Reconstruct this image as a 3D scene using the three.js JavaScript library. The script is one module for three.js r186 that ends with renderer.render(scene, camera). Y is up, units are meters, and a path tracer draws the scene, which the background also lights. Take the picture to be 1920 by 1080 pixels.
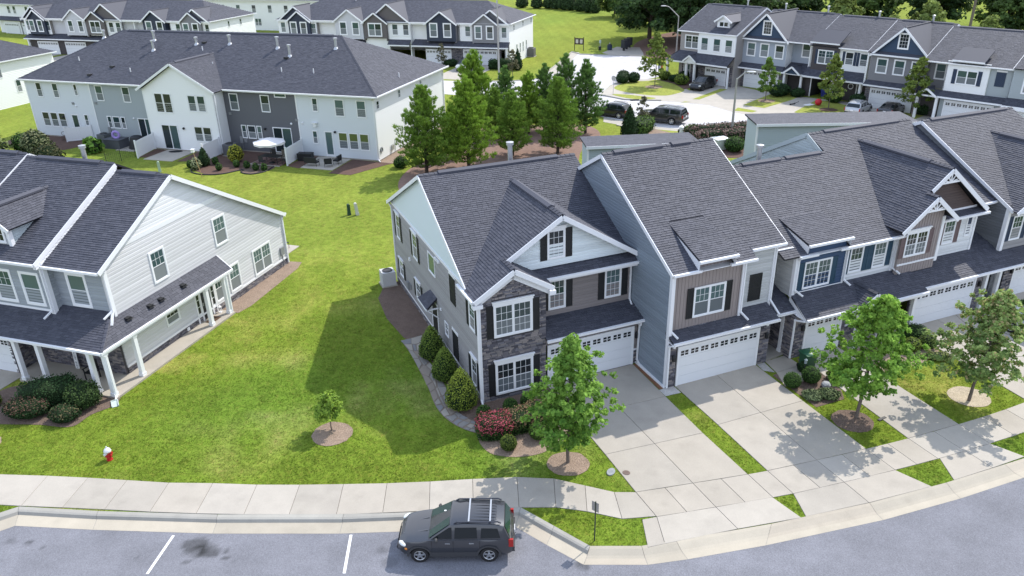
import * as THREE from 'three';
import { mergeGeometries, toCreasedNormals } from 'three/addons/utils/BufferGeometryUtils.js';

// ---------- camera, sky, sun, exposure ----------
const scene = new THREE.Scene();
const camera = new THREE.PerspectiveCamera(40.6, 16 / 9, 0.5, 3000);
camera.position.set(0, 21.9, 0);
camera.rotation.set(-0.44356, 0, -0.02342, 'YXZ');
camera.updateMatrixWorld();

const SUN = new THREE.Vector3(0.64, 1.02, -0.62).normalize();
{
  const w = 512, h = 256, d = new Float32Array(w * h * 4);
  for (let j = 0; j < h; j++) for (let i = 0; i < w; i++) {
    const el = ((j + 0.5) / h - 0.5) * Math.PI, az = ((i + 0.5) / w - 0.5) * 2 * Math.PI;
    const x = Math.cos(el) * Math.cos(az), y = Math.sin(el), z = Math.cos(el) * Math.sin(az);
    const t = Math.max(0, y), k = Math.pow(1 - t, 2.2);
    let r = 0.38 + 0.44 * k, g = 0.50 + 0.38 * k, b = 0.74 + 0.22 * k;
    if (y > 0.02) {                                     // thin drifting clouds
      const u = x / (y + 0.15), v = z / (y + 0.15);
      let n = 0, a = 0.5, f = 0.9;
      for (let o = 0; o < 5; o++) { n += a * (Math.sin(u * f * 1.7 + 3.1 * o + Math.sin(v * f * 1.3 + o)) * Math.cos(v * f * 1.9 - o * 1.7 + Math.sin(u * f))); a *= 0.55; f *= 1.9; }
      const c = Math.min(1, Math.max(0, n * 1.6 + 0.12)) * 0.65 * Math.min(1, y * 6);
      r += (1.05 - r) * c; g += (1.05 - g) * c; b += (1.1 - b) * c;
    }
    const s = Math.max(0, x * SUN.x + y * SUN.y + z * SUN.z), glow = 0.35 * Math.pow(s, 40) + 0.12 * Math.pow(s, 6);
    r += glow; g += glow * 0.95; b += glow * 0.85;
    if (y < 0) { const q = Math.min(1, -y * 6); r += (0.32 - r) * q; g += (0.36 - g) * q; b += (0.28 - b) * q; }
    const o4 = (j * w + i) * 4; d[o4] = r * SKYK(); d[o4 + 1] = g * SKYK(); d[o4 + 2] = b * SKYK(); d[o4 + 3] = 1;
  }
  const t = new THREE.DataTexture(d, w, h, THREE.RGBAFormat, THREE.FloatType);
  t.mapping = THREE.EquirectangularReflectionMapping; t.magFilter = t.minFilter = THREE.LinearFilter; t.needsUpdate = true;
  scene.background = t; scene.environment = t;
}
function SKYK() { return 1.15; }
const sun = new THREE.DirectionalLight(new THREE.Color(1, 0.95, 0.87), 3.2);
sun.position.copy(SUN).multiplyScalar(150).add(new THREE.Vector3(0, 0, -60));
sun.target.position.set(0, 0, -60); sun.castShadow = true;
sun.shadow.mapSize.set(4096, 4096);
Object.assign(sun.shadow.camera, { left: -140, right: 140, top: 120, bottom: -120, near: 1, far: 420 });
scene.add(sun, sun.target);

const renderer = new THREE.WebGLRenderer({ antialias: true });
renderer.toneMapping = THREE.LinearToneMapping;
renderer.toneMappingExposure = 1.5;
renderer.shadowMap.enabled = true;

// ---------- helpers ----------
let SEED = 12345;
function reseed(s) { SEED = s; }
function rnd() { SEED |= 0; SEED = SEED + 0x6D2B79F5 | 0; let t = Math.imul(SEED ^ SEED >>> 15, 1 | SEED); t = t + Math.imul(t ^ t >>> 7, 61 | t) ^ t; return ((t ^ t >>> 14) >>> 0) / 4294967296; }
const rr = (a, b) => a + (b - a) * rnd();
const pick = (a) => a[Math.floor(rnd() * a.length)];
const V = (x, y, z) => new THREE.Vector3(x, y, z);
const lerp = (a, b, t) => a + (b - a) * t;
const clamp = (v, a, b) => Math.max(a, Math.min(b, v));
function h2(i, j, s) { let n = Math.imul(i, 374761393) + Math.imul(j, 668265263) + Math.imul(s, 1442695041) | 0; n = Math.imul(n ^ n >>> 13, 1274126177); return ((n ^ n >>> 16) >>> 0) / 4294967296; }
function vn(x, y, s = 0, per = 0) {
  let i = Math.floor(x), j = Math.floor(y); const fx = x - i, fy = y - j, m = (v) => per ? ((v % per) + per) % per : v;
  const sx = fx * fx * (3 - 2 * fx), sy = fy * fy * (3 - 2 * fy);
  return lerp(lerp(h2(m(i), m(j), s), h2(m(i + 1), m(j), s), sx), lerp(h2(m(i), m(j + 1), s), h2(m(i + 1), m(j + 1), s), sx), sy);
}
function fbm(x, y, s, oct = 4, per = 0) { let v = 0, a = 0.5, t = 0; for (let o = 0; o < oct; o++) { v += a * vn(x, y, s + o, per); t += a; a *= 0.5; x *= 2; y *= 2; per *= 2; } return v / t; }
const s2l = (v) => v <= 0.04045 ? v / 12.92 : Math.pow((v + 0.055) / 1.055, 2.4), l2s = (v) => v <= 0.0031308 ? v * 12.92 : 1.055 * Math.pow(v, 1 / 2.4) - 0.055;
// texture from a function of (u, v) in [0,1) giving linear rgb; rep = metres covered by one tile
function tex(n, rep, fn) {
  const d = new Uint8Array(n * n * 4);
  for (let j = 0; j < n; j++) for (let i = 0; i < n; i++) { const c = fn(i / n, j / n), o = (j * n + i) * 4; for (let k = 0; k < 3; k++) d[o + k] = clamp(Math.round(l2s(clamp(c[k], 0, 1)) * 255), 0, 255); d[o + 3] = 255; }
  const t = new THREE.DataTexture(d, n, n); t.colorSpace = THREE.SRGBColorSpace; t.wrapS = t.wrapT = THREE.RepeatWrapping; t.magFilter = THREE.LinearFilter; t.minFilter = THREE.LinearMipmapLinearFilter; t.generateMipmaps = true; t.repeat.set(1 / rep, 1 / rep); t.needsUpdate = true; return t;
}
function htex(n, rep, fn) {
  const d = new Uint8Array(n * n * 4);
  for (let j = 0; j < n; j++) for (let i = 0; i < n; i++) { const c = clamp(Math.round(fn(i / n, j / n) * 255), 0, 255), o = (j * n + i) * 4; d[o] = d[o + 1] = d[o + 2] = c; d[o + 3] = 255; }
  const t = new THREE.DataTexture(d, n, n); t.wrapS = t.wrapT = THREE.RepeatWrapping; t.magFilter = THREE.LinearFilter; t.minFilter = THREE.LinearMipmapLinearFilter; t.generateMipmaps = true; t.repeat.set(1 / rep, 1 / rep); t.needsUpdate = true; return t;
}
const lin = (r, g, b) => new THREE.Color().setRGB(r, g, b);
function mat(r, g, b, rough = 0.75, o = {}) { return new THREE.MeshStandardMaterial(Object.assign({ color: lin(r, g, b), roughness: rough }, o)); }

const NAMES = {};
function numbered(n) { if (!(n in NAMES)) { NAMES[n] = 0; return n; } NAMES[n]++; return n + '_' + String(NAMES[n]).padStart(3, '0'); }
function tag(o, label, category, group) { o.userData.label = label; if (category) o.userData.category = category; if (group) o.userData.group = group; return o; }
function thing(name, label, category, [x, y, z] = [0, 0, 0], turn = 0, group) { const o = new THREE.Group(); o.name = numbered(name); scene.add(o); o.position.set(x, y, z); o.rotation.y = turn; return tag(o, label, category, group); }
function structure(o) { o.userData.kind = 'structure'; return o; }
function norm(g) { if (g.index) g = g.toNonIndexed(); for (const k of Object.keys(g.attributes)) if (!['position', 'normal', 'uv', 'color'].includes(k)) g.deleteAttribute(k); if (!g.attributes.normal) g.computeVertexNormals(); if (!g.attributes.uv) g.setAttribute('uv', new THREE.BufferAttribute(new Float32Array(g.attributes.position.count * 2), 2)); return g; }
function merge(list) { const l = list.map(norm); const hasC = l.some((g) => g.attributes.color); if (!hasC) l.forEach((g) => g.deleteAttribute('color')); return l.length === 1 ? l[0] : mergeGeometries(l, false); }
function mesh(name, geos, material, parent, kind) {
  const g = Array.isArray(geos) ? merge(geos) : geos; const m = new THREE.Mesh(g, material);
  m.name = parent && parent !== scene ? name : numbered(name); m.castShadow = m.receiveShadow = true; if (kind) m.userData.kind = kind; (parent || scene).add(m); return m;
}
const box = (w, h, d, x = 0, y = 0, z = 0) => new THREE.BoxGeometry(w, h, d).translate(x, y, z);
const box2 = (x0, x1, y0, y1, z0, z1) => box(x1 - x0, y1 - y0, z1 - z0, (x0 + x1) / 2, (y0 + y1) / 2, (z0 + z1) / 2);
const cyl = (r0, r1, h, x = 0, y = 0, z = 0, n = 12) => new THREE.CylinderGeometry(r1, r0, h, n).translate(x, y + h / 2, z);
function rod(a, b, r0, r1 = r0, n = 8) { const d = b.clone().sub(a), L = d.length(); const g = new THREE.CylinderGeometry(r1, r0, L, n, 1).translate(0, L / 2, 0); g.applyQuaternion(new THREE.Quaternion().setFromUnitVectors(V(0, 1, 0), d.normalize())); return g.translate(a.x, a.y, a.z); }
function quadGeo(pts) { const p = [], uv = []; const tri = (a, b, c) => { for (const q of [a, b, c]) { p.push(q.x, q.y, q.z); uv.push(q.x, q.z); } }; for (const f of pts) { if (f.length === 4) { tri(f[0], f[1], f[2]); tri(f[0], f[2], f[3]); } else tri(f[0], f[1], f[2]); } const g = new THREE.BufferGeometry(); g.setAttribute('position', new THREE.BufferAttribute(new Float32Array(p), 3)); g.setAttribute('uv', new THREE.BufferAttribute(new Float32Array(uv), 2)); g.computeVertexNormals(); return g; }
function area2(p) { let s = 0; for (let i = 0; i < p.length; i++) { const a = p[i], b = p[(i + 1) % p.length]; s += a[0] * b[1] - b[0] * a[1]; } return s / 2; }
// horizontal prism over polygon [[x,z]...], uv in metres
function prism(poly, y0, y1, bevel = 0) {
  const sh = new THREE.Shape(poly.map(([x, z]) => new THREE.Vector2(x, -z)));
  return new THREE.ExtrudeGeometry(sh, bevel ? { depth: y1 - y0 - bevel, bevelEnabled: true, bevelSize: bevel, bevelOffset: -bevel, bevelThickness: bevel, bevelSegments: 1 } : { depth: y1 - y0, bevelEnabled: false }).rotateX(-Math.PI / 2).translate(0, y0, 0);
}
function sheet(poly, y) { const sh = new THREE.Shape(poly.map(([x, z]) => new THREE.Vector2(x, -z))); return new THREE.ShapeGeometry(sh).rotateX(-Math.PI / 2).translate(0, y, 0); }
function inPoly(x, z, P) { let c = false; for (let i = 0, j = P.length - 1; i < P.length; j = i++) { const [xi, zi] = P[i], [xj, zj] = P[j]; if ((zi > z) !== (zj > z) && x < (xj - xi) * (z - zi) / (zj - zi) + xi) c = !c; } return c; }
function smooth(pts, n = 6, closed = false) { return new THREE.CatmullRomCurve3(pts.map(([x, z]) => V(x, 0, z)), closed, 'centripetal').getPoints(pts.length * n).map((p) => [p.x, p.z]); }
const ellipse = (cx, cz, a, b, rot = 0, n = 28, j = 0) => Array.from({ length: n }, (_, i) => { const t = i / n * 2 * Math.PI, k = 1 + (rnd() - 0.5) * j, x = Math.cos(t) * a * k, z = Math.sin(t) * b * k; return [cx + x * Math.cos(rot) - z * Math.sin(rot), cz + x * Math.sin(rot) + z * Math.cos(rot)]; });

// ---------- materials ----------
const grassTex = tex(1024, 6, (u, v) => { const a = fbm(u * 24, v * 24, 1, 5, 24), b = vn(u * 160, v * 160, 7, 160), c = fbm(u * 9, v * 9, 11, 3, 9); const k = 0.6 + 0.6 * a + 0.36 * (b - 0.5) + 0.2 * (c - 0.5); const y = clamp((fbm(u * 40, v * 40, 21, 3, 40) - 0.56) * 3, 0, 1); return [k * (0.84 + 0.4 * y), k * (0.9 + 0.1 * y), k * (0.8 + 0.5 * y)]; });
const grassBump = htex(512, 2.2, (u, v) => 0.6 * vn(u * 90, v * 90, 3, 90) + 0.4 * fbm(u * 24, v * 24, 5, 3, 24));
const M = {};
M.lawn = new THREE.MeshPhysicalMaterial({ specularIntensity: 0.15, map: grassTex, bumpMap: grassBump, bumpScale: 0.035, vertexColors: true, roughness: 1 });
const concN = (u, v) => { const a = fbm(u * 6, v * 6, 31, 5, 6), b = vn(u * 220, v * 220, 33, 220), st = clamp((fbm(u * 5, v * 5, 37, 4, 5) - 0.58) * 4, 0, 1); return 0.88 + 0.16 * (a - 0.5) * 2 * 0.6 + 0.08 * (b - 0.5) - 0.1 * st; };
const concTex = tex(1024, 5, (u, v) => { const k = concN(u, v); return [k, k * 0.985, k * 0.955]; });
const concBump = htex(256, 0.9, (u, v) => vn(u * 100, v * 100, 35, 100));
const conc = (r, g, b) => new THREE.MeshStandardMaterial({ color: lin(r, g, b), map: concTex, bumpMap: concBump, bumpScale: 0.002, roughness: 0.88 });
M.conc = [conc(0.45, 0.412, 0.362), conc(0.42, 0.388, 0.345), conc(0.47, 0.436, 0.39), conc(0.432, 0.395, 0.345)];
M.gutter = [conc(0.47, 0.42, 0.35), conc(0.44, 0.40, 0.335), conc(0.49, 0.445, 0.37)];
M.kerb = [conc(0.40, 0.39, 0.36), conc(0.36, 0.35, 0.325)];
M.joint = mat(0.06, 0.055, 0.05, 1);
const aspTex = tex(1024, 4, (u, v) => { const b = vn(u * 260, v * 260, 41, 260), c = vn(u * 130, v * 130, 44, 130), a = fbm(u * 4, v * 4, 43, 4, 4); const k = 0.8 + 0.3 * (b - 0.5) + 0.25 * (c - 0.5) + 0.28 * (a - 0.5); return [k, k, k * 1.02]; });
const aspBump = htex(512, 1.5, (u, v) => vn(u * 180, v * 180, 45, 180));
M.asphalt = new THREE.MeshStandardMaterial({ color: lin(0.245, 0.248, 0.275), map: aspTex, bumpMap: aspBump, bumpScale: 0.006, roughness: 0.92, vertexColors: true });
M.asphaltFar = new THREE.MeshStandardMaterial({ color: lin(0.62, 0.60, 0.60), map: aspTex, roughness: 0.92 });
const mulTex = tex(512, 1.6, (u, v) => { const a = vn(u * 34 + 6 * vn(u * 9, v * 9, 52, 9), v * 110, 51, 0), b = vn(u * 110, v * 34 + 5, 53, 0), c = fbm(u * 6, v * 6, 55, 3, 6), k = 0.45 + 0.6 * Math.max(a, b) + 0.3 * (c - 0.5); return [k, k * 0.98, k * 0.97]; });
const mulBump = htex(512, 1.6, (u, v) => Math.max(vn(u * 34 + 6 * vn(u * 9, v * 9, 52, 9), v * 110, 51, 0), vn(u * 110, v * 34 + 5, 53, 0)));
M.mulch = new THREE.MeshStandardMaterial({ color: lin(0.20, 0.142, 0.112), map: mulTex, bumpMap: mulBump, bumpScale: 0.03, roughness: 1 });
M.mulchPale = new THREE.MeshStandardMaterial({ color: lin(0.36, 0.27, 0.205), map: mulTex, bumpMap: mulBump, bumpScale: 0.03, roughness: 1 });
M.sand = new THREE.MeshStandardMaterial({ color: lin(0.56, 0.48, 0.36), map: mulTex, bumpMap: mulBump, bumpScale: 0.02, roughness: 1 });
M.mulchFar = new THREE.MeshStandardMaterial({ color: lin(0.13, 0.075, 0.058), map: mulTex, roughness: 1 });
M.white = mat(0.80, 0.81, 0.83, 0.5); M.trim = mat(0.78, 0.79, 0.82, 0.5);
M.black = mat(0.012, 0.013, 0.016, 0.55); M.navy = mat(0.018, 0.035, 0.075, 0.55); M.metal = mat(0.5, 0.51, 0.53, 0.4, { metalness: 0.7 });
M.darkmetal = mat(0.03, 0.03, 0.032, 0.5); M.greyplastic = mat(0.22, 0.23, 0.24, 0.6);
M.paneU = [mat(0.03, 0.055, 0.06, 0.06), mat(0.05, 0.09, 0.09, 0.06), mat(0.02, 0.03, 0.035, 0.05), mat(0.09, 0.14, 0.145, 0.08)];
M.paneL = [mat(0.15, 0.17, 0.185, 0.35), mat(0.12, 0.14, 0.155, 0.35), mat(0.20, 0.22, 0.235, 0.35)];
M.paneD = [mat(0.022, 0.026, 0.03, 0.05), mat(0.03, 0.036, 0.038, 0.06)];
M.shingleBase = mat(0.016, 0.016, 0.023, 0.95);
M.shingles = [[0.054, 0.057, 0.076], [0.066, 0.069, 0.09], [0.058, 0.061, 0.08], [0.073, 0.076, 0.098], [0.049, 0.052, 0.07], [0.062, 0.065, 0.085]].map((c) => mat(...c, 0.74));
M.shingleI = mat(1, 1, 1, 0.74);
M.stones = [[0.15, 0.14, 0.155], [0.22, 0.2, 0.2], [0.11, 0.105, 0.125], [0.28, 0.25, 0.24], [0.18, 0.175, 0.2], [0.075, 0.072, 0.086]].map((c) => mat(...c, 0.9));
M.stoneI = mat(1, 1, 1, 0.9); M.mortar = mat(0.06, 0.056, 0.06, 1);
M.bark = new THREE.MeshStandardMaterial({ color: lin(0.16, 0.13, 0.11), bumpMap: mulBump, bumpScale: 0.02, roughness: 1 });
M.barkDark = mat(0.06, 0.045, 0.038, 1);
M.leaf = new THREE.MeshPhysicalMaterial({ vertexColors: true, roughness: 0.85, specularIntensity: 0.25, side: THREE.DoubleSide, transmission: 0.4, thickness: 0 });
M.needle = new THREE.MeshPhysicalMaterial({ specularIntensity: 0.25, vertexColors: true, roughness: 0.8, transmission: 0.25, thickness: 0, side: THREE.DoubleSide });
M.garage = mat(0.74, 0.76, 0.79, 0.45);
function bar(a, b, w, h) { const X = b.clone().sub(a), L = X.length(); X.normalize(); const Z = X.clone().cross(V(0, 1, 0)); if (Z.lengthSq() < 1e-6) Z.set(0, 0, 1); Z.normalize(); const Y = Z.clone().cross(X), m = new THREE.Matrix4().makeBasis(X, Y, Z).setPosition(a); return new THREE.BoxGeometry(L, h, w).translate(L / 2, 0, 0).applyMatrix4(m); }
// ---------- building kit ----------
const mk = (X, Y, Z, o) => new THREE.Matrix4().makeBasis(X, Y, Z).setPosition(o);
const front = (z) => mk(V(1, 0, 0), V(0, 1, 0), V(0, 0, 1), V(0, 0, z));      // a = x
const right = (x) => mk(V(0, 0, -1), V(0, 1, 0), V(1, 0, 0), V(x, 0, 0));     // a = -z
const left = (x) => mk(V(0, 0, 1), V(0, 1, 0), V(-1, 0, 0), V(x, 0, 0));      // a = z
const back = (z) => mk(V(-1, 0, 0), V(0, 1, 0), V(0, 0, -1), V(0, 0, z));     // a = -x
const shingleGeo = (() => {                                                    // unit tab: u 0..1, v 0..1 (upslope), thick lower edge
  const A = [0, 0, 1], f = (a, b, c, d) => [a, b, c, d].map((p) => V(...p));
  return quadGeo([f([0, 1, 0], [1, 1, 0], [1, 1.15, .1], [0, 1.15, .1]), f([0, 0, 1], [1, 0, 1], [1, 1.15, .12], [0, 1.15, .12]), f([0, 0, 0], [1, 0, 0], [1, 0, 1], [0, 0, 1]), f([0, 0, 0], [0, 0, 1], [0, 1.15, .12], [0, 1.15, 0]), f([1, 0, 1], [1, 0, 0], [1, 1.15, 0], [1, 1.15, .12])]);
})();
const stoneGeo = (() => { const i = 0.06, g = new THREE.BoxGeometry(1, 1, 1), p = g.attributes.position; for (let k = 0; k < p.count; k++) if (p.getZ(k) > 0) { p.setX(k, p.getX(k) * (1 - i)); p.setY(k, p.getY(k) * (1 - i * 2)); } g.translate(0.5, 0.5, 0.5); g.computeVertexNormals(); return g; })();
function House(name, label, category, [x, z], turn, group, near = true) {
  const g = thing(name, label, category, [x, 0, z], turn, group); g.updateMatrixWorld(true);
  return { g, near, sh: [], st: [], wallM: null };
}
function scan(poly, y) { const xs = []; for (let i = 0; i < poly.length; i++) { const [a, b] = poly[i], [c, d] = poly[(i + 1) % poly.length]; if ((b > y) !== (d > y)) xs.push(a + (c - a) * (y - b) / (d - b)); } xs.sort((p, q) => p - q); const o = []; for (let i = 0; i + 1 < xs.length; i += 2) o.push([xs[i], xs[i + 1]]); return o; }
const bounds = (poly) => { let a = 1e9, b = -1e9, c = 1e9, d = -1e9; for (const [x, y] of poly) { a = Math.min(a, x); b = Math.max(b, x); c = Math.min(c, y); d = Math.max(d, y); } return [a, b, c, d]; };
function extr(poly, z0, z1, Mx) { const sh = new THREE.Shape(poly.map(([x, y]) => new THREE.Vector2(x, y))); return new THREE.ExtrudeGeometry(sh, { depth: z1 - z0, bevelEnabled: false }).translate(0, 0, z0).applyMatrix4(Mx); }
const TONES = new Map(); function tone(m) { if (!TONES.has(m)) TONES.set(m, [0.93, 1, 1.06].map((k) => { const c = m.clone(); c.color.multiplyScalar(k); return c; })); return pick(TONES.get(m)); }
// lapped boards over a wall polygon; mode 'lap' | 'batten' | 'none'
function wall(H, Mx, poly, material, { e = 0.17, mode = 'lap', lap = 0.04, single = H.near, t = 0.16, partName = 'siding_board', label } = {}) {
  const w = mesh('wall', [extr(poly, -t, 0, Mx)], material, H.g); if (label) w.userData.label = label;
  if (mode === 'none') return w;
  const geos = []; const [a0, a1, y0, y1] = bounds(poly);
  if (mode === 'lap') for (let y = y0; y < y1 - 0.01; y += e) {
    const yt = Math.min(y + e, y1), lo = scan(poly, y + 0.002), hi = scan(poly, yt - 0.002), mid = scan(poly, (y + yt) / 2);
    for (let k = 0; k < mid.length; k++) {
      const L = lo.length === mid.length ? lo[k] : mid[k], U = hi.length === mid.length ? hi[k] : mid[k]; if (L[1] - L[0] < 0.02) continue;
      const kf = single ? 0.66 : 1, ym = lerp(y, yt, kf), zm = single ? lap * 0.96 : 0.004, A = V(L[0], y, lap), B = V(L[1], y, lap), C = V(lerp(L[1], U[1], kf), ym, zm), D = V(lerp(L[0], U[0], kf), ym, zm), C2 = V(U[1], yt, 0.002), D2 = V(U[0], yt, 0.002), A0 = V(L[0], y, 0), B0 = V(L[1], y, 0);
      geos.push(quadGeo([[A, B, C, D], [A0, B0, B, A], [A0, A, D], [B, B0, C], ...(single ? [[D, C, C2, D2]] : [])]).applyMatrix4(Mx));
    }
  } else for (let a = a0 + e / 2; a < a1; a += e) {
    const P2 = poly.map(([x, y]) => [y, x]); for (const [b, c] of scan(P2, a)) if (c - b > 0.05) geos.push(box2(a - 0.022, a + 0.022, b + 0.01, c - 0.02, 0, 0.022).applyMatrix4(Mx));
  }
  if (single) for (const g of geos) mesh(mode === 'lap' ? partName : 'batten', g, mode === 'lap' ? tone(material) : material, w); else if (geos.length) mesh('siding', geos, material, w, 'stuff');
  return w;
}
// roof plane: polygon of Vector3 in house space
function roof(H, pts, { t = 0.1, e = 0.145, name = 'roof', shingle = true, m = M.shingleBase, tone = 1, extraThin } = {}) {
  const n = pts[1].clone().sub(pts[0]).cross(pts[2].clone().sub(pts[0])).normalize(); if (n.y < 0) n.negate();
  const u = V(0, 1, 0).cross(n); if (u.lengthSq() < 1e-6) u.set(1, 0, 0); u.normalize(); const v = n.clone().cross(u); if (v.y < 0) { v.negate(); u.negate(); }
  const o = pts[0], P2 = pts.map((p) => { const d = p.clone().sub(o); return [d.dot(u), d.dot(v)]; });
  const Mx = new THREE.Matrix4().makeBasis(u, v, n).setPosition(o);
  const r = mesh(name, [extr(P2, -t, 0, Mx)], m, H.g);
  if (!shingle) return r;
  const [, , v0, v1] = bounds(P2); let row = 0;
  for (let y = v0; y < v1 - 0.03; y += e, row++) for (const [a, b] of scan(P2, Math.min(y + e * 0.45, v1 - 0.01))) {
    let x = a - (row % 2) * 0.16 - rnd() * 0.05;
    while (x < b) { const w = rr(0.26, 0.36), x0 = Math.max(x, a), x1 = Math.min(x + w - 0.012, b); x += w; if (x1 - x0 < 0.04) continue;
      const mm = new THREE.Matrix4().makeBasis(u.clone().multiplyScalar(x1 - x0), v.clone().multiplyScalar(Math.min(e, v1 - y)), n.clone().multiplyScalar(rr(0.02, 0.034))).setPosition(o.clone().addScaledVector(u, x0).addScaledVector(v, y).addScaledVector(n, 0.001));
      H.sh.push({ m: mm, c: Math.floor(rnd() * 6), r, tone }); }
  }
  return r;
}
function stone(H, Mx, poly, holes = [], { d = 0.05, label, parentName = 'stone_wall' } = {}) {
  const w = mesh(parentName, [extr(poly, -0.12, 0, Mx)], M.mortar, H.g); if (label) w.userData.label = label;
  const [, , y0, y1] = bounds(poly);
  for (let y = y0; y < y1 - 0.02;) {
    const hh = Math.min(rr(0.055, 0.11), y1 - y), ym = y + hh / 2; let iv = scan(poly, ym);
    for (const [ha, hb, hy0, hy1] of holes) if (ym > hy0 && ym < hy1) { const o = []; for (const [a, b] of iv) { if (hb <= a || ha >= b) o.push([a, b]); else { if (ha > a) o.push([a, ha]); if (hb < b) o.push([hb, b]); } } iv = o; }
    for (const [a, b] of iv) { let x = a; while (x < b - 0.02) { let ww = rr(0.14, 0.42); if (b - x - ww < 0.12) ww = b - x; const x1 = Math.min(x + ww, b);
      const mm = Mx.clone().multiply(new THREE.Matrix4().compose(V(x + 0.006, y + 0.005, 0), new THREE.Quaternion(), V(x1 - x - 0.012, hh - 0.01, rr(0.02, d))));
      H.st.push({ m: mm, c: Math.floor(rnd() * 6), r: w }); x = x1; } }
    y += hh;
  }
  return w;
}
function finish(H) {
  const camL = camera.position.clone();
  const put = (list, geo, mats, matI, one, many, cols) => {
    if (!list.length) return; const tmp = V(), G = H.g.matrixWorld;
    let single = []; let rest = list;
    if (H.near) { for (const q of list) { tmp.setFromMatrixPosition(q.m).applyMatrix4(G); q.d = tmp.distanceTo(camL); } const s = list.slice().sort((a, b) => a.d - b.d); single = s.slice(0, 300); rest = s.slice(300); }
    for (const q of single) { const k = new THREE.Mesh(geo, mats[q.c]); k.name = one; k.castShadow = k.receiveShadow = true; q.m.decompose(k.position, k.quaternion, k.scale); q.r.add(k); }
    if (rest.length) { const I = new THREE.InstancedMesh(geo, matI, rest.length); I.name = many; I.userData.kind = 'stuff'; I.castShadow = I.receiveShadow = true; rest.forEach((q, i) => { I.setMatrixAt(i, q.m); I.setColorAt(i, mats[q.c].color); }); H.g.add(I); }
  };
  put(H.sh, shingleGeo, M.shingles, M.shingleI, 'shingle', 'shingles'); put(H.st, stoneGeo, M.stones, M.stoneI, 'stone', 'stones');
}
const OFF = new THREE.Matrix4().makeTranslation(0, 0, 0.028);
const P = (H, name, geos, m, Mx, parent) => mesh(name, (Array.isArray(geos) ? geos : [geos]).map((g) => Mx ? g.applyMatrix4(Mx) : g), m, parent || H.g);
// double-hung window in a wall frame; a,y = lower left corner of the opening
function win(H, Mx, a, y, w, h, o = {}) {
  const { units = 1, grid = null, trim = 0.09, header = false, shutter = 0, shm = M.black, up = null, lo = null, single = false, lowGrid = false, m = M.white } = o; Mx = Mx.clone().multiply(OFF);
  const b = [], D = 0.045; const f = (x0, x1, y0, y1, z0, z1) => b.push(box2(x0, x1, y0, y1, z0, z1));
  f(a - trim, a, y - trim, y + h + trim, 0, D); f(a + w, a + w + trim, y - trim, y + h + trim, 0, D); f(a, a + w, y - trim, y, 0, D + 0.01); f(a, a + w, y + h, y + h + trim, 0, D);
  if (header) { f(a - trim - 0.04, a + w + trim + 0.04, y + h + trim, y + h + trim + 0.14, 0, D + 0.02); f(a - trim - 0.08, a + w + trim + 0.08, y + h + trim + 0.14, y + h + trim + 0.19, 0, D + 0.07); }
  const uw = w / units, q = 0.035; for (let i = 0; i < units; i++) { const x0 = a + i * uw, x1 = x0 + uw, l = i ? x0 + 0.03 : x0, r = i < units - 1 ? x1 - 0.03 : x1;
    if (i) f(x0 - 0.03, x0 + 0.03, y, y + h, 0, D - 0.003);
    f(l, l + q, y, y + h, 0, 0.03); f(r - q, r, y, y + h, 0, 0.03); f(l + q, r - q, y, y + q, 0, 0.03); f(l + q, r - q, y + h - q, y + h, 0, 0.03); if (!single) f(l + q, r - q, y + h * 0.5 - q / 2, y + h * 0.5 + q / 2, 0, 0.034); }
  const F = P(H, 'window', b, m, Mx); const gm = [];
  for (let i = 0; i < units; i++) { const x0 = a + i * uw + (i ? 0.03 : 0) + q, x1 = a + (i + 1) * uw - (i < units - 1 ? 0.03 : 0) - q, ym = y + h * 0.5;
    if (single) P(H, 'pane', box2(x0, x1, y + q, y + h - q, 0.001, 0.014), up || pick(M.paneU), Mx, F);
    else { P(H, 'pane', box2(x0, x1, ym + q / 2, y + h - q, 0.001, 0.016), up || pick(M.paneU), Mx, F); P(H, 'pane', box2(x0, x1, y + q, ym - q / 2, 0.001, 0.010), lo || pick(M.paneL), Mx, F); }
    if (grid) { const bars = (ya, yb, z) => { for (let k = 1; k < grid[0]; k++) { const x = lerp(x0, x1, k / grid[0]); gm.push(box2(x - 0.009, x + 0.009, ya, yb, z, z + 0.006)); } for (let k = 1; k < grid[1]; k++) { const yy = lerp(ya, yb, k / grid[1]); gm.push(box2(x0, x1, yy - 0.009, yy + 0.009, z, z + 0.005)); } }; if (single) bars(y + q, y + h - q, 0.014); else { bars(ym + q / 2, y + h - q, 0.016); if (lowGrid) bars(y + q, ym - q / 2, 0.010); } } }
  if (gm.length) P(H, 'muntin', gm, m, Mx, F);
  if (shutter) for (const s of [-1, 1]) { const x = s < 0 ? a - trim - shutter - 0.02 : a + w + trim + 0.02; shut(H, Mx.clone().multiply(new THREE.Matrix4().makeTranslation(0, 0, -0.028)), x, y - trim, shutter, h + 2 * trim, shm); }
  return F;
}
function shut(H, Mx, x, y, w, h, m = M.black) { Mx = Mx.clone().multiply(OFF);
  const g = [box2(x, x + w, y, y + h, 0, 0.025)], r = 0.05; g.push(box2(x, x + r, y, y + h, 0.025, 0.045), box2(x + w - r, x + w, y, y + h, 0.025, 0.045)); for (const k of [0, 0.5, 1]) { const yy = y + k * (h - 0.09); g.push(box2(x + r, x + w - r, yy, yy + 0.09, 0.025, 0.045)); }
  for (let yy = y + 0.13; yy < y + h - 0.12; yy += 0.07) g.push(box2(x + r, x + w - r, yy, yy + 0.03, 0.025, 0.036));
  return P(H, 'shutter', g, m, Mx);
}
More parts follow.
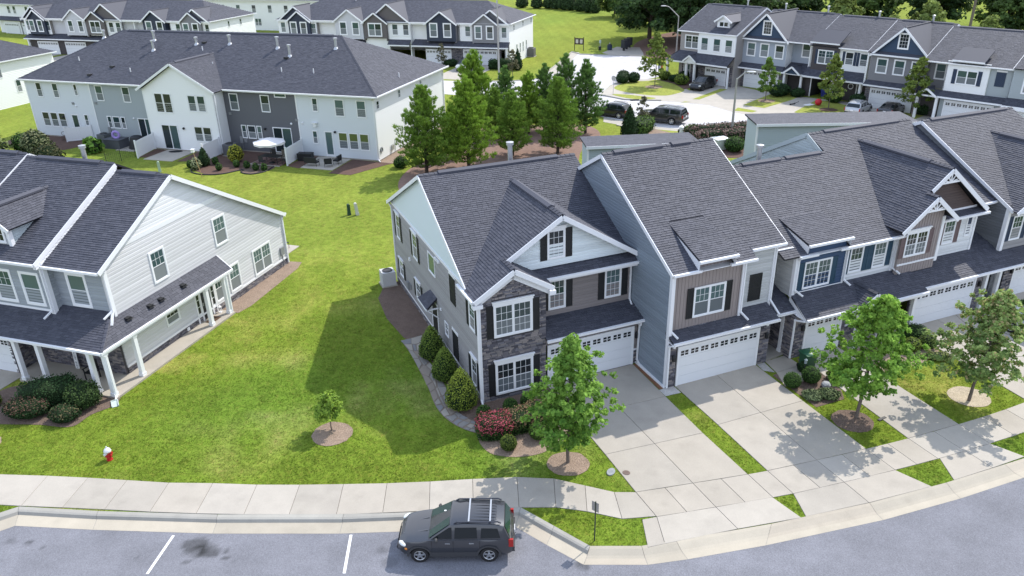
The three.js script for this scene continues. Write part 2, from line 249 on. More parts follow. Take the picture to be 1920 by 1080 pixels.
function garage(H, Mx, a, w, h, { y = 0.02, lites = 8, rows = 4, deep = 0.12, trim = 0.12 } = {}) { Mx = Mx.clone().multiply(OFF);
  const T = P(H, 'garage_door', [box2(a - trim, a, 0, y + h + trim, -0.02, 0.05), box2(a + w, a + w + trim, 0, y + h + trim, -0.02, 0.05), box2(a, a + w, y + h, y + h + trim, -0.02, 0.05)], M.white, Mx);
  const rh = h / rows; for (let r = 0; r < rows; r++) { const g = [box2(a, a + w, y + r * rh + 0.006, y + (r + 1) * rh - 0.006, 0, 0.02)]; if (r < rows - 1) { const n = lites; for (let k = 0; k < n; k++) { const pw = w / n; g.push(box2(a + k * pw + 0.06, a + (k + 1) * pw - 0.06, y + r * rh + 0.09, y + (r + 1) * rh - 0.09, 0.02, 0.024)); } } P(H, 'door_panel', g, M.garage, Mx, T); }
  P(H, 'door_seal', box2(a, a + w, 0, y + 0.006, 0.0, 0.03), M.black, Mx, T);
  for (let k = 0; k < lites; k++) { const pw = w / lites, x = a + (k + 0.5) * pw, yy = y + h - rh * 0.56, hw = pw * 0.36, hh = rh * 0.25; P(H, 'pane', [box2(x - hw, x + hw, yy - hh, yy + hh, 0.018, 0.024)], M.paneD[0], Mx, T); P(H, 'muntin', [box2(x - 0.022, x + 0.022, yy - hh, yy + hh, 0.024, 0.03), box2(x - hw, x + hw, yy - 0.012, yy + 0.012, 0.024, 0.03)], M.white, Mx, T); }
  return T;
}
function slider(H, Mx, a, y, w, h, sx = 0.5) { Mx = Mx.clone().multiply(OFF);
  const t = 0.09; const F = P(H, 'sliding_door', [box2(a - t, a, y, y + h + t, 0, 0.05), box2(a + w, a + w + t, y, y + h + t, 0, 0.05), box2(a, a + w, y + h, y + h + t, 0, 0.05), box2(a, a + w, y, y + 0.06, 0, 0.06), box2(a + w * sx - 0.05, a + w * sx + 0.05, y + 0.06, y + h, 0, 0.045)], M.white, Mx);
  P(H, 'pane', box2(a, a + w * sx - 0.05, y + 0.06, y + h, 0.002, 0.02), M.paneU[2], Mx, F); P(H, 'pane', box2(a + w * sx + 0.05, a + w, y + 0.06, y + h, 0.002, 0.014), M.paneU[1], Mx, F); return F;
}
// straight board between two points in house space: rakes, fascias, gutters
function board(H, a, b, h, t, m = M.trim, name = 'fascia') { return mesh(name, [bar(a, b, t, h)], m, H.g); }
function gutter(H, a, b) { const d = b.clone().sub(a).normalize(), n = V(-d.z, 0, d.x); return mesh('gutter', [bar(a, b, 0.13, 0.11), bar(a.clone().addScaledVector(n, 0).add(V(0, 0.06, 0)), b.clone().add(V(0, 0.06, 0)), 0.15, 0.02)], M.trim, H.g); }
function spout(H, pts) { const g = []; for (let i = 0; i + 1 < pts.length; i++) g.push(bar(pts[i], pts[i + 1], 0.085, 0.075)); for (let i = 1; i + 1 < pts.length; i++) g.push(box(0.09, 0.09, 0.09, pts[i].x, pts[i].y, pts[i].z)); return mesh('downspout', g, M.trim, H.g); }
const ridgeVent = (H, a, b, f = 0.06) => { const A = a.clone().lerp(b, f), B = a.clone().lerp(b, 1 - f), D = B.clone().sub(A), L = D.length(), q = new THREE.Quaternion().setFromUnitVectors(V(1, 0, 0), D.normalize()); const tri = new THREE.ExtrudeGeometry(new THREE.Shape([new THREE.Vector2(-0.2, -0.1), new THREE.Vector2(0.2, -0.1), new THREE.Vector2(0.2, 0), new THREE.Vector2(0, 0.09), new THREE.Vector2(-0.2, 0)]), { depth: L, bevelEnabled: false }).rotateY(Math.PI / 2).applyQuaternion(q).translate(A.x, A.y + 0.03, A.z); return mesh('ridge_vent', [tri], M.shingles[1], H.g); };
// main gable roof, ridge along x. returns helpers
function gableX(H, xa, xb, zf, yf, zr, yr, zb, yb, o = {}) {
  const A = V(xa, yf, zf), B = V(xb, yf, zf), C = V(xb, yr, zr), D = V(xa, yr, zr), E = V(xb, yb, zb), F = V(xa, yb, zb);
  roof(H, [A, B, C, D], o); roof(H, [D, C, E, F], Object.assign({}, o, o.backPlain ? { shingle: false, m: M.shingles[2] } : {}));
  const dn = V(0, -0.1, 0); const rk = (p, q) => board(H, p.clone().add(dn), q.clone().add(dn), 0.2, 0.05, M.trim, 'rake_board');
  if (o.rakeL !== false) { rk(A.clone().add(V(-0.02, 0, 0)), D.clone().add(V(-0.02, 0, 0))); rk(F.clone().add(V(-0.02, 0, 0)), D.clone().add(V(-0.02, 0, 0))); }
  if (o.rakeR !== false) { rk(B.clone().add(V(0.02, 0, 0)), C.clone().add(V(0.02, 0, 0))); rk(E.clone().add(V(0.02, 0, 0)), C.clone().add(V(0.02, 0, 0))); }
  ridge(H, D, C); if (o.vent !== false) ridgeVent(H, D, C, o.ventF || 0.08);
  if (o.gut !== false) { gutter(H, A.clone().add(V(0, -0.07, 0.06)), B.clone().add(V(0, -0.07, 0.06))); gutter(H, F.clone().add(V(0, -0.07, -0.06)), E.clone().add(V(0, -0.07, -0.06))); }
}
// front cross gable dying into a main slope that starts at (zE,yE) with rise m
function crossGable(H, xc, yr, zf, xl, xr, k, zE, yE, m, o = {}) {
  const zi = zE - (yr - yE) / m, side = (xe) => { const ye = yr - k * Math.abs(xe - xc); const zz = Math.min(zf, zE - (ye - yE) / m); return [ye, zz]; };
  const [yl, zl] = side(xl), [y2, z2] = side(xr);
  roof(H, [V(xl, yl, zf), V(xl, yl, zl), V(xc, yr, zi), V(xc, yr, zf)].filter((p, i, a) => i === 0 || p.distanceTo(a[i - 1]) > 0.01), o);
  roof(H, [V(xr, y2, zf), V(xr, y2, z2), V(xc, yr, zi), V(xc, yr, zf)].filter((p, i, a) => i === 0 || p.distanceTo(a[i - 1]) > 0.01), o);
  const d = V(0, -0.11, 0.02); if (o.rake !== false) { board(H, V(xl, yl, zf).add(d), V(xc, yr, zf).add(d), 0.22, 0.05, M.trim, 'rake_board'); board(H, V(xr, y2, zf).add(d), V(xc, yr, zf).add(d), 0.22, 0.05, M.trim, 'rake_board'); }
  ridge(H, V(xc, yr, zf), V(xc, yr, zi)); if (o.vent) ridgeVent(H, V(xc, yr, zf), V(xc, yr, zi), 0.12);
  return { yl, y2, zl, z2, zi };
}
function shedRoof(H, xa, xb, zt, yt, ze, ye, o = {}) { const r = roof(H, [V(xa, ye, ze), V(xb, ye, ze), V(xb, yt, zt), V(xa, yt, zt)], o); if (o.gut !== false) gutter(H, V(xa, ye - 0.07, ze + 0.06), V(xb, ye - 0.07, ze + 0.06)); return r; }
const corner = (H, x, z, y0, y1, w = 0.12) => mesh('corner_trim', [box2(x - w / 2, x + w / 2, y0, y1, z - w / 2, z + w / 2)], M.trim, H.g);
function lantern(H, x, y, z) { return mesh('wall_lantern', [box(0.14, 0.26, 0.14, x, y, z), cyl(0.11, 0.02, 0.12, x, y + 0.13, z, 6), box(0.05, 0.05, 0.2, x, y + 0.1, z - 0.12)], M.black, H.g); }
function ventPipe(H, x, y, z, h, r = 0.11) { const p = mesh('flue_pipe', [cyl(r, r, h, x, y - 0.2, z, 14)], M.metal, H.g); mesh('flue_cap', [cyl(r * 1.5, r * 1.5, 0.16, x, y - 0.2 + h, z, 14), cyl(r * 1.6, 0.02, 0.05, x, y - 0.04 + h, z, 14)], M.metal, p); mesh('flashing', [cyl(r * 2.4, r * 1.15, 0.3, x, y - 0.16, z, 14)], M.metal, p); return p; }
const plumb = (H, x, y, z, h = 0.45) => mesh('vent_pipe', [cyl(0.05, 0.05, h + 0.2, x, y - 0.2, z, 8)], M.white, H.g);
function ridge(H, a, b, w = 0.3, h = 0.04, m = M.shingles[4]) {
  const D = b.clone().sub(a), L = D.length(), n = Math.max(1, Math.round(L / 0.3)), s = L / n, g = []; D.normalize(); const q = new THREE.Quaternion().setFromUnitVectors(V(1, 0, 0), D), d = w * 0.24;
  for (let i = 0; i < n; i++) { const t = 0.022, c = quadGeo([[V(0, -d + t, w / 2), V(s * 1.04, -d, w / 2), V(s * 1.04, 0, 0), V(0, t, 0)], [V(0, t, 0), V(s * 1.04, 0, 0), V(s * 1.04, -d, -w / 2), V(0, -d + t, -w / 2)], [V(0, -d - 0.03, w / 2), V(s, -d - 0.03, w / 2), V(s, -d, w / 2), V(0, -d + t, w / 2)], [V(0, -d - 0.02, w / 2), V(0, -d + t, w / 2), V(0, t, 0), V(0, -0.02, 0)]]); c.translate(0, h, 0).applyQuaternion(q).translate(a.x + D.x * i * s, a.y + D.y * i * s, a.z + D.z * i * s); g.push(c); }
  return mesh('ridge_cap', g, m, H.g);
}
// ---------- near houses ----------
const rad = (d) => d * Math.PI / 180;
const AP = [-20.8, -36.26], AT = rad(-18.12), BP = [-1.61, -32.74], BT = rad(22.02);
const bw = (x, z) => [BP[0] + x * Math.cos(BT) + z * Math.sin(BT), BP[1] - x * Math.sin(BT) + z * Math.cos(BT)];
const aw = (x, z) => [AP[0] + x * Math.cos(AT) + z * Math.sin(AT), AP[1] - x * Math.sin(AT) + z * Math.cos(AT)];
const S = { aGrey: mat(0.60, 0.60, 0.62, 0.6), aFront: mat(0.30, 0.33, 0.36, 0.6), aShake: mat(0.76, 0.77, 0.80, 0.6), bGrey: mat(0.30, 0.292, 0.30, 0.6), bFront: mat(0.215, 0.19, 0.185, 0.6), bWhite: mat(0.68, 0.74, 0.76, 0.55), cBlue: mat(0.21, 0.25, 0.295, 0.6), cTaupe: mat(0.29, 0.25, 0.24, 0.65), cLight: mat(0.47, 0.48, 0.48, 0.6), dBlue: mat(0.028, 0.062, 0.13, 0.6), dWhite: mat(0.66, 0.68, 0.69, 0.55), eBrown: mat(0.085, 0.06, 0.055, 0.7), brownShut: mat(0.15, 0.105, 0.105, 0.7), tealShut: mat(0.02, 0.06, 0.10, 0.6), fGrey: mat(0.27, 0.265, 0.27, 0.6), fDark: mat(0.14, 0.15, 0.165, 0.6), greyGreen: mat(0.33, 0.36, 0.35, 0.6), gLight: mat(0.40, 0.46, 0.49, 0.6), door: mat(0.05, 0.045, 0.045, 0.5) };
S.bSoft = mat(0.66, 0.75, 0.79, 0.55);

reseed(101);
{ // House A, left: end townhouse with wrap-around porch
  const H = House('townhouse', 'pale grey end townhouse with wrap-around porch at the left edge of the lawn', 'house', AP, AT); const g = H.g; H.stoneNear = true;
  const R0 = right(0);
  wall(H, R0, [[0, 0.5], [15.65, 0.5], [15.65, 3.7], [10.35, 6.86], [0.8, 6.86], [0, 6.42]], S.aGrey, { e: 0.2, lap: 0.03 });
  const sh = wall(H, right(-0.01), [[0.95, 6.9], [10.2, 6.9], [5.8, 9.42]], S.aShake, { e: 0.22, lap: 0.024, partName: 'shake_board', label: 'pale shake gable above the white band' });
  mesh('band_board', [extr([[0.8, 6.84], [10.3, 6.84], [9.9, 7.1], [1.3, 7.1]], 0, 0.05, R0)], M.trim, g); P(H, 'base_trim', [box2(0, 15.65, 0.46, 0.58, 0, 0.06)], M.trim, R0);
  stone(H, right(0.0), [[0.02, 0], [15.65, 0], [15.65, 0.46], [0.02, 0.46]]);
  win(H, R0, 3.27, 4.07, 1.0, 1.66, { grid: [3, 2], trim: 0.1, up: M.paneU[1], lo: M.paneL[2] }); win(H, R0, 8.7, 4.12, 1.02, 1.62, { grid: [3, 2], trim: 0.1, up: M.paneU[3], lo: M.paneL[2] });
  win(H, R0, 11.92, 0.72, 1.84, 1.62, { units: 2, grid: [3, 2], trim: 0.11, up: M.paneU[3], lo: M.paneL[2] }); win(H, R0, 9.28, 0.72, 0.96, 1.58, { grid: [3, 2], trim: 0.11, up: M.paneU[3], lo: M.paneL[2] }); win(H, R0, 7.78, 0.72, 0.8, 1.58, { grid: [3, 2], trim: 0.1, lo: M.paneL[2] });
  win(H, R0, 3.42, 1.28, 0.96, 0.8, { trim: 0.09, grid: [3, 2] });
  // entry: door with sidelights under the side porch
  P(H, 'door_surround', [box2(5.85, 5.95, 0.1, 2.5, 0, 0.07), box2(6.25, 6.37, 0.1, 2.5, 0, 0.07), box2(7.2, 7.32, 0.1, 2.5, 0, 0.07), box2(7.58, 7.68, 0.1, 2.5, 0, 0.07), box2(5.85, 7.68, 2.5, 2.62, 0, 0.07)], M.white, R0);
  const dr = P(H, 'door', box2(6.37, 7.2, 0.12, 2.5, 0, 0.05), M.black, R0); for (const [y0, y1] of [[0.9, 1.35], [1.42, 1.87], [1.94, 2.36]]) P(H, 'pane', box2(6.5, 7.07, y0, y1, 0.05, 0.056), M.paneD[1], R0, dr); P(H, 'handle', box2(6.42, 6.46, 1.05, 1.25, 0.05, 0.1), M.metal, R0, dr);
  for (const a of [5.95, 7.32]) { const s = P(H, 'sidelight', box2(a, a + 0.3, 0.3, 2.5, 0, 0.03), M.white, R0); for (let k = 0; k < 4; k++) P(H, 'pane', box2(a + 0.05, a + 0.25, 0.7 + k * 0.45, 1.1 + k * 0.45, 0.03, 0.036), M.paneD[0], R0, s); }
  // front walls
  wall(H, front(-0.1), [[-3.4, 3.5], [0, 3.5], [0, 6.3], [-3.4, 6.3]], S.aFront, { e: 0.17 }); win(H, front(-0.1), -2.47, 3.97, 1.05, 1.7, { trim: 0.13, up: M.paneU[3], lo: M.paneL[1] });
  wall(H, front(0.4), [[-9.6, 3.4], [-3.4, 3.4], [-3.4, 6.5], [-9.6, 6.5]], S.aFront, { e: 0.17 }); wall(H, right(-3.4), [[-0.4, 3.4], [0.12, 3.4], [0.12, 6.6], [-0.4, 6.5]], S.aFront, { e: 0.17 });
  win(H, front(0.4), -5.05, 3.98, 1.08, 1.68, { trim: 0.13, up: M.paneU[3], lo: M.paneL[1] }); win(H, front(0.4), -6.95, 3.98, 1.08, 1.68, { trim: 0.13, grid: [3, 2], up: M.paneU[1] }); win(H, front(0.4), -8.85, 3.98, 1.08, 1.68, { trim: 0.13, grid: [3, 2] });
  P(H, 'base_trim', [box2(-9.6, -3.4, 3.56, 3.7, 0, 0.04)], M.trim, front(0.4));
  corner(H, -3.42, 0.42, 3.5, 6.45, 0.24); corner(H, 0.0, -0.1, 3.5, 6.35, 0.16); corner(H, 0, -15.65, 0.1, 3.7, 0.14);
  // lower front
  stone(H, front(0.15), [[-6, 0.1], [0, 0.1], [0, 2.75], [-6, 2.75]], [[-2.95, -2.2, 1.95, 2.35]], { d: 0.04 }); win(H, front(0.15), -2.9, 2.0, 0.65, 0.3, { single: true, trim: 0.06, up: M.paneD[0] });
  stone(H, right(-6), [[-1.5, 0], [-0.15, 0], [-0.15, 2.7], [-1.5, 2.7]]); wall(H, front(1.5), [[-12.5, 2.25], [-6, 2.25], [-6, 2.72], [-12.5, 2.72]], M.trim, { mode: 'none' });
  garage(H, front(1.45), -11.0, 4.85, 2.12, {}); stone(H, front(1.5), [[-6.15, 0], [-6.0, 0], [-6.0, 2.7], [-6.15, 2.7]]);
  lantern(H, -5.7, 1.85, 0.32);
  wall(H, right(-0.01), [[0.02, 0.6], [0.16, 0.6], [0.16, 2.75], [0.02, 2.75]], M.trim, { mode: 'none' });
  // porch: slab, columns, roof
  mesh('porch_slab', [prism([[-5.95, 0.15], [0, 0.15], [0, -7.85], [1.15, -7.85], [1.15, 2.15], [-5.3, 2.15], [-5.95, 1.5]], 0.0, 0.11)], M.conc[0], g);
  for (const [x, z] of [[-5.0, 2.0], [-3.45, 2.0], [-0.1, 2.0], [0.88, 2.0], [0.88, -0.05], [0.88, -5.95], [0.88, -7.65]]) mesh('porch_column', [box2(x - 0.11, x + 0.11, 0.1, 2.62, z - 0.11, z + 0.11), box2(x - 0.14, x + 0.14, 0.11, 0.3, z - 0.14, z + 0.14), box2(x - 0.14, x + 0.14, 2.45, 2.6, z - 0.14, z + 0.14)], M.white, g);
  mesh('porch_beam', [box2(-9.6, 1.0, 2.5, 2.66, 1.92, 2.1), box2(0.79, 0.97, 2.5, 2.66, -7.8, 1.92)], M.trim, g);
  mesh('porch_ceiling', [prism([[-9.6, 0.15], [0, 0.15], [0, -7.85], [0.95, -7.85], [0.95, 2.1], [-9.6, 2.1]], 2.66, 2.69)], M.trim, g);
  roof(H, [V(-9.6, 2.75, 2.22), V(0.96, 2.75, 2.22), V(0, 3.56, 0.42), V(-9.6, 3.6, 0.41)]); roof(H, [V(-3.4, 3.57, 0.39), V(0, 3.57, 0.39), V(0, 3.79, -0.1), V(-3.4, 3.79, -0.1)]);
  roof(H, [V(0.96, 2.75, 2.22), V(0.96, 2.75, -8.45), V(0, 3.56, -8.45), V(0, 3.56, 0.42)]); ridge(H, V(0.96, 2.77, 2.22), V(0, 3.58, 0.42), 0.26, 0.03, M.shingles[1]);
  gutter(H, V(-9.6, 2.7, 2.28), V(1.0, 2.7, 2.28)); gutter(H, V(1.02, 2.7, 2.28), V(1.02, 2.7, -8.45)); board(H, V(1.0, 2.68, -8.46), V(0, 3.5, -8.46), 0.18, 0.04, M.trim, 'rake_board');
  for (const [x, z] of [[0.4, -0.45], [0.45, -2.05], [0.45, -2.9], [0.45, -4.75]]) { const y = 3.56 - x * 0.844; mesh('roof_vent', [box(0.26, 0.12, 0.3, x, y + 0.07, z), box(0.4, 0.02, 0.42, x, y + 0.03, z).rotateZ(0)], M.black, g); }
  mesh('kickout_flashing', [bar(V(0.03, 3.95, -0.02), V(0.3, 3.35, 0.55), 0.14, 0.03)], M.trim, g);
  // main roofs
  const m = 0.506; roof(H, [V(-3.45, 6.31, 0.5), V(0.27, 6.31, 0.5), V(0.27, 9.5, -5.8), V(-3.45, 9.5, -5.8)]); roof(H, [V(-3.45, 9.5, -5.8), V(0.27, 9.5, -5.8), V(0.27, 3.72, -15.8), V(-3.45, 3.72, -15.8)], { shingle: false });
  roof(H, [V(-9.65, 6.55, 0.9), V(-3.35, 6.55, 0.9), V(-3.35, 9.92, -5.8), V(-9.65, 9.92, -5.8)]); roof(H, [V(-9.65, 9.92, -5.8), V(-3.35, 9.92, -5.8), V(-3.35, 4.0, -15.8), V(-9.65, 4.0, -15.8)], { shingle: false });
  ridge(H, V(-3.45, 9.5, -5.8), V(0.27, 9.5, -5.8)); ridge(H, V(-9.65, 9.92, -5.8), V(-3.35, 9.92, -5.8)); ridgeVent(H, V(-3.1, 9.5, -5.8), V(-0.4, 9.5, -5.8)); ridgeVent(H, V(-8.9, 9.92, -5.8), V(-4.2, 9.92, -5.8), 0.02);
  for (const [p, q] of [[V(0.29, 6.2, 0.5), V(0.29, 9.4, -5.8)], [V(0.29, 3.62, -15.8), V(0.29, 9.4, -5.8)], [V(-3.33, 6.43, 0.9), V(-3.33, 9.8, -5.8)]]) board(H, p, q, 0.24, 0.05, M.trim, 'rake_board');
  wall(H, right(-3.36), [[-0.85, 6.2], [-0.45, 6.22], [5.8, 9.4], [5.8, 9.88], [-0.85, 6.53]], S.aShake, { e: 0.12, single: true });
  gutter(H, V(-3.4, 6.23, 0.57), V(0.27, 6.23, 0.57)); gutter(H, V(-9.65, 6.47, 0.97), V(-3.33, 6.47, 0.97)); gutter(H, V(-3.4, 3.65, -15.87), V(0.27, 3.65, -15.87));
  mesh('soffit', [box2(-3.4, 0.22, 6.12, 6.16, -0.1, 0.5), box2(-9.6, -3.36, 6.36, 6.4, 0.4, 0.9)], M.trim, g);
  spout(H, [V(0.1, 6.2, 0.5), V(0.06, 6.0, 0.02), V(0.06, 3.95, 0.02), V(-0.05, 3.68, 0.6)]); spout(H, [V(-3.35, 6.4, 0.9), V(-3.4, 6.2, 0.6), V(-3.4, 3.75, 0.6), V(-3.6, 3.45, 1.05)]);
  spout(H, [V(0.1, 3.6, -15.85), V(0.1, 3.4, -15.6), V(0.1, 0.1, -15.6)]); spout(H, [V(1.0, 2.6, 2.2), V(1.0, 2.45, 2.02), V(1.0, 0.15, 2.02), V(1.15, 0.06, 2.25)]); spout(H, [V(1.0, 2.6, -7.8), V(1.0, 2.45, -7.78), V(1.0, 0.1, -7.78)]);
  mesh('meter_box', [box2(0, 0.14, 0.9, 1.45, -15.25, -14.85), cyl(0.03, 0.03, 0.9, 0.06, 0.1, -15.05)], M.greyplastic, g); mesh('wall_outlet', [box2(0.05, 0.09, 0.2, 0.4, -4.95, -4.75)], M.white, g);
  // dormer
  wall(H, front(0.0), [[-7.5, 6.8], [-5.5, 6.8], [-5.5, 8.1], [-6.5, 8.75], [-7.5, 8.1]], S.dWhite, { mode: 'none' }); win(H, front(0), -7.1, 7.2, 1.2, 0.75, { single: true, grid: [4, 2], trim: 0.1, up: M.paneD[0] });
  wall(H, right(-5.5), [[0, 6.9], [0.05, 6.9], [2.35, 8.08], [0, 8.08]], S.gLight, { e: 0.17, t: 0.05 }); wall(H, left(-7.5), [[0, 6.9], [-0.05, 6.9], [-2.35, 8.08], [0, 8.08]], S.gLight, { e: 0.17, t: 0.05 });
  crossGable(H, -6.5, 8.95, 0.3, -7.85, -5.15, 0.72, 0.9, 6.55, 0.503, { vent: true }); corner(H, -5.5, 0, 6.85, 8.1, 0.2);
  ventPipe(H, -6.05, 9.4, -6.4, 1.25, 0.13);
  finish(H);
}
{ // next unit up the left row
  const H = House('townhouse', 'grey roofed townhouse unit at the far left frame edge, past the dormer house', 'house', aw(-9.7, 0), AT, null, false); const g = H.g;
  wall(H, front(0.2), [[-8, 0], [0, 0], [0, 6.6], [-8, 6.6]], S.aFront, {}); gableX(H, -8, 0.0, 0.7, 6.7, -5.9, 10.05, -15.8, 4.2, { rakeL: false });
  wall(H, back(-15.5), [[0, 0], [8, 0], [8, 4.2], [0, 4.2]], S.aFront, {}); wall(H, right(-0.02), [[0, 6], [5.9, 9.9], [15.5, 4.2], [15.5, 0.2], [0, 0.2]], S.aShake, { e: 0.16 });
  mesh('rear_roof', [bar(V(0.1, 3.9, -15.9), V(-8, 3.9, -15.9), 0.5, 0.3)], M.trim, g); garage(H, front(0.3), -5.6, 4.8, 2.12, {}); win(H, front(0.2), -3.2, 4, 1, 1.6, { trim: 0.1 }); win(H, front(0.2), -6, 4, 1, 1.6, { trim: 0.1 });
  finish(H);
}
{ // House B, centre
  const H = House('townhouse', 'dark grey end townhouse with stone bay and black shutters in the middle of the view', 'house', BP, BT); const g = H.g;
  const L0 = left(0), F0 = front(0), FU = front(-1.2);
  wall(H, L0, [[-16, 0.42], [0, 0.42], [0, 5.55], [-16, 5.55]], S.bGrey, { e: 0.17 });
  wall(H, left(0.0), [[-16.1, 5.62], [-0.9, 5.62], [-8.3, 9.42]], S.bSoft, { mode: 'none', label: 'smooth pale gable panel' });
  P(H, 'frieze_board', [box2(-16.1, -0.7, 5.52, 5.66, 0, 0.04)], M.trim, L0); P(H, 'base_trim', [box2(-16, 0, 0.36, 0.48, 0, 0.05)], M.trim, L0);
  stone(H, L0, [[-16, 0], [-6.5, 0], [-6.5, 0.36], [-16, 0.36]]); wall(H, left(-0.0), [[-6.5, 0], [0, 0], [0, 0.36], [-6.5, 0.36]], S.bGrey, { mode: 'none' });
  wall(H, back(-16), [[-9, 0.1], [0, 0.1], [0, 5.6], [-9, 5.6]], S.bGrey, { single: false });
  const sw = { grid: [2, 2], trim: 0.07, header: true, shutter: 0.36 };
  win(H, L0, -14.95, 3.66, 0.75, 1.5, sw); win(H, L0, -11.2, 3.72, 0.85, 1.5, sw); win(H, L0, -14.95, 1.05, 0.8, 0.95, sw); win(H, L0, -11.15, 1.05, 0.85, 1.0, sw);
  win(H, L0, -8.0, 4.12, 1.15, 1.1, { single: true, trim: 0.05, up: M.paneU[3] }); win(H, L0, -1.2, 3.82, 0.72, 1.3, { grid: [2, 2], trim: 0.07, shutter: 0.36, up: M.paneU[1] }); win(H, L0, -1.2, 0.62, 0.66, 1.42, sw);
  win(H, L0, -5.48, 1.28, 0.5, 0.72, { trim: 0.06, grid: [2, 2] });
  for (const [a, y] of [[-4.2, 3.86], [-4.2, 0.58]]) { shut(H, L0, a, y, 0.85, 1.56); P(H, 'shutter_header', [box2(a - 0.08, a + 0.93, y + 1.56, y + 1.72, 0, 0.06)], M.trim, L0); }
  // side door with little black awning roof
  P(H, 'door_surround', [box2(-8.0, -7.88, 0.1, 2.4, 0, 0.06), box2(-6.9, -6.78, 0.1, 2.4, 0, 0.06), box2(-7.88, -6.9, 2.28, 2.4, 0, 0.06)], M.white, L0); P(H, 'door', box2(-7.88, -6.9, 0.12, 2.28, 0, 0.045), M.black, L0);
  roof(H, [V(-0.75, 2.35, -8.3), V(-0.75, 2.35, -6.6), V(0, 2.85, -6.85), V(0, 2.85, -8.05)], { tone: 1 }); mesh('awning_frame', [bar(V(-0.74, 2.3, -8.3), V(-0.74, 2.3, -6.6), 0.07, 0.12), bar(V(-0.7, 2.25, -8.2), V(-0.02, 1.6, -8.2), 0.06, 0.06), bar(V(-0.7, 2.25, -6.7), V(-0.02, 1.6, -6.7), 0.06, 0.06), bar(V(-0.74, 2.25, -8.2), V(0, 2.25, -8.2), 0.06, 0.08), bar(V(-0.74, 2.25, -6.7), V(0, 2.25, -6.7), 0.06, 0.08)], M.trim, g);
  for (let k = 0; k < 3; k++) mesh('wall_vent', [box2(-0.12, 0, 5.3, 5.44, -6.6 + k * 0.28, -6.42 + k * 0.28)], M.white, g); mesh('wall_vent', [box2(-0.12, 0, 3.0, 3.2, -12.3, -12.1)], M.white, g); mesh('wall_vent', [box2(-0.1, 0, 2.4, 2.52, -6.2, -6.05)], M.white, g);
  mesh('meter_box', [box2(-0.16, 0, 0.75, 1.25, -13.2, -12.85), box2(-0.1, 0, 0.95, 1.3, -12.6, -12.4)], M.greyplastic, g);
  // stone bay
  stone(H, F0, [[0, 0], [3.5, 0], [3.5, 5.85], [1.75, 6.65], [0, 5.75]], [[0.66, 2.84, 0.22, 2.3], [0.66, 2.84, 3.45, 5.6]]); wall(H, right(3.5), [[0, 0], [1.2, 0], [1.2, 5.6], [0, 5.6]], S.bFront, { mode: 'none' });
  const bwn = { units: 2, grid: [3, 2], lowGrid: true, trim: 0.1, header: true, shutter: 0.34 };
  win(H, F0, 0.83, 0.4, 1.84, 1.62, Object.assign({}, bwn, { up: M.paneD[0], lo: M.paneL[1] })); win(H, F0, 0.83, 3.66, 1.84, 1.56, Object.assign({}, bwn, { up: M.paneU[0], lo: M.paneL[0] }));
  P(H, 'frieze_board', [bar(V(-0.25, 5.5, 0.06), V(1.75, 6.72, 0.06), 0.08, 0.34), bar(V(3.75, 5.5, 0.06), V(1.75, 6.72, 0.06), 0.08, 0.34)], M.trim);
  corner(H, -0.02, 0.02, 0.05, 5.6, 0.16);
  // upper front wall, pent roof and white gable
  wall(H, FU, [[3.4, 3.2], [8.95, 3.2], [8.95, 5.8], [3.4, 5.8]], S.bFront, { e: 0.17 });
  const uw = { grid: [3, 2], lowGrid: true, trim: 0.08, header: true, shutter: 0.36 };
  win(H, FU, 4.25, 3.86, 0.82, 1.5, Object.assign({}, uw, { up: M.paneU[0] })); win(H, FU, 7.48, 3.86, 0.82, 1.5, Object.assign({}, uw, { up: M.paneU[3] }));
  wall(H, FU, [[1.9, 6.2], [9.2, 6.2], [8.9, 6.35], [4.75, 8.7], [1.6, 6.9]], S.bWhite, { e: 0.17, label: 'white boarded front gable' });
  win(H, FU, 4.2, 6.66, 0.82, 1.4, { grid: [3, 2], lowGrid: true, trim: 0.08, header: true, shutter: 0.36, up: M.paneD[1] });
  shedRoof(H, 3.35, 9.3, -1.2, 6.15, -0.62, 5.86, {}); mesh('soffit', [box2(3.4, 9.2, 5.74, 5.78, -1.2, -0.62)], M.trim, g);
  gableX(H, -0.2, 9.15, -0.75, 5.72, -8.3, 9.55, -16.4, 5.6, { rakeR: false, ventF: 0.12 });
  const k = 0.62, xc = 4.75, yr = 8.98, zf = -0.75;
  // cross gable: left slope runs on over the stone bay
  const zE = -0.75, yE = 5.72, ms = (9.55 - 5.72) / 7.55, zi = zE - (yr - yE) / ms, zv = (x) => zE - (yr - k * (xc - x) - yE) / ms;
  roof(H, [V(xc, yr, zf), V(xc, yr, zi), V(-0.3, yr - k * 5.05, zv(-0.3)), V(-0.3, yr - k * 5.05, 0.3), V(1.75, yr - k * 3.0, 0.3), V(1.75, yr - k * 3.0, zf)]);
  roof(H, [V(xc, yr, zf), V(xc, yr, zi), V(9.2, yr - k * 4.45, zv(0.3)), V(9.2, yr - k * 4.45, zf)]);
  const ay = yr - k * 3.0; roof(H, [V(1.75, ay, 0.3), V(3.78, ay - k * 2.03, 0.3), V(3.78, ay - k * 2.03, -0.9), V(3.4, ay - k * 1.65, -1.2), V(1.75, ay, -1.2)]);
  ridge(H, V(xc, yr, zf), V(xc, yr, zi), 0.34); ridgeVent(H, V(xc, yr, -1.6), V(xc, yr, zi), 0.08); ridge(H, V(1.75, ay, 0.3), V(1.75, ay, -1.15));
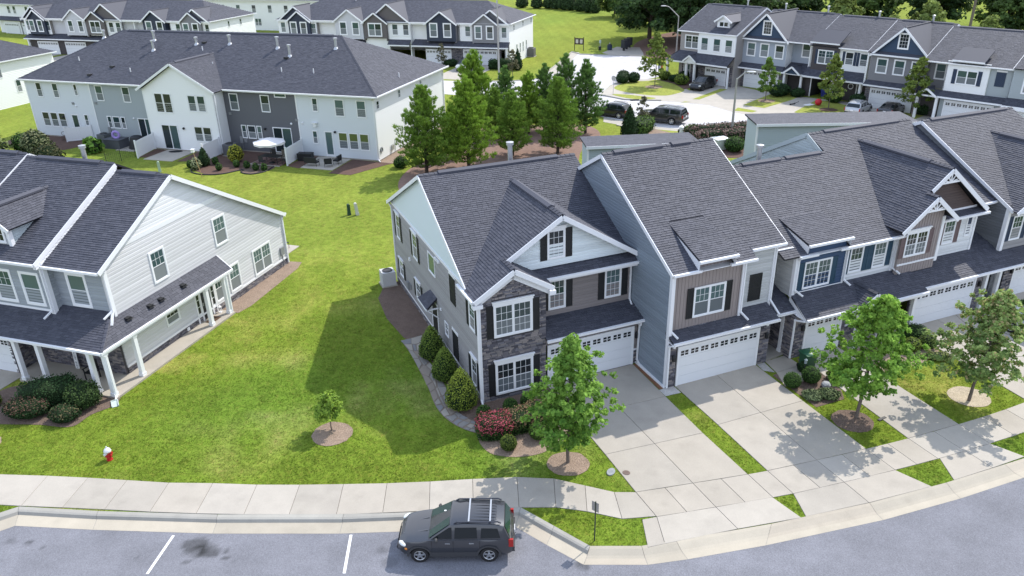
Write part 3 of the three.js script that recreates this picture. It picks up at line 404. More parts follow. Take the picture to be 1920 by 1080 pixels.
  const dn = (v) => v.clone().add(V(0, -0.12, 0.03)); for (const [p, q] of [[V(1.75, ay, zf), V(xc, yr, zf)], [V(9.2, yr - k * 4.45, zf), V(xc, yr, zf)], [V(-0.3, ay - k * 2.05, 0.3), V(1.75, ay, 0.3)], [V(3.78, ay - k * 2.03, 0.3), V(1.75, ay, 0.3)]]) board(H, dn(p), dn(q), 0.24, 0.05, M.trim, 'rake_board');
  mesh('eave_return', [box2(-0.36, 0.12, 5.42, 5.62, 0.0, 0.34), box2(3.55, 3.9, 5.42, 5.62, 0.0, 0.34)], M.trim, g);
  gutter(H, V(-0.36, 5.76, 0.25), V(-0.36, 5.76, -2.0)); spout(H, [V(-0.3, 5.6, 0.1), V(-0.1, 5.35, 0.12), V(-0.1, 0.3, 0.12), V(-0.1, 0.12, 0.35)]); spout(H, [V(-0.1, 5.5, -16.3), V(-0.06, 5.3, -15.95), V(-0.06, 0.1, -15.95)]);
  spout(H, [V(8.95, 5.75, -0.65), V(8.9, 5.5, -1.1), V(8.9, 3.5, -1.1), V(8.85, 3.25, -0.75)]);
  // garage
  shedRoof(H, 3.45, 9.25, -1.2, 3.45, 0.25, 2.9, {}); mesh('soffit', [box2(3.5, 9.2, 2.78, 2.82, -0.25, 0.25)], M.trim, g);
  wall(H, front(-0.25), [[3.5, 2.35], [8.98, 2.35], [8.98, 2.8], [3.5, 2.8]], S.bFront, { e: 0.17 }); wall(H, front(-0.25), [[8.72, 0.9], [8.98, 0.9], [8.98, 2.35], [8.72, 2.35]], S.bFront, { e: 0.17 }); stone(H, front(-0.25), [[8.72, 0], [8.98, 0], [8.98, 0.85], [8.72, 0.85]]);
  P(H, 'base_trim', [box2(8.7, 8.98, 0.85, 0.93, 0, 0.08)], M.trim, front(-0.25)); garage(H, front(-0.22), 3.78, 4.82, 2.2, {}); lantern(H, 8.85, 1.75, -0.12); mesh('bracket', [box2(8.86, 8.98, 2.45, 2.78, -0.2, 0.15)], M.trim, g);
  spout(H, [V(9.1, 2.8, 0.3), V(8.93, 2.6, 0.0), V(8.93, 0.3, -0.1), V(8.96, 0.1, 0.1), V(8.98, 0.06, 2.4)]);
  ventPipe(H, 5.45, 9.2, -9.0, 1.35, 0.14);
  finish(H);
}
{ // House C
  const H = House('townhouse', 'taupe board-and-batten townhouse with tall blue-grey side wall, right of the stone bay house', 'house', bw(9, 0), BT); const g = H.g; const X = 9, w = (x) => x - X;
  wall(H, left(0.04), [[-12, 0.1], [2.5, 0.1], [2.5, 6.35], [-4.6, 10.3], [-12, 6.3]], S.cBlue, { e: 0.17 });
  corner(H, w(9.06), 2.52, 0.1, 6.35, 0.2);
  wall(H, front(2.3), [[0.05, 3.0], [w(13.35), 3.0], [w(13.35), 6.4], [w(12.35), 6.5], [w(12.3), 6.9], [w(10.3), 6.9], [w(10.25), 6.5], [0.05, 6.4]], S.cTaupe, { mode: 'batten', e: 0.2 });
  win(H, front(2.3), w(10.55), 3.7, 1.74, 1.5, { units: 2, grid: [3, 2], trim: 0.08, shutter: 0.36, up: M.paneU[3], lo: M.paneL[1] });
  wall(H, front(1.9), [[w(13.35), 2.9], [w(15.6), 2.9], [w(15.6), 6.5], [w(13.35), 6.5]], S.cLight, { e: 0.17 }); shut(H, front(1.9), w(14.15), 3.57, 0.78, 1.52); wall(H, right(w(13.35)), [[-2.3, 3], [-1.9, 3], [-1.9, 6.4], [-2.3, 6.4]], S.cTaupe, { mode: 'none' });
  wall(H, right(w(15.6)), [[-1.9, 2.8], [12, 2.8], [12, 6.3], [4.6, 10.2], [-1.9, 6.5]], S.cLight, { single: false, e: 0.17 });
  corner(H, w(13.36), 2.3, 3.0, 6.4, 0.14); corner(H, w(15.58), 1.9, 2.9, 6.4, 0.16);
  P(H, 'base_trim', [box2(0, w(13.35), 3.0, 3.12, 0, 0.04)], M.trim, front(2.3));
  // roofs
  const m = (10.5 - 6.45) / 7.35; roof(H, [V(-0.1, 6.45, 2.75), V(w(10.3), 6.45, 2.75), V(w(10.3), 6.45 + m * 2.75, 0), V(w(12.35), 6.45 + m * 2.75, 0), V(w(12.35), 6.45, 2.75), V(w(13.75), 6.45, 2.75), V(w(13.75), 10.5, -4.6), V(-0.1, 10.5, -4.6)]); roof(H, [V(w(13.75), 6.45 + m * 0.5, 2.25), V(w(15.92), 6.45 + m * 0.5, 2.25), V(w(15.92), 10.5, -4.6), V(w(13.75), 10.5, -4.6)]);
  roof(H, [V(-0.1, 10.5, -4.6), V(w(15.92), 10.5, -4.6), V(w(15.92), 6.4, -12.2), V(-0.1, 6.4, -12.2)], { shingle: false, m: M.shingles[2] });
  ridge(H, V(-0.1, 10.5, -4.6), V(w(15.92), 10.5, -4.6)); ridgeVent(H, V(0.6, 10.5, -4.6), V(3.6, 10.5, -4.6), 0); ridgeVent(H, V(4.2, 10.5, -4.6), V(5.4, 10.5, -4.6), 0);
  for (const [p, q] of [[V(-0.13, 6.33, 2.75), V(-0.13, 10.38, -4.6)], [V(-0.13, 6.28, -12.2), V(-0.13, 10.38, -4.6)], [V(w(15.95), 6.6, 2.25), V(w(15.95), 10.38, -4.6)]]) board(H, p, q, 0.2, 0.05, M.trim, 'rake_board');
  gutter(H, V(-0.1, 6.38, 2.82), V(w(10.45), 6.38, 2.82)); gutter(H, V(w(12.15), 6.38, 2.82), V(w(13.75), 6.38, 2.82)); gutter(H, V(w(13.8), 6.65, 2.32), V(w(15.92), 6.65, 2.32));
  roof(H, [V(w(10.25), 6.98, 2.9), V(w(12.4), 6.98, 2.9), V(w(12.4), 8.05, -0.35), V(w(10.25), 8.05, -0.35)]); gutter(H, V(w(10.2), 6.9, 2.97), V(w(12.45), 6.9, 2.97));
  for (const x of [w(10.27), w(12.38)]) mesh('dormer_cheek', [quadGeo([[V(x, 6.4, 2.85), V(x, 6.9, 2.9), V(x, 7.88, 0.02)], [V(x + 0.03, 7.88, 0.02), V(x + 0.03, 6.9, 2.9), V(x + 0.03, 6.4, 2.85)]])], M.trim, g);
  mesh('soffit', [box2(0, w(13.7), 6.3, 6.34, 2.3, 2.75), box2(w(13.4), w(15.9), 6.55, 6.59, 1.9, 2.25)], M.trim, g);
  shedRoof(H, 0.0, w(13.4), 2.3, 3.12, 3.05, 2.83, { gut: false }); roof(H, [V(w(13.4), 2.83, 3.05), V(w(15.45), 2.83, 3.05), V(w(15.45), 3.28, 1.9), V(w(13.4), 3.28, 1.9)]); gutter(H, V(0, 2.76, 3.11), V(w(15.45), 2.76, 3.11));
  stone(H, front(2.6), [[0.02, 0], [w(15.3), 0], [w(15.3), 2.75], [0.02, 2.75]], [[w(9.5), w(14.7), 0, 2.36]], { d: 0.06 }); garage(H, front(2.61), w(9.68), 4.82, 2.18, {}); stone(H, right(w(15.3)), [[-2.6, 0], [-0.4, 0], [-0.4, 2.75], [-2.6, 2.75]]);
  mesh('soffit', [box2(0, w(15.4), 2.68, 2.72, 2.3, 3.0)], M.trim, g);
  for (const x of [w(9.28), w(15.0)]) { mesh('bracket', [box2(x - 0.06, x + 0.06, 2.35, 2.72, 2.66, 2.78), box2(x - 0.06, x + 0.06, 2.6, 2.72, 2.78, 3.0)], M.trim, g); lantern(H, x, 1.75, 2.78); }
  spout(H, [V(0.02, 6.35, 2.75), V(0.1, 6.15, 2.6), V(0.14, 3.25, 2.5), V(0.3, 3.0, 2.95)]); spout(H, [V(w(13.6), 6.35, 2.75), V(w(13.42), 6.15, 2.4), V(w(13.42), 3.35, 2.4), V(w(13.6), 3.05, 2.85)]); spout(H, [V(w(15.85), 6.6, 2.25), V(w(15.62), 6.4, 2.0), V(w(15.62), 3.4, 2.0), V(w(15.55), 2.95, 2.9)]);
  spout(H, [V(0.0, 2.7, 3.05), V(0.0, 2.5, 2.72), V(0.0, 0.1, 2.72)]); mesh('ground_drain', [bar(V(-0.06, 0.06, 2.6), V(-0.06, 0.06, -0.3), 0.1, 0.09)], M.white, g);
  // entry between this house and the blue one
  wall(H, front(-0.4), [[w(15.3), 0.1], [w(17), 0.1], [w(17), 2.9], [w(15.3), 2.9]], S.door, { mode: 'none' }); shedRoof(H, w(15.45), w(17.05), 0.5, 3.55, 2.6, 2.8, {}); wall(H, front(0.5), [[w(15.6), 3.4], [w(17), 3.4], [w(17), 5.9], [w(15.6), 5.9]], S.cLight, { e: 0.17 });
  mesh('porch_column', [box2(w(16.55), w(16.75), 0.08, 2.7, 2.0, 2.2), box2(w(16.52), w(16.78), 0.08, 0.25, 1.97, 2.23)], M.white, g); mesh('porch_column', [box2(w(16.9), w(17.0), 0.08, 2.7, 2.2, 2.3)], M.white, g); mesh('porch_slab', [prism([[w(15.3), -0.4], [w(17), -0.4], [w(17), 2.35], [w(15.3), 2.6]], 0, 0.1)], M.conc[1], g);
  finish(H);
}
{ // House D: blue shake front
  const H = House('townhouse', 'townhouse with navy blue boxed front and single garage behind the green bin', 'house', bw(17, 0), BT); const g = H.g; const w = (x) => x - 17; const sl = 0.46;
  wall(H, left(0.0), [[-1.5, 3.3], [1.96, 3.3], [1.96, 5.85], [-1.5, 7.3]], S.cLight, { e: 0.17 }); wall(H, left(0.02), [[-4, 0], [2.8, 0], [2.8, 2.85], [-4, 2.85]], S.door, { mode: 'none' });
  wall(H, front(2.0), [[0, 3.3], [w(20.35), 3.3], [w(20.35), 5.75], [w(20.2), 5.8], [w(20.2), 6.25], [w(17.55), 6.25], [w(17.55), 5.8], [0, 5.7]], S.dBlue, { e: 0.19, partName: 'shake_board' });
  win(H, front(2.0), w(17.68), 3.68, 1.7, 1.44, { units: 2, grid: [3, 2], lowGrid: true, trim: 0.07, shutter: 0.36, shm: S.tealShut, up: M.paneU[1], lo: M.paneD[1] }); corner(H, 0.02, 2.0, 3.3, 5.7, 0.2); corner(H, w(20.38), 2.0, 3.4, 5.7, 0.12);
  P(H, 'base_trim', [box2(0, w(20.35), 3.42, 3.52, 0, 0.04)], M.trim, front(2.0));
  wall(H, front(1.9), [[w(20.4), 3.4], [w(24), 3.4], [w(24), 5.75], [w(20.4), 5.75]], S.dWhite, { e: 0.17 });
  win(H, front(1.9), w(20.85), 3.95, 0.8, 1.4, { grid: [3, 2], trim: 0.07, shutter: 0.36, shm: S.tealShut, up: M.paneU[0] }); win(H, front(1.9), w(22.55), 3.95, 0.8, 1.4, { grid: [3, 2], trim: 0.07, shutter: 0.36, shm: S.tealShut, up: M.paneU[1] }); P(H, 'panel_frame', [box2(w(20.42), w(24), 3.68, 3.8, 0, 0.04), box2(w(20.42), w(24), 5.56, 5.7, 0, 0.05)], M.trim, front(1.9)); corner(H, w(23.95), 1.95, 3.5, 5.7, 0.16);
  const y = (z) => 5.75 + sl * (2.3 - z), zr = -4.3; roof(H, [V(w(15.95), y(2.3), 2.3), V(w(17.5), y(2.3), 2.3), V(w(17.5), y(-.1), -.1), V(w(20.3), y(-.1), -.1), V(w(20.3), y(2.3), 2.3), V(w(24.05), y(2.3), 2.3), V(w(24.05), y(zr), zr), V(w(15.95), y(zr), zr)]); roof(H, [V(w(15.95), y(zr), zr), V(w(24.05), y(zr), zr), V(w(24.05), 5.5, -11), V(w(15.95), 5.5, -11)], { shingle: false, m: M.shingles[2] });
  ridge(H, V(w(15.95), y(zr), zr), V(w(24), y(zr), zr)); ridgeVent(H, V(w(17.9), y(zr), zr), V(w(20.6), y(zr), zr), 0); ridgeVent(H, V(w(21), y(zr), zr), V(w(23.6), y(zr), zr), 0);
  roof(H, [V(w(17.45), 6.3, 2.3), V(w(20.35), 6.3, 2.3), V(w(20.35), 6.93, -0.25), V(w(17.45), 6.93, -0.25)]); gutter(H, V(w(17.42), 6.22, 2.37), V(w(20.38), 6.22, 2.37)); gutter(H, V(w(16.9), 5.68, 2.37), V(w(18.1), 5.68, 2.37)); gutter(H, V(w(19.6), 5.68, 2.37), V(w(24.2), 5.68, 2.37)); gutter(H, V(w(15.95), 6.0, 1.7), V(w(16.95), 6.0, 1.7));
  for (const x of [w(17.47), w(20.32)]) mesh('dormer_cheek', [quadGeo([[V(x, 5.7, 2.25), V(x, 6.25, 2.3), V(x, 6.86, -0.1)], [V(x + 0.03, 6.86, -0.1), V(x + 0.03, 6.25, 2.3), V(x + 0.03, 5.7, 2.25)]])], M.trim, g);
  mesh('soffit', [box2(0, w(24), 5.62, 5.66, 1.9, 2.3)], M.trim, g);
  // lower roof, garage, small porch gable
  roof(H, [V(w(16.72), 2.72, 3.64), V(w(25.15), 2.72, 3.72), V(w(25.15), 3.5, 1.95), V(w(16.95), 3.5, 1.95)]); gutter(H, V(w(16.72), 2.65, 3.7), V(w(20.3), 2.65, 3.72)); gutter(H, V(w(22.2), 2.65, 3.78), V(w(25.15), 2.65, 3.78)); mesh('soffit', [box2(w(16.75), w(25.1), 2.58, 2.62, 2.6, 3.64)], M.trim, g);
  crossGable(H, w(21.23), 3.42, 3.85, w(20.2), w(22.3), 0.68, 3.68, 2.72, 0.44, {}); wall(H, front(3.7), [[w(20.25), 2.6], [w(22.25), 2.6], [w(22.25), 2.72], [w(21.23), 3.36], [w(20.25), 2.72]], M.trim, { mode: 'none' });
  mesh('porch_beam', [box2(w(20.2), w(25.1), 2.42, 2.6, 3.5, 3.68)], M.trim, g);
  stone(H, front(2.85), [[w(16.65), 0], [w(20.3), 0], [w(20.3), 2.6], [w(16.65), 2.6]], [[w(17.45), w(19.95), 0, 2.4]]); garage(H, front(2.86), w(17.55), 2.3, 2.2, { lites: 4 }); stone(H, left(w(16.65)), [[0.5, 0], [2.85, 0], [2.85, 2.6], [0.5, 2.6]]);
  mesh('gable_wing', [quadGeo([[V(w(16.72), 2.6, 3.6), V(w(16.72), 2.72, 3.6), V(w(16.95), 3.45, 1.95), V(w(16.95), 2.6, 1.95)]])], M.trim, g);
  lantern(H, w(17.2), 1.8, 3.0); spout(H, [V(w(16.7), 2.6, 3.6), V(w(16.62), 2.4, 2.95), V(w(16.62), 0.1, 2.95)]); spout(H, [V(w(17.0), 5.65, 2.3), V(w(17.1), 5.4, 2.12), V(w(17.1), 3.7, 2.12), V(w(17.35), 3.45, 2.5)]); spout(H, [V(w(20.3), 5.65, 2.3), V(w(20.4), 5.4, 2.14), V(w(20.4), 3.7, 2.14), V(w(20.6), 3.45, 2.5)]); spout(H, [V(w(24.1), 5.65, 2.3), V(w(23.97), 5.4, 2.1), V(w(23.97), 3.7, 2.1), V(w(24.15), 3.45, 2.5)]);
  // recessed entry, dark, with columns
  wall(H, front(0.6), [[w(20.3), 0], [w(25), 0], [w(25), 2.6], [w(20.3), 2.6]], S.door, { mode: 'none' }); stone(H, front(2.2), [[w(20.3), 0], [w(22.2), 0], [w(22.2), 2.6], [w(20.3), 2.6]], [[w(20.8), w(21.6), 0.7, 2.2]]); win(H, front(2.2), w(20.85), 0.8, 0.7, 1.3, { trim: 0.07 });
  for (const [x, z] of [[20.6, 3.45], [22.3, 3.45], [24.85, 3.2]]) mesh('porch_column', [box2(w(x) - 0.1, w(x) + 0.1, 0.06, 2.45, z - 0.1, z + 0.1), box2(w(x) - 0.13, w(x) + 0.13, 0.06, 0.22, z - 0.13, z + 0.13)], M.white, g); mesh('porch_slab', [prism([[w(20.3), 0.6], [w(25), 0.6], [w(25), 3.6], [w(20.3), 3.6]], 0, 0.08)], M.conc[1], g);
  ventPipe(H, w(19.7), 8.3, -5.0, 1.3, 0.14);
  finish(H);
}
{ // House E: two stepped gables
  const H = House('townhouse', 'townhouse with two stepped front gables trimmed in white fretwork, right of the blue front', 'house', bw(24, 0), BT); const g = H.g; const w = (x) => x - 24, sl = 0.46, y = (z) => 5.75 + sl * (2.3 - z), zr = -5.9;
  roof(H, [V(0, y(2.3), 2.3), V(w(25), y(2.3), 2.3), V(w(32.3), y(1.3), 1.3), V(w(32.3), y(zr), zr), V(0, y(zr), zr)]); roof(H, [V(0, y(zr), zr), V(w(32.3), y(zr), zr), V(w(32.3), 5.6, -13.6), V(0, 5.6, -13.6)], { shingle: false, m: M.shingles[2] }); ridge(H, V(0, y(zr), zr), V(w(32.3), y(zr), zr)); ridgeVent(H, V(1, y(zr), zr), V(w(31.5), y(zr), zr), 0.03);
  wall(H, left(0.03), [[-13.4, 0.2], [0, 0.2], [0, 6.6], [zr, y(zr) - 0.12], [-13.4, 5.6]], S.gLight, { e: 0.17 }); board(H, V(-0.06, 5.5, -13.6), V(-0.06, y(zr) - 0.08, zr), 0.26, 0.05, S.gLight, 'rake_board'); board(H, V(-0.06, 8.5, -4.2), V(-0.06, y(zr) - 0.08, zr), 0.26, 0.05, S.gLight, 'rake_board');
  const xc = w(27.1), yr = 9.05, k = 0.8, zE = 2.3, yE = 5.75, zi = zE - (yr - yE) / sl, zv = (xx) => zE - (yr - k * Math.abs(xx - xc) - yE) / sl;
  const xs = w(25.6), ys = yr - k * (xc - xs), xl = w(23.45);
  roof(H, [V(xc, yr, 2.1), V(xc, yr, zi), V(xl, yr - k * (xc - xl), Math.min(zv(xl), 2.3)), V(xl, yr - k * (xc - xl), 2.75), V(xs, ys, 2.75), V(xs, ys, 2.1)]);
  roof(H, [V(xc, yr, 2.1), V(xc, yr, zi), V(w(30.6), yr - k * (w(30.6) - xc), zv(w(30.6))), V(w(30.6), yr - k * (w(30.6) - xc), 2.1)]);
  roof(H, [V(xs, ys, 2.75), V(w(27.5), ys - k * 1.9, 2.75), V(w(27.5), ys - k * 1.9, 1.6), V(xs, ys, 1.6)]); ridge(H, V(xc, yr, 2.1), V(xc, yr, zi), 0.32); ridgeVent(H, V(xc, yr, 1.2), V(xc, yr, zi), 0.1); ridge(H, V(xs, ys, 2.75), V(xs, ys, 2.0));
  const dn = (v) => v.clone().add(V(0, -0.12, 0.03)); for (const [p, q] of [[V(w(25.8), yr - k * 1.3, 2.1), V(xc, yr, 2.1)], [V(w(30.6), yr - k * 3.5, 2.1), V(xc, yr, 2.1)], [V(xl, yr - k * (xc - xl), 2.75), V(xs, ys, 2.75)], [V(w(27.5), ys - k * 1.9, 2.75), V(xs, ys, 2.75)]]) board(H, dn(p), dn(q), 0.24, 0.05, M.trim, 'rake_board');
  for (const [x, yy, z] of [[xc, yr - 0.1, 2.08], [xs, ys - 0.1, 2.73]]) { const f = [bar(V(x - 0.75, yy - 0.7, z), V(x + 0.75, yy - 0.7, z), 0.05, 0.1)]; for (let t = -2; t <= 2; t++) f.push(bar(V(x, yy - 0.7, z), V(x + t * 0.26, yy - 0.14 - Math.abs(t) * 0.21, z), 0.04, 0.06)); mesh('gable_fretwork', f, M.white, g); }
  wall(H, front(2.3), [[w(24), 3.3], [w(26.85), 3.3], [w(26.85), ys - k * 1.25 - 0.1], [xs, ys - 0.15], [w(24), ys - k * 1.6 - 0.1]], S.cTaupe, { mode: 'batten', e: 0.2 }); win(H, front(2.3), w(24.35), 4.42, 1.5, 1.3, { units: 2, grid: [3, 2], lowGrid: true, trim: 0.08, header: true, shutter: 0.34, shm: S.brownShut, up: M.paneD[0], lo: M.paneL[1] }); P(H, 'base_trim', [box2(0, w(26.9), 3.86, 3.96, 0, 0.04)], M.trim, front(2.3)); corner(H, w(26.9), 2.25, 3.7, 6.4, 0.2);
  wall(H, front(1.65), [[w(26), 6.2], [w(30.2), 6.2], [xc, yr - 0.2], [w(26), 7.9]], S.eBrown, { e: 0.17, partName: 'shake_board', label: 'brown shake gable' }); shedRoof(H, w(26.9), w(30.7), 1.65, 6.25, 2.15, 6.05, {}); P(H, 'frieze_board', [box2(w(26), w(30.2), 6.25, 6.37, 0, 0.05)], M.trim, front(1.65));
  wall(H, front(1.65), [[w(26.9), 3.3], [w(30.4), 3.3], [w(30.4), 6.0], [w(26.9), 6.0]], S.dWhite, { e: 0.17 }); win(H, front(1.65), w(28.0), 4.3, 0.75, 1.35, { grid: [3, 2], trim: 0.07, shutter: 0.34, shm: S.brownShut, up: M.paneU[1] }); win(H, front(1.65), w(29.75), 4.5, 0.36, 1.35, { trim: 0.06, up: M.navy, lo: M.navy }); wall(H, right(w(30.4)), [[-1.65, 3.3], [0, 3.3], [0, 6.2], [-1.65, 6]], S.dWhite, { e: 0.17 }); wall(H, front(0.3), [[w(30.4), 3.3], [w(32.3), 3.3], [w(32.3), 6.2], [w(30.4), 6.2]], S.dWhite, { e: 0.17 }); corner(H, w(30.4), 1.65, 3.4, 6.0, 0.14);
  gutter(H, V(w(30.7), y(1.35) - 0.08, 1.42), V(w(32.3), y(1.3) - 0.08, 1.4)); gutter(H, V(0, 5.68, 2.37), V(w(24.3), 5.68, 2.37));
  roof(H, [V(w(25.15), 2.72, 3.3), V(w(36), 2.72, 3.3), V(w(36), 3.55, 1.6), V(w(25.15), 3.55, 1.6)]); roof(H, [V(w(27), 3.56, 1.58), V(w(32.3), 3.56, 1.58), V(w(32.3), 4.0, 0.3), V(w(27), 4.0, 0.3)]); gutter(H, V(w(25.15), 2.65, 3.36), V(w(36), 2.65, 3.36)); mesh('soffit', [box2(w(25.2), w(36), 2.58, 2.62, 2.6, 3.28)], M.trim, g);
  stone(H, front(2.85), [[w(24.95), 0], [w(30.6), 0], [w(30.6), 2.6], [w(24.95), 2.6]], [[w(25.05), w(30), 0, 2.36]]); garage(H, front(2.86), w(25.15), 4.75, 2.2, {}); lantern(H, w(30.3), 1.8, 3.0);
  wall(H, front(0.6), [[w(30.6), 0], [w(32.3), 0], [w(32.3), 2.6], [w(30.6), 2.6]], S.door, { mode: 'none' }); for (const x of [30.85, 31.95]) mesh('porch_column', [box2(w(x) - 0.1, w(x) + 0.1, 0.06, 2.6, 2.8, 3.0)], M.white, g); mesh('porch_slab', [prism([[w(30.6), 0.6], [w(32.3), 0.6], [w(32.3), 3.0], [w(30.6), 3.0]], 0, 0.08)], M.conc[1], g);
  const ch = mesh('porch_bench', [box(0.9, 0.06, 0.4, w(31.4), 0.48, 1.6), box(0.9, 0.5, 0.05, w(31.4), 0.75, 1.42)], M.darkmetal, g);
  finish(H);
}
{ // House F at the right edge
  const H = House('townhouse', 'grey townhouse with navy shutters at the right edge of the picture', 'house', bw(32.3, 0), BT); const g = H.g; const w = (x) => x - 32.3;
  const sl = 0.5, y = (z) => 5.95 + sl * (2.6 - z), zr = -4.8; wall(H, left(0.02), [[-13, 0.1], [2.2, 0.1], [2.2, 6.0], [zr, y(zr) - 0.12], [-13, 5.6]], S.fDark, { e: 0.17 }); corner(H, 0.06, 2.2, 3.3, 5.95, 0.22);
  wall(H, front(2.2), [[0, 3.3], [8, 3.3], [8, 6], [0, 6]], S.fGrey, { e: 0.17 }); win(H, front(2.2), w(32.95), 3.9, 0.78, 1.42, { grid: [3, 2], trim: 0.07, shutter: 0.34, shm: M.navy, up: M.paneU[0] }); win(H, front(2.2), w(35.4), 3.9, 0.78, 1.42, { grid: [3, 2], trim: 0.07, shutter: 0.34, shm: M.navy });
  gableX(H, -0.1, 8, 2.6, 5.95, zr, y(zr), -13.2, 5.5, { rakeR: false }); crossGable(H, w(36.6), 8.85, 2.9, w(32.1), w(41), 0.65, 2.6, 5.95, sl, { vent: true });
  wall(H, front(2.25), [[w(32.9), 6.2], [w(40.2), 6.2], [w(36.6), 8.6]], S.fDark, { e: 0.17 }); shedRoof(H, 0, 8, 2.25, 6.15, 2.85, 5.95, {});
  stone(H, front(2.45), [[w(33.0), 0], [w(33.8), 0], [w(33.8), 2.6], [w(33.0), 2.6]]); wall(H, front(2.4), [[w(33.8), 2.25], [w(40), 2.25], [w(40), 2.7], [w(33.8), 2.7]], S.fGrey, {}); garage(H, front(2.4), w(33.95), 4.8, 2.15, {}); wall(H, left(w(33)), [[-2, 0], [2.4, 0], [2.4, 2.6], [-2, 2.6]], M.trim, { mode: 'none' }); lantern(H, w(33.4), 1.9, 2.65);
  roof(H, [V(w(36.0), 2.72, 3.3), V(w(40.3), 2.72, 3.3), V(w(40.3), 3.55, 1.6), V(w(36.0), 3.55, 1.6)]);
  finish(H);
}
for (const [lab, x, z, th, wd, dp] of [['low pale blue rear building behind the taupe townhouse roof', 6.12, -58.75, 4, 8.5, 2.6], ['pale blue sided rear building beside the lamp post and hedge', 20.9, -64.5, -2, 13, 3.4]]) {
  const H = House('rear_building', lab, 'house', [x, z], rad(th), null, false);
  wall(H, front(0), [[0, 0], [wd, 0], [wd, 5.8], [0, 5.8]], S.gLight, { e: 0.17 }); wall(H, left(0), [[-dp, 0], [0, 0], [0, 5.8], [-dp, 5.8]], S.gLight, { e: 0.17 }); wall(H, right(wd), [[0, 0], [dp, 0], [dp, 5.8], [0, 5.8]], S.gLight, {}); wall(H, back(-dp), [[-wd, 0], [0, 0], [0, 5.8], [-wd, 5.8]], S.gLight, {});
  roof(H, [V(-0.2, 5.95, 0.3), V(wd + 0.2, 5.95, 0.3), V(wd + 0.2, 5.9, -dp - 0.3), V(-0.2, 5.9, -dp - 0.3)], { tone: 1 });
  board(H, V(-0.2, 5.85, 0.32), V(wd + 0.2, 5.85, 0.32), 0.22, 0.04); corner(H, 0, 0, 0, 5.8, 0.14); finish(H);
}
// ---------- ground ----------
reseed(7);
// kerb-back line of the front street, z as a function of x: the lawn ends there
const KB = [[-400, 130], [-120, 10], [-60, -14], [-30, -22.6], [-21.9, -25.2], [-20.9, -25.8], [-17.4, -25.4], [-12.3, -25.02], [-7.1, -24.86], [0.15, -25.02], [2.77, -22.76], [4.74, -22.7], [5.5, -22.83], [6.1, -22.96], [8.67, -23.46], [11.05, -23.94], [14.38, -24.8], [18.49, -26.06], [20.57, -26.8], [24.5, -28.2], [30, -30.3], [40, -34.5], [60, -44], [400, -240]];
const zAt = (L, x) => { for (let i = 0; i + 1 < L.length; i++) if (x <= L[i + 1][0] || i + 2 === L.length) { const a = L[i], b = L[i + 1]; return a[1] + (b[1] - a[1]) * (x - a[0]) / (b[0] - a[0]); } };
function lawnTone(x, z) {
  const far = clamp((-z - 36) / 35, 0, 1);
  let a = fbm(x * 0.32 + 5, z * 0.32, 201, 4), b = fbm(x * 0.09, z * 0.09, 203, 3), c = fbm(x * 0.9, z * 0.9, 205, 3);
  // wear along the strip beside the porch house and dry streaks
  const dry = clamp((a * 0.6 + c * 0.4 - 0.53) * 5, 0, 1) * (1 - 0.6 * far);
  const lush = clamp((b - 0.45) * 3, 0, 1);
  let r = 0.195, g = 0.258, bl = 0.032;
  r = lerp(r, 0.34, dry * 0.8); g = lerp(g, 0.315, dry * 0.8); bl = lerp(bl, 0.085, dry * 0.8);
  r = lerp(r, 0.115, lush * 0.6); g = lerp(g, 0.225, lush * 0.6);
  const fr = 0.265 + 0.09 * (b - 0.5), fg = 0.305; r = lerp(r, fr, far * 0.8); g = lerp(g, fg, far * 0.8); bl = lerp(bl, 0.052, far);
  const st = 1 + 0.05 * Math.sin((x * 0.95 + z * 0.3) * 3.2 + 2 * fbm(x * .1, z * .1, 207, 2)); const k = st * 1.12 * (0.9 + 0.35 * (a - 0.5)); return [r * k, g * k, bl * k];
}
{
  const xs = [], q = new Set(); for (const v of [-1500, -900, -600, -400, -280, -200, -160]) q.add(v); for (let v = -130; v < -48; v += 4) q.add(v); for (let v = -48; v <= 50; v += 0.8) q.add(+v.toFixed(2)); for (let v = 52; v < 130; v += 4) q.add(v); for (const v of [160, 200, 280, 400, 600, 900, 1500]) q.add(v); for (const k of KB) q.add(k[0]);
  xs.push(...[...q].sort((a, b) => a - b)); const ds = []; for (let d = 0; d < 30; d += 0.7) ds.push(d); for (let d = 30; d < 80; d += 1.6) ds.push(d); for (let d = 80; d < 220; d += 5) ds.push(d); ds.push(260, 320, 420, 600, 900, 1500, 2400);
  const p = [], c = [], uv = [], id = []; const W = ds.length;
  for (const x of xs) for (const d of ds) { const z = zAt(KB, x) - d; p.push(x, 0, z); c.push(...lawnTone(x, z)); uv.push(x, z); }
  for (let i = 0; i + 1 < xs.length; i++) for (let j = 0; j + 1 < W; j++) { const a = i * W + j; id.push(a, a + W, a + 1, a + 1, a + W, a + W + 1); }
  const g = new THREE.BufferGeometry(); g.setAttribute('position', new THREE.BufferAttribute(new Float32Array(p), 3)); g.setAttribute('color', new THREE.BufferAttribute(new Float32Array(c), 3)); g.setAttribute('uv', new THREE.BufferAttribute(new Float32Array(uv), 2)); g.setIndex(id); g.computeVertexNormals();
  structure(mesh('lawn', g, M.lawn));
}
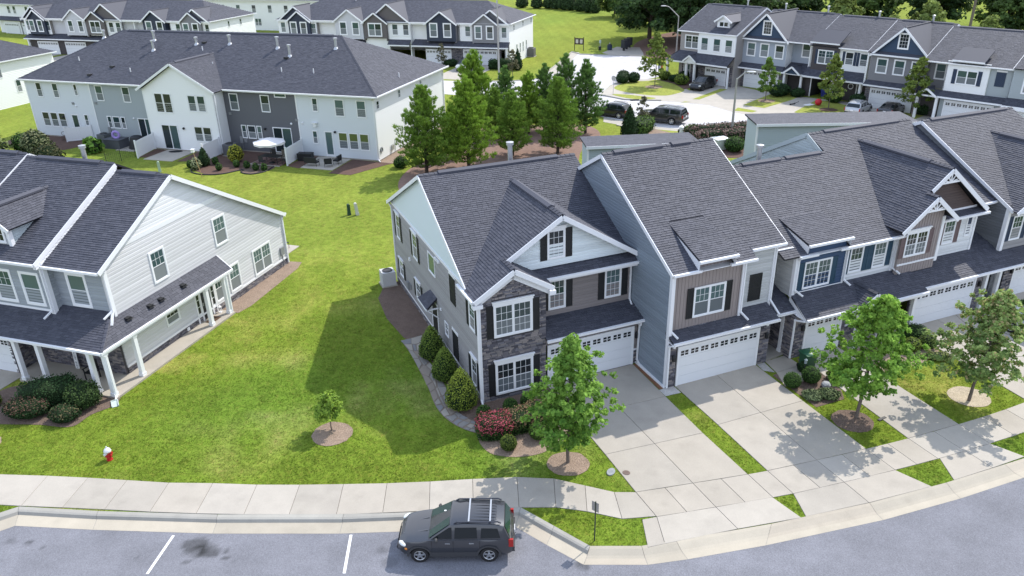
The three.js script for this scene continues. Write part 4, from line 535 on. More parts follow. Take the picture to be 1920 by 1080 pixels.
{ // front street with oil stains and wear
  const xs = [], zs = []; for (let v = -40; v <= 40; v += 0.16) xs.push(v); for (const v of [-1500, -300, -120, -60]) xs.unshift(v); xs.sort((a, b) => a - b); xs.push(60, 120, 300, 1500); for (let v = -32; v <= -12; v += 0.16) zs.push(v); zs.unshift(-240, -80, -44); zs.push(-6, 20, 160);
  const spots = [[-12.7, -23.45, 0.62, 0.42, 1], [-12.15, -23.3, 0.5, 0.3, .9], [-12.0, -22.95, 0.4, 0.22, 1], [-12.45, -23.1, 0.35, 0.4, .8], [-11.4, -23.1, 0.16, 0.14, 1], [-11.4, -22.75, 0.15, 0.08, 1], [-11.2, -22.7, 0.12, 0.1, 1], [-12.7, -22.55, 0.15, 0.12, .8], [-19.4, -23.8, 0.2, 0.14, 1], [-18.7, -23.5, 0.12, 0.1, .7], [-5.3, -22.95, 0.2, 0.25, .6], [-14.7, -22.9, .12, .1, .5], [-10.9, -22.6, .06, .06, 1], [-11, -21.8, .05, .05, 1], [-20.2, -23.9, .3, .15, .5], [2.4, -22.0, .35, .3, .9], [-4.9, -22.3, .4, .3, .5]];
  const p = [], c = [], uv = [], id = [], W = zs.length;
  for (const x of xs) for (const z of zs) { p.push(x, -0.12, z); uv.push(x, z); let k = 0.94 + 0.22 * (fbm(x * 0.25, z * 0.5, 301, 4) - 0.5) + 0.1 * (fbm(x * 1.4, z * 1.4, 303, 3) - 0.5); for (const [sx, sz, a, b, o] of spots) { const d = Math.hypot((x - sx) / a, (z - sz) / b) + 0.9 * (fbm(x * 3.5, z * 3.5, 305, 3) - 0.5); k *= 1 - 0.55 * o * clamp((1 - d) * 3, 0, 1); } c.push(k, k, k * lerp(1, 0.97, 1 - k)); }
  for (let i = 0; i + 1 < xs.length; i++) for (let j = 0; j + 1 < W; j++) { const a = i * W + j; id.push(a, a + 1, a + W, a + 1, a + W + 1, a + W); }
  const g = new THREE.BufferGeometry(); g.setAttribute('position', new THREE.BufferAttribute(new Float32Array(p), 3)); g.setAttribute('color', new THREE.BufferAttribute(new Float32Array(c), 3)); g.setAttribute('uv', new THREE.BufferAttribute(new Float32Array(uv), 2)); g.setIndex(id); g.computeVertexNormals(); structure(mesh('street', g, M.asphalt));
}
function sGroup(name) { const g = new THREE.Group(); g.name = numbered(name); scene.add(g); return structure(g); }
function slab(parent, poly, y1 = 0.03, m = pick(M.conc), name = 'slab', y0 = -0.1) { return mesh(name, [prism(poly, y0, y1, 0.008)], m, parent); }
const inset = (q, d) => { const n = q.length, o = [], A = area2(q) > 0 ? 1 : -1; for (let i = 0; i < n; i++) { const a = q[(i + n - 1) % n], b = q[i], c = q[(i + 1) % n]; const l1 = Math.hypot(b[0] - a[0], b[1] - a[1]) || 1, l2 = Math.hypot(c[0] - b[0], c[1] - b[1]) || 1; const n1 = [-(b[1] - a[1]) / l1 * A, (b[0] - a[0]) / l1 * A], n2 = [-(c[1] - b[1]) / l2 * A, (c[0] - b[0]) / l2 * A]; const bx = n1[0] + n2[0], by = n1[1] + n2[1], bl = Math.max(0.35, bx * bx + by * by); o.push([b[0] + bx * 2 * d / bl, b[1] + by * 2 * d / bl]); } return o; };
const G = 0.008;
// left sidewalk
const WF = [[-34, -27.0], [-29, -28.2], [-25, -28.15], [-22.98, -27.98], [-20.76, -27.80], [-18.88, -27.60], [-17.06, -27.37], [-15.13, -27.13], [-13.18, -27.03], [-11.22, -26.86], [-9.36, -26.79], [-7.46, -26.76], [-5.58, -26.75], [-3.73, -26.8], [-1.9, -26.9], [0.02, -26.96], [1.61, -26.8], [2.91, -26.3], [4.09, -25.84], [4.99, -25.80]];
const WN = [[-31, -24.6], [-27.5, -26.0], [-24.8, -26.3], [-22.9, -26.05], [-20.85, -25.83], [-19.03, -25.67], [-17.18, -25.49], [-15.21, -25.28], [-13.23, -25.11], [-11.23, -24.99], [-9.35, -24.92], [-7.4, -24.86], [-5.51, -24.85], [-3.6, -24.88], [-1.8, -25.02], [0.08, -25.02], [1.59, -24.98], [2.84, -24.69], [4.2, -24.21], [5.59, -24.32]];
const concPolys = [];
{
  const s = sGroup('sidewalk'); const near2 = (i) => [WN[i][0], WN[i][1] + (i > 3 && i < 15 ? 0.0 : 0)];
  for (let i = 0; i + 1 < WF.length; i++) { const q = [WF[i], WF[i + 1], near2(i + 1), near2(i)]; slab(s, inset(q, G)); concPolys.push(q); }
  mesh('slab_bed', [sheet([...WF, ...WN.slice().reverse()], 0.006)], M.joint, s);
  // right sidewalk follows the drives; rows in the frame of the right-hand houses
  const far = [[3.52, 8.91], [4.78, 9.17], [6.02, 9.40], [7.28, 9.65], [8.51, 9.87], [9.43, 10.02], [10.7, 10.18], [11.87, 10.31], [13.15, 10.46], [14.44, 10.58], [15.6, 10.68], [16.75, 10.77], [18.25, 10.85], [19.76, 10.91], [21.3, 10.95], [22.8, 10.95], [24.41, 10.9], [26, 10.85], [28, 10.75], [30.5, 10.6], [33, 10.4], [36, 10.1], [39, 9.7], [43, 9.1]];
  for (let i = 0; i + 1 < far.length; i++) { const q = [far[i], far[i + 1], [far[i + 1][0], far[i + 1][1] + 1.63], [far[i][0], far[i][1] + 1.63]].map(([x, z]) => bw(x, z)); slab(s, inset(q, G)); concPolys.push(q); }
  mesh('slab_bed', [sheet([...far, ...far.slice().reverse().map(([x, z]) => [x, z + 1.63])].map(([x, z]) => bw(x, z)), 0.005)], M.joint, s);
}
// drives: grids in the same frame
function drive(name, rows, ap) {
  const g = sGroup(name); for (let r = 0; r + 1 < rows.length; r++) for (let c = 0; c + 1 < rows[r].length; c++) { const q = [rows[r][c], rows[r][c + 1], rows[r + 1][c + 1], rows[r + 1][c]].map(([x, z]) => bw(x, z)); slab(g, inset(q, G)); concPolys.push(q); }
  const outl = [...rows.map((r) => r[0]), ...rows.slice().reverse().map((r) => r[r.length - 1])].map(([x, z]) => bw(x, z)); mesh('slab_bed', [sheet(outl, 0.007)], M.joint, g);
  for (const q0 of ap) { const q = q0.map(([x, z]) => bw(x, z)); slab(g, inset(q, G)); concPolys.push(q); mesh('slab_bed', [sheet(q, 0.007)], M.joint, g); } return g;
}
drive('driveway', [[[3.62, -0.15], [6.0, -0.15], [8.72, -0.15]], [[3.6, 3.0], [6.0, 3.15], [8.6, 3.27]], [[3.58, 6.15], [6.02, 6.38], [8.5, 6.59]], [[3.52, 8.91], [6.02, 9.40], [8.51, 9.87]]], [[[3.52, 10.54], [6.02, 11.03], [6.05, 12.42], [3.0, 11.95]], [[6.02, 11.03], [8.50, 11.48], [8.75, 12.92], [6.05, 12.42]], [[2.9, 10.44], [3.52, 10.54], [3.0, 11.95], [2.3, 11.85]]]);
drive('driveway', [[[9.55, 2.6], [12.13, 2.6], [14.62, 2.6]], [[9.52, 6.34], [12.0, 6.36], [14.53, 6.39]], [[9.43, 10.02], [11.87, 10.31], [14.44, 10.58]]], [[[9.43, 11.65], [11.87, 11.94], [11.85, 13.34], [8.95, 12.95]], [[11.87, 11.94], [14.44, 12.21], [14.98, 13.64], [11.85, 13.34]]]);
drive('driveway', [[[17.35, 2.85], [19.95, 2.85]], [[17.0, 6.6], [19.85, 6.8]], [[16.75, 10.77], [19.76, 10.91]]], [[[16.83, 12.4], [18.3, 12.48], [18.35, 13.8], [16.15, 13.72]], [[18.3, 12.48], [19.76, 12.54], [20.3, 13.82], [18.35, 13.8]]]);
drive('driveway', [[[24.95, 2.85], [27.5, 2.85], [29.9, 2.85]], [[24.65, 6.8], [27.3, 6.8], [29.8, 6.8]], [[24.41, 10.9], [27.0, 10.8], [29.7, 10.66]]], [[[24.41, 12.53], [27, 12.43], [27.2, 13.5], [23.8, 13.6]], [[27, 12.43], [29.7, 12.29], [30.4, 13.2], [27.2, 13.5]]]);
drive('driveway', [[[33.8, 2.4], [36.5, 2.4], [38.9, 2.4]], [[33.4, 10.37], [36.3, 10.07], [39, 9.7]]], []);
{ const f = sGroup('front_walk'); const W = [[[15.3, 2.6], [16.75, 2.5], [16.75, 3.7], [15.1, 3.75]], [[15.1, 3.75], [16.7, 3.7], [16.0, 5.0], [14.6, 5.0]]]; for (const q0 of W) { const q = q0.map(([x, z]) => bw(x, z)); slab(f, inset(q, G), 0.034); concPolys.push(q); } for (const q0 of [[[22.4, 3.6], [24.4, 3.6], [24.4, 4.3], [22.4, 4.3]], [[30.7, 3.0], [32.2, 3.0], [32.2, 4.2], [30.2, 4.2]]]) { const q = q0.map(([x, z]) => bw(x, z)); slab(f, inset(q, G), 0.034); concPolys.push(q); } }
{ const f = sGroup('left_driveway'); for (const q0 of [[[-11.2, 1.5], [-8.6, 1.5], [-8.6, 5], [-11.2, 5]], [[-8.6, 1.5], [-5.6, 1.5], [-5.6, 3.4], [-7.2, 5], [-8.6, 5]], [[-11.2, 5], [-8.6, 5], [-8.6, 9], [-11.2, 9]]]) { const q = q0.map(([x, z]) => aw(x, z)); slab(f, inset(q, G)); concPolys.push(q); } }
// kerbs and gutters
{
  const k = sGroup('kerb'); const seg = (A, B, C, Dd, parts) => { /* A,B back line; C,Dd gutter edge */ const top = 0.03, bot = -0.115; const L = (p, q, t) => [lerp(p[0], q[0], t), lerp(p[1], q[1], t)];
    const v = (p, y) => V(p[0], y, p[1]); const a1 = L(A, Dd, 0.18), b1 = L(B, C, 0.18), a2 = L(A, Dd, 0.34), b2 = L(B, C, 0.34);
    if (parts === 'upright') { mesh('kerb_section', [quadGeo([[v(A, top), v(a1, top), v(b1, top), v(B, top)], [v(a1, top), v(L(a1, a2, 0.6), top - 0.03), v(L(b1, b2, 0.6), top - 0.03), v(b1, top)], [v(L(a1, a2, 0.6), top - 0.03), v(a2, bot), v(b2, bot), v(L(b1, b2, 0.6), top - 0.03)]])], pick(M.kerb), k); mesh('gutter_section', [quadGeo([[v(a2, bot), v(Dd, bot), v(C, bot), v(b2, bot)]])], pick(M.gutter), k); }
    else { const a3 = L(A, Dd, 0.62), b3 = L(B, C, 0.62), n = 4, f = []; for (let i = 0; i < n; i++) { const t0 = i / n, t1 = (i + 1) / n, y0 = lerp(top, bot, t0 * t0 * (3 - 2 * t0)), y1 = lerp(top, bot, t1 * t1 * (3 - 2 * t1)); f.push([v(L(A, a3, t0), y0), v(L(A, a3, t1), y1), v(L(B, b3, t1), y1), v(L(B, b3, t0), y0)]); } mesh('kerb_section', [quadGeo(f)], pick(M.gutter), k); mesh('gutter_section', [quadGeo([[v(a3, bot), v(Dd, bot), v(C, bot), v(b3, bot)]])], pick(M.gutter), k); } };
  const U = [[[-60, -14], [-59.5, -13]], [[-30, -22.6], [-29.5, -21.6]], [[-21.9, -25.2], [-21.2, -24.35]], [[-20.9, -25.8], [-20.55, -24.79]], [[-17.4, -25.4], [-17.2, -24.45]], [[-12.3, -25.02], [-12.22, -24.07]], [[-7.1, -24.86], [-7.1, -23.9]], [[-1.8, -25.0], [-1.9, -23.98]], [[0.15, -25.02], [-0.1, -24.07]], [[1.45, -23.9], [1.11, -23.02]], [[2.77, -22.76], [2.45, -21.95]]];
  for (let i = 0; i + 1 < U.length; i++) { const gA = 0.006, [A, D] = U[i], [B, C] = U[i + 1]; const l = (p, q, t) => [lerp(p[0], q[0], t), lerp(p[1], q[1], t)], d = gA / Math.hypot(B[0] - A[0], B[1] - A[1]); seg(l(A, B, d), l(A, B, 1 - d), l(D, C, 1 - d), l(D, C, d), 'upright'); }
  const R = [[[2.77, -22.76], [2.45, -21.95]], [[4.74, -22.7], [4.85, -21.87]], [[6.1, -22.96], [6.4, -22.1]], [[11.05, -23.94], [10.51, -22.97]].reverse()]; R[3] = [[10.05, -23.73], [9.53, -22.72]];
  R.push([[14.38, -24.8], [14.6, -23.95]], [[18.1, -25.93], [18.3, -25.1]], [[21.2, -27.03], [21.6, -26.29]], [[24.5, -28.2], [24.9, -27.5]], [[30, -30.3], [30.4, -29.55]], [[40, -34.5], [40.4, -33.7]], [[60, -44], [60.5, -43.2]]);
  for (let i = 0; i + 1 < R.length; i++) { const [A, D] = R[i], [B, C] = R[i + 1], l = (p, q, t) => [lerp(p[0], q[0], t), lerp(p[1], q[1], t)], d = 0.006 / Math.hypot(B[0] - A[0], B[1] - A[1]); seg(l(A, B, d), l(A, B, 1 - d), l(D, C, 1 - d), l(D, C, d), 'rolled'); }
}
// painted bay lines
for (const [a, b, lab] of [[[-13.99, -22.0], [-13.77, -24.02], 'white painted bay line beside the oil stain'], [[-6.53, -21.8], [-6.63, -23.82], 'white painted bay line just left of the parked vehicle']]) { const m = mesh('bay_line', [sheet([[a[0] - 0.055, a[1]], [a[0] + 0.055, a[1]], [b[0] + 0.055, b[1]], [b[0] - 0.055, b[1]]], -0.115)], mat(0.78, 0.78, 0.76, 0.8)); structure(m); m.userData.label = lab; }
// mulch beds
const bedPolys = [];
function bed(name, poly, m = M.mulch, y = 0.018) { const g = sheet(poly, y); const o = structure(mesh(name, [g], m)); bedPolys.push(poly); return o; }
bed('mulch_bed', smooth([[-26.5, -32.3], [-23.27, -31.75], [-21.53, -31.55], [-21.1, -32.5], [-20.25, -33.4], [-20.5, -34.3], [-24.6, -35.6], [-27, -35]], 5, true));
bed('mulch_bed', [aw(0.02, -7.9), aw(1.3, -7.9), aw(1.5, -9), aw(1.35, -12), aw(1.2, -15), aw(0.9, -16), aw(0.02, -15.9)], M.mulchPale, 0.016);
bed('mulch_bed', [bw(0, -16), bw(-0.9, -16), bw(-1.9, -14), bw(-2.1, -11), bw(-1.8, -8.2), bw(-1.5, -7.6), bw(-1.2, -6), bw(-1.0, -3), bw(-1.35, 0), bw(-1.6, 1.6), bw(-0.5, 2.6), bw(0.2, 2.9), bw(3.6, 2.5), bw(3.55, 0), bw(0, 0)], M.mulch, 0.016);
bed('mulch_bed', smooth([[-1.8, -30.5], [-1.6, -29.3], [-1.05, -28.6], [-0.05, -28.35], [0.96, -28.5], [1.7, -28.95], [2.3, -29.6], [3.3, -31.6], [2.4, -32.6], [-0.4, -31.9], [-1.6, -31.3]], 5, true), M.mulchPale, 0.022);
bed('tree_ring', ellipse(2.3, -27.8, 0.95, 0.85, 0, 30, 0.06), M.mulchPale, 0.026); bed('tree_ring', ellipse(16.0, -30.5, 0.95, 0.92, 0, 30, 0.06), M.mulch, 0.02); bed('tree_ring', ellipse(22.5, -32.3, 0.98, 0.92, 0, 30, 0.03), M.sand, 0.02); bed('tree_ring', ellipse(-8.68, -30.45, 0.95, 0.95, 0, 30, 0.08), M.mulchPale, 0.02); bed('tree_ring', ellipse(-25.2, -30.2, 0.9, 0.8, 0, 24, 0.06), M.mulchPale, 0.02);
bed('mulch_bed', [bw(14.75, 3.9), bw(15.0, 3.8), bw(16.0, 5.0), bw(17.1, 3.0), bw(17.3, 4.5), bw(16.95, 6.4), bw(16.5, 7.1), bw(14.75, 7.1)], M.mulch, 0.015);
bed('mulch_bed', [bw(20.0, 3.0), bw(22.3, 3.0), bw(22.4, 4.2), bw(24.6, 4.3), bw(24.6, 5.6), bw(22.8, 6.2), bw(20.1, 6.0)], M.mulchPale, 0.015);
bed('mulch_bed', [bw(30.1, 3.1), bw(33.6, 3.1), bw(33.4, 5), bw(30.1, 5.2)], M.mulch, 0.015);
bed('mulch_bed', [bw(8.72, -0.1), bw(9.0, -0.1), bw(9.0, 2.6), bw(8.66, 2.6)], new THREE.MeshStandardMaterial({ color: lin(0.26, 0.12, 0.06), map: mulTex, roughness: 1 }), 0.02);
bed('gravel_patch', [bw(8.62, 2.62), bw(9.5, 2.62), bw(9.5, 3.3), bw(8.62, 3.25)], new THREE.MeshStandardMaterial({ color: lin(0.55, 0.54, 0.52), map: mulTex, roughness: 1 }), 0.02); bed('gravel_patch', [bw(14.7, 2.65), bw(15.2, 2.65), bw(15.05, 3.7), bw(14.62, 3.3)], new THREE.MeshStandardMaterial({ color: lin(0.5, 0.49, 0.47), map: mulTex, roughness: 1 }), 0.02);
// flagstone path beside the stone bay house
{
  const g = sGroup('flagstone_path'); const out = smooth([[-6.47, -39.33], [-5.82, -37.94], [-5.11, -36.05], [-4.43, -34.15], [-3.99, -32.69], [-3.52, -31.71], [-2.86, -30.9], [-2.24, -30.43], [-1.6, -30.1]], 6), inn = smooth([[-5.3, -39.93], [-5.08, -38.08], [-4.46, -36.51], [-3.75, -34.88], [-3.33, -33.51], [-2.93, -32.23], [-2.36, -31.5], [-1.85, -31.15], [-1.45, -31.1]], 6);
  const at = (u, v) => { const i = clamp(u, 0, 1) * (out.length - 1), a = Math.min(out.length - 2, Math.floor(i)), t = i - a; const o = [lerp(out[a][0], out[a + 1][0], t), lerp(out[a][1], out[a + 1][1], t)], n = [lerp(inn[a][0], inn[a + 1][0], t), lerp(inn[a][1], inn[a + 1][1], t)]; return [lerp(o[0], n[0], v), lerp(o[1], n[1], v)]; };
  const cols = [[0.33, 0.305, 0.275], [0.27, 0.26, 0.25], [0.39, 0.355, 0.31], [0.30, 0.255, 0.215], [0.24, 0.24, 0.25]].map((c) => conc(...c)); const N = 17, K = 3, gr = []; for (let i = 0; i <= N; i++) { gr.push([]); for (let j = 0; j <= K; j++) gr[i].push([i / N + (i && i < N ? (rnd() - 0.5) * 0.6 / N : 0), j / K + (j && j < K ? (rnd() - 0.5) * 0.26 : 0)]); }
  for (let i = 0; i < N; i++) for (let j = 0; j < K; j++) { let q = [gr[i][j], gr[i + 1][j], gr[i + 1][j + 1], gr[i][j + 1]]; if (j < K - 1 && rnd() < 0.25) { q = [gr[i][j], gr[i + 1][j], gr[i + 1][j + 1], gr[i + 1][j + 2], gr[i][j + 2], gr[i][j + 1]]; j++; } const pts = q.map(([u, v]) => { const p = at(u, v); return [p[0] + (rnd() - 0.5) * 0.1, p[1] + (rnd() - 0.5) * 0.1]; }); const ins = inset(pts, 0.028); slab(g, ins, 0.035 + rnd() * 0.015, pick(cols), 'flagstone', 0); }
  mesh('path_bed', [sheet([...out, ...inn.slice().reverse()], 0.026)], mat(0.21, 0.17, 0.135, 1), g); concPolys.push([...out, ...inn.slice().reverse()]);
}
// covers
for (const [n, p, r, m, lab, cat] of [['water_meter_cover', [4.12, -27.15], [0.17, 0.26], mat(0.26, 0.28, 0.3, 0.6), 'pale oval water meter lid in the grass beside the drive', 'meter cover'], ['drain_cover', [4.78, -27.06], [0.17, 0.15], mat(0.16, 0.11, 0.09, 0.7), 'rusty round clean-out lid set in the driveway', 'manhole cover']]) { const o = mesh(n, [prism(ellipse(p[0], p[1], r[0], r[1], 0.5, 24), 0.0, 0.052, 0.008), ...[-0.06, 0, 0.06].map((d) => box(0.2, 0.006, 0.02, p[0], 0.055, p[1] + d))], m); tag(o, lab, cat); }
for (const [x, z, l] of [[17.45, -30.6, 'dark valve box slot in the grass strip beside the mulch ring'], [24.1, -33.2, 'dark valve box slot in the lawn beyond the pale sand ring']]) { const o = mesh('valve_box', [box(0.5, 0.05, 0.14, x, 0.02, z), box(0.44, 0.02, 0.1, x, 0.045, z)].map((b) => b.translate(-x, 0, -z).rotateY(0.5).translate(x, 0, z)), M.black); tag(o, l, 'valve box'); }
// grass blades along the near lawn: nobody could count them
{
  reseed(900); const f = []; for (let b = 0; b < 4; b++) { const t = b / 4 * 6.28 + 0.4, a = 0.035, hh = 0.03 + 0.014 * (b % 3), w = 0.009; f.push([V(Math.cos(t) * 0.01 - w, 0, Math.sin(t) * 0.01), V(Math.cos(t) * 0.01 + w, 0, Math.sin(t) * 0.01 + w), V(Math.cos(t) * a, hh, Math.sin(t) * a)]); }
  const geo = quadGeo(f); const gm = new THREE.MeshPhysicalMaterial({ color: 0xffffff, roughness: 1, specularIntensity: 0.2, side: THREE.DoubleSide, transmission: 0.3, thickness: 0 }); const pts = []; const skip = (x, z) => concPolys.some((p) => inPoly(x, z, p)) || bedPolys.some((p) => inPoly(x, z, p));
  const bx = concPolys.map((p) => bounds(p)), bb = bedPolys.map((p) => bounds(p)); const hit = (x, z) => { for (let i = 0; i < bx.length; i++) { const q = bx[i]; if (x >= q[0] && x <= q[1] && z >= q[2] && z <= q[3] && inPoly(x, z, concPolys[i])) return true; } for (let i = 0; i < bb.length; i++) { const q = bb[i]; if (x >= q[0] && x <= q[1] && z >= q[2] && z <= q[3] && inPoly(x, z, bedPolys[i])) return true; } return false; };
  for (let n = 0; n < 220000 && pts.length < 100000; n++) { const x = rr(-27, 26), d = Math.pow(rnd(), 1.1) * 27 + 0.02, z = zAt(KB, x) - d; if (x > 0 && z < -37) continue; if (rnd() < Math.pow(d / 27, 1.5)) continue; if (hit(x, z)) continue; pts.push([x, z]); }
  const I = new THREE.InstancedMesh(geo, gm, pts.length); I.name = 'grass'; I.userData.kind = 'stuff'; I.userData.label = 'short mown grass of the front lawn'; I.castShadow = I.receiveShadow = true; const m = new THREE.Matrix4(), q = new THREE.Quaternion(), c = new THREE.Color();
  pts.forEach(([x, z], i) => { q.setFromAxisAngle(V(0, 1, 0), rnd() * 6.28); const s = rr(0.55, 1.15) * (fbm(x * 1.5, z * 1.5, 411, 2) > 0.5 ? 1.1 : 0.85); m.compose(V(x, 0, z), q, V(s * 1.2, s, s * 1.2)); I.setMatrixAt(i, m); const t = lawnTone(x, z), k = rr(0.95, 1.4); c.setRGB(t[0] * k, t[1] * k, t[2] * k); I.setColorAt(i, c); }); scene.add(I);
}
// ---------- vegetation ----------
class Leaves {
  constructor() { this.p = []; this.c = []; }
  tri(a, b, c, col) { this.p.push(a.x, a.y, a.z, b.x, b.y, b.z, c.x, c.y, c.z); for (let i = 0; i < 3; i++) this.c.push(col[0], col[1], col[2]); }
  leaf(x, y, z, s, col, out, asp = 0.55) {  // a leaf folded along its midrib, facing roughly outwards/upwards
    const d = V(rr(-1, 1), rr(-0.8, 0.7), rr(-1, 1)).normalize(), n = V(out.x + rr(-.9, .9), out.y + rr(-.3, 1.1), out.z + rr(-.9, .9)).normalize(); const w = d.clone().cross(n); if (w.lengthSq() < 1e-4) return; w.normalize().multiplyScalar(s * asp);
    const a = V(x, y, z).addScaledVector(d, -s * 0.5), b = V(x, y, z).addScaledVector(d, s * 0.5), m = V(x, y, z).addScaledVector(n, -s * 0.12); const k = rr(0.82, 1.18), cc = [col[0] * k, col[1] * k, col[2] * k];
    this.tri(a, m.clone().add(w), b, cc); this.tri(a, b, m.clone().sub(w), cc);
  }
  geo() { const g = new THREE.BufferGeometry(); g.setAttribute('position', new THREE.BufferAttribute(new Float32Array(this.p), 3)); g.setAttribute('color', new THREE.BufferAttribute(new Float32Array(this.c), 3)); g.computeVertexNormals(); g.setAttribute('uv', new THREE.BufferAttribute(new Float32Array(this.p.length / 3 * 2), 2)); return g; }
}
function mixc(a, b, t) { return [lerp(a[0], b[0], t), lerp(a[1], b[1], t), lerp(a[2], b[2], t)]; }
function bend(a, b, r0, r1, n = 3, wob = 0.06) { const g = []; let p = a.clone(); const L = a.distanceTo(b); for (let i = 1; i <= n; i++) { const q = a.clone().lerp(b, i / n); if (i < n) q.add(V(rr(-wob, wob) * L, rr(-wob, wob) * L * .4, rr(-wob, wob) * L)); g.push(rod(p, q, lerp(r0, r1, (i - 1) / n), lerp(r0, r1, i / n), 7)); p = q; } return g; }
// young broadleaf tree: returns {trunk, crown} geometries
function broadleaf({ h = 6, clear = 1.3, R = 1.6, lean = [0, 0], r = 0.07, clusters = 150, per = 40, leaf = 0.11, c1 = [0.09, 0.21, 0.03], c2 = [0.33, 0.53, 0.09], c3 = null, pow = 0.75, ragged = 0.35, cr = 0.3, limbs = 16 }) {
  const T = [], top = V(lean[0], h * 0.97, lean[1]); T.push(...bend(V(0, -0.05, 0), top, r, r * 0.12, 6, 0.012)); const Lf = new Leaves(); const env = (t) => R * Math.pow(Math.sin(Math.PI * clamp(0.1 + 0.88 * Math.pow(t, pow), 0, 1)), 0.85);
  const lob = Array.from({ length: 14 }, () => [rnd() * 6.28, rnd(), rr(0.6, 1.25)]);
  const lobe = (th, t) => { let m = 1; for (const [a, b, k] of lob) { let d = Math.abs(th - a); d = Math.min(d, 6.283 - d); const w = Math.exp(-d * d * 4 - (t - b) * (t - b) * 30); m += (k - 1) * w * 1.3; } return m; };
  for (let i = 0; i < limbs; i++) { const t = (i + 0.5) / limbs * 0.85, th = i * 2.4 + rr(-.4, .4), y0 = clear + (h - clear) * t * 0.85, rad0 = env(t) * rr(0.6, 0.95); const base = V(lean[0] * y0 / h, y0, lean[1] * y0 / h); T.push(...bend(base, base.clone().add(V(Math.cos(th) * rad0, rad0 * rr(0.45, 0.8), Math.sin(th) * rad0)), r * 0.34 * (1 - t * 0.6), r * 0.07, 3, 0.07)); }
  for (let i = 0; i < clusters; i++) {
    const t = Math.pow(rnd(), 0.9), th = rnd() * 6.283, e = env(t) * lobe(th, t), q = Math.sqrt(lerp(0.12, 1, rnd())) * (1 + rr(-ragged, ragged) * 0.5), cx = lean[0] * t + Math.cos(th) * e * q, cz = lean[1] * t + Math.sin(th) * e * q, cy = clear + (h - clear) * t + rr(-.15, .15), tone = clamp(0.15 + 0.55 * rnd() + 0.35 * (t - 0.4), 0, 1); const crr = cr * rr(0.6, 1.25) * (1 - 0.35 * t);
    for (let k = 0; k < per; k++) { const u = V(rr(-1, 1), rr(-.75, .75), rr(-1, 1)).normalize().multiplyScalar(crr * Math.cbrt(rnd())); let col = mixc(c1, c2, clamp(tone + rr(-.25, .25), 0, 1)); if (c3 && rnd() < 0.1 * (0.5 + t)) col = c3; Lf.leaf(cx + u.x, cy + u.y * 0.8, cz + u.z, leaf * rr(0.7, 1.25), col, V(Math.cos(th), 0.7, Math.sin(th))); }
  }
  return { trunk: merge(T), crown: Lf.geo() };
}
function plantTree(kind, t, label, [x, z], s = 1, rot = 0, group, sy = s) { const o = thing(kind, label, 'tree', [x, 0, z], rot, group); o.scale.set(s, sy, s); mesh('trunk', t.trunk, t.bark || M.bark, o); mesh('crown', t.crown, t.mat || M.leaf, o); return o; }
// long-needled pine
function pineGeo(seed, h, R, { tufts = 1, c1 = [0.075, 0.165, 0.028], c2 = [0.31, 0.47, 0.085] } = {}) {
  reseed(seed); const T = bend(V(0, -0.1, 0), V(rr(-.15, .15), h * 0.98, rr(-.15, .15)), 0.02 * h + 0.02, 0.02, 8, 0.008), L = new Leaves();
  const tuft = (p, dir, s, tone) => { for (let k = 0; k < 15; k++) { const d = V(dir.x + rr(-1, 1), dir.y + rr(-.7, 1), dir.z + rr(-1, 1)).normalize(), w = d.clone().cross(V(rr(-1, 1), rr(-1, 1), rr(-1, 1))).normalize().multiplyScalar(0.024), e = p.clone().addScaledVector(d, s * rr(.7, 1.15)); const kk = rr(.75, 1.2), c = mixc(c1, c2, clamp(tone + rr(-.2, .2), 0, 1)).map((v) => v * kk); L.tri(p.clone().sub(w), p.clone().add(w), e, c); } };
  let y = h * 0.07, i = 0; while (y < h * 0.99) { const t = y / h, n = t > 0.92 ? 3 : 5 + Math.floor(rnd() * 3), len = R * Math.pow(1 - t, 0.75) * (t < 0.25 ? lerp(0.62, 1, t / 0.25) : 1) + 0.12; for (let b = 0; b < n; b++) { const th = b / n * 6.283 + i * 1.1 + rr(-.35, .35), el = lerp(0.12, 0.95, t) + rr(-.15, .2), l = len * rr(0.55, 1.2), d = V(Math.cos(th) * Math.cos(el), Math.sin(el), Math.sin(th) * Math.cos(el)), a = V(0, y + rr(-.12, .12), 0), e = a.clone().addScaledVector(d, l).add(V(0, l * 0.2, 0)); T.push(rod(a, e, 0.022 * (1.2 - t) + 0.008, 0.006, 5)); const nb = Math.max(3, Math.round(l * 22 * tufts)); for (let k = 0; k < nb; k++) { const f = lerp(0.3, 1.06, Math.pow((k + rnd()) / nb, 0.8)), sp = 0.36 * l * Math.sin(Math.PI * Math.min(1, f * 0.85)), p = a.clone().lerp(e, f).add(V(rr(-1, 1) * sp * 0.7, rr(-.5, .6) * sp * 0.6, rr(-1, 1) * sp * 0.7)); tuft(p, d.clone().add(V(0, 0.8, 0)), 0.3, clamp(0.2 + f * 0.45 + t * 0.2 + rr(-.15, .2), 0, 1)); } } y += lerp(0.42, 0.3, t); i++; }
  return { trunk: merge(T), crown: L.geo(), bark: M.barkDark, mat: M.needle };
}
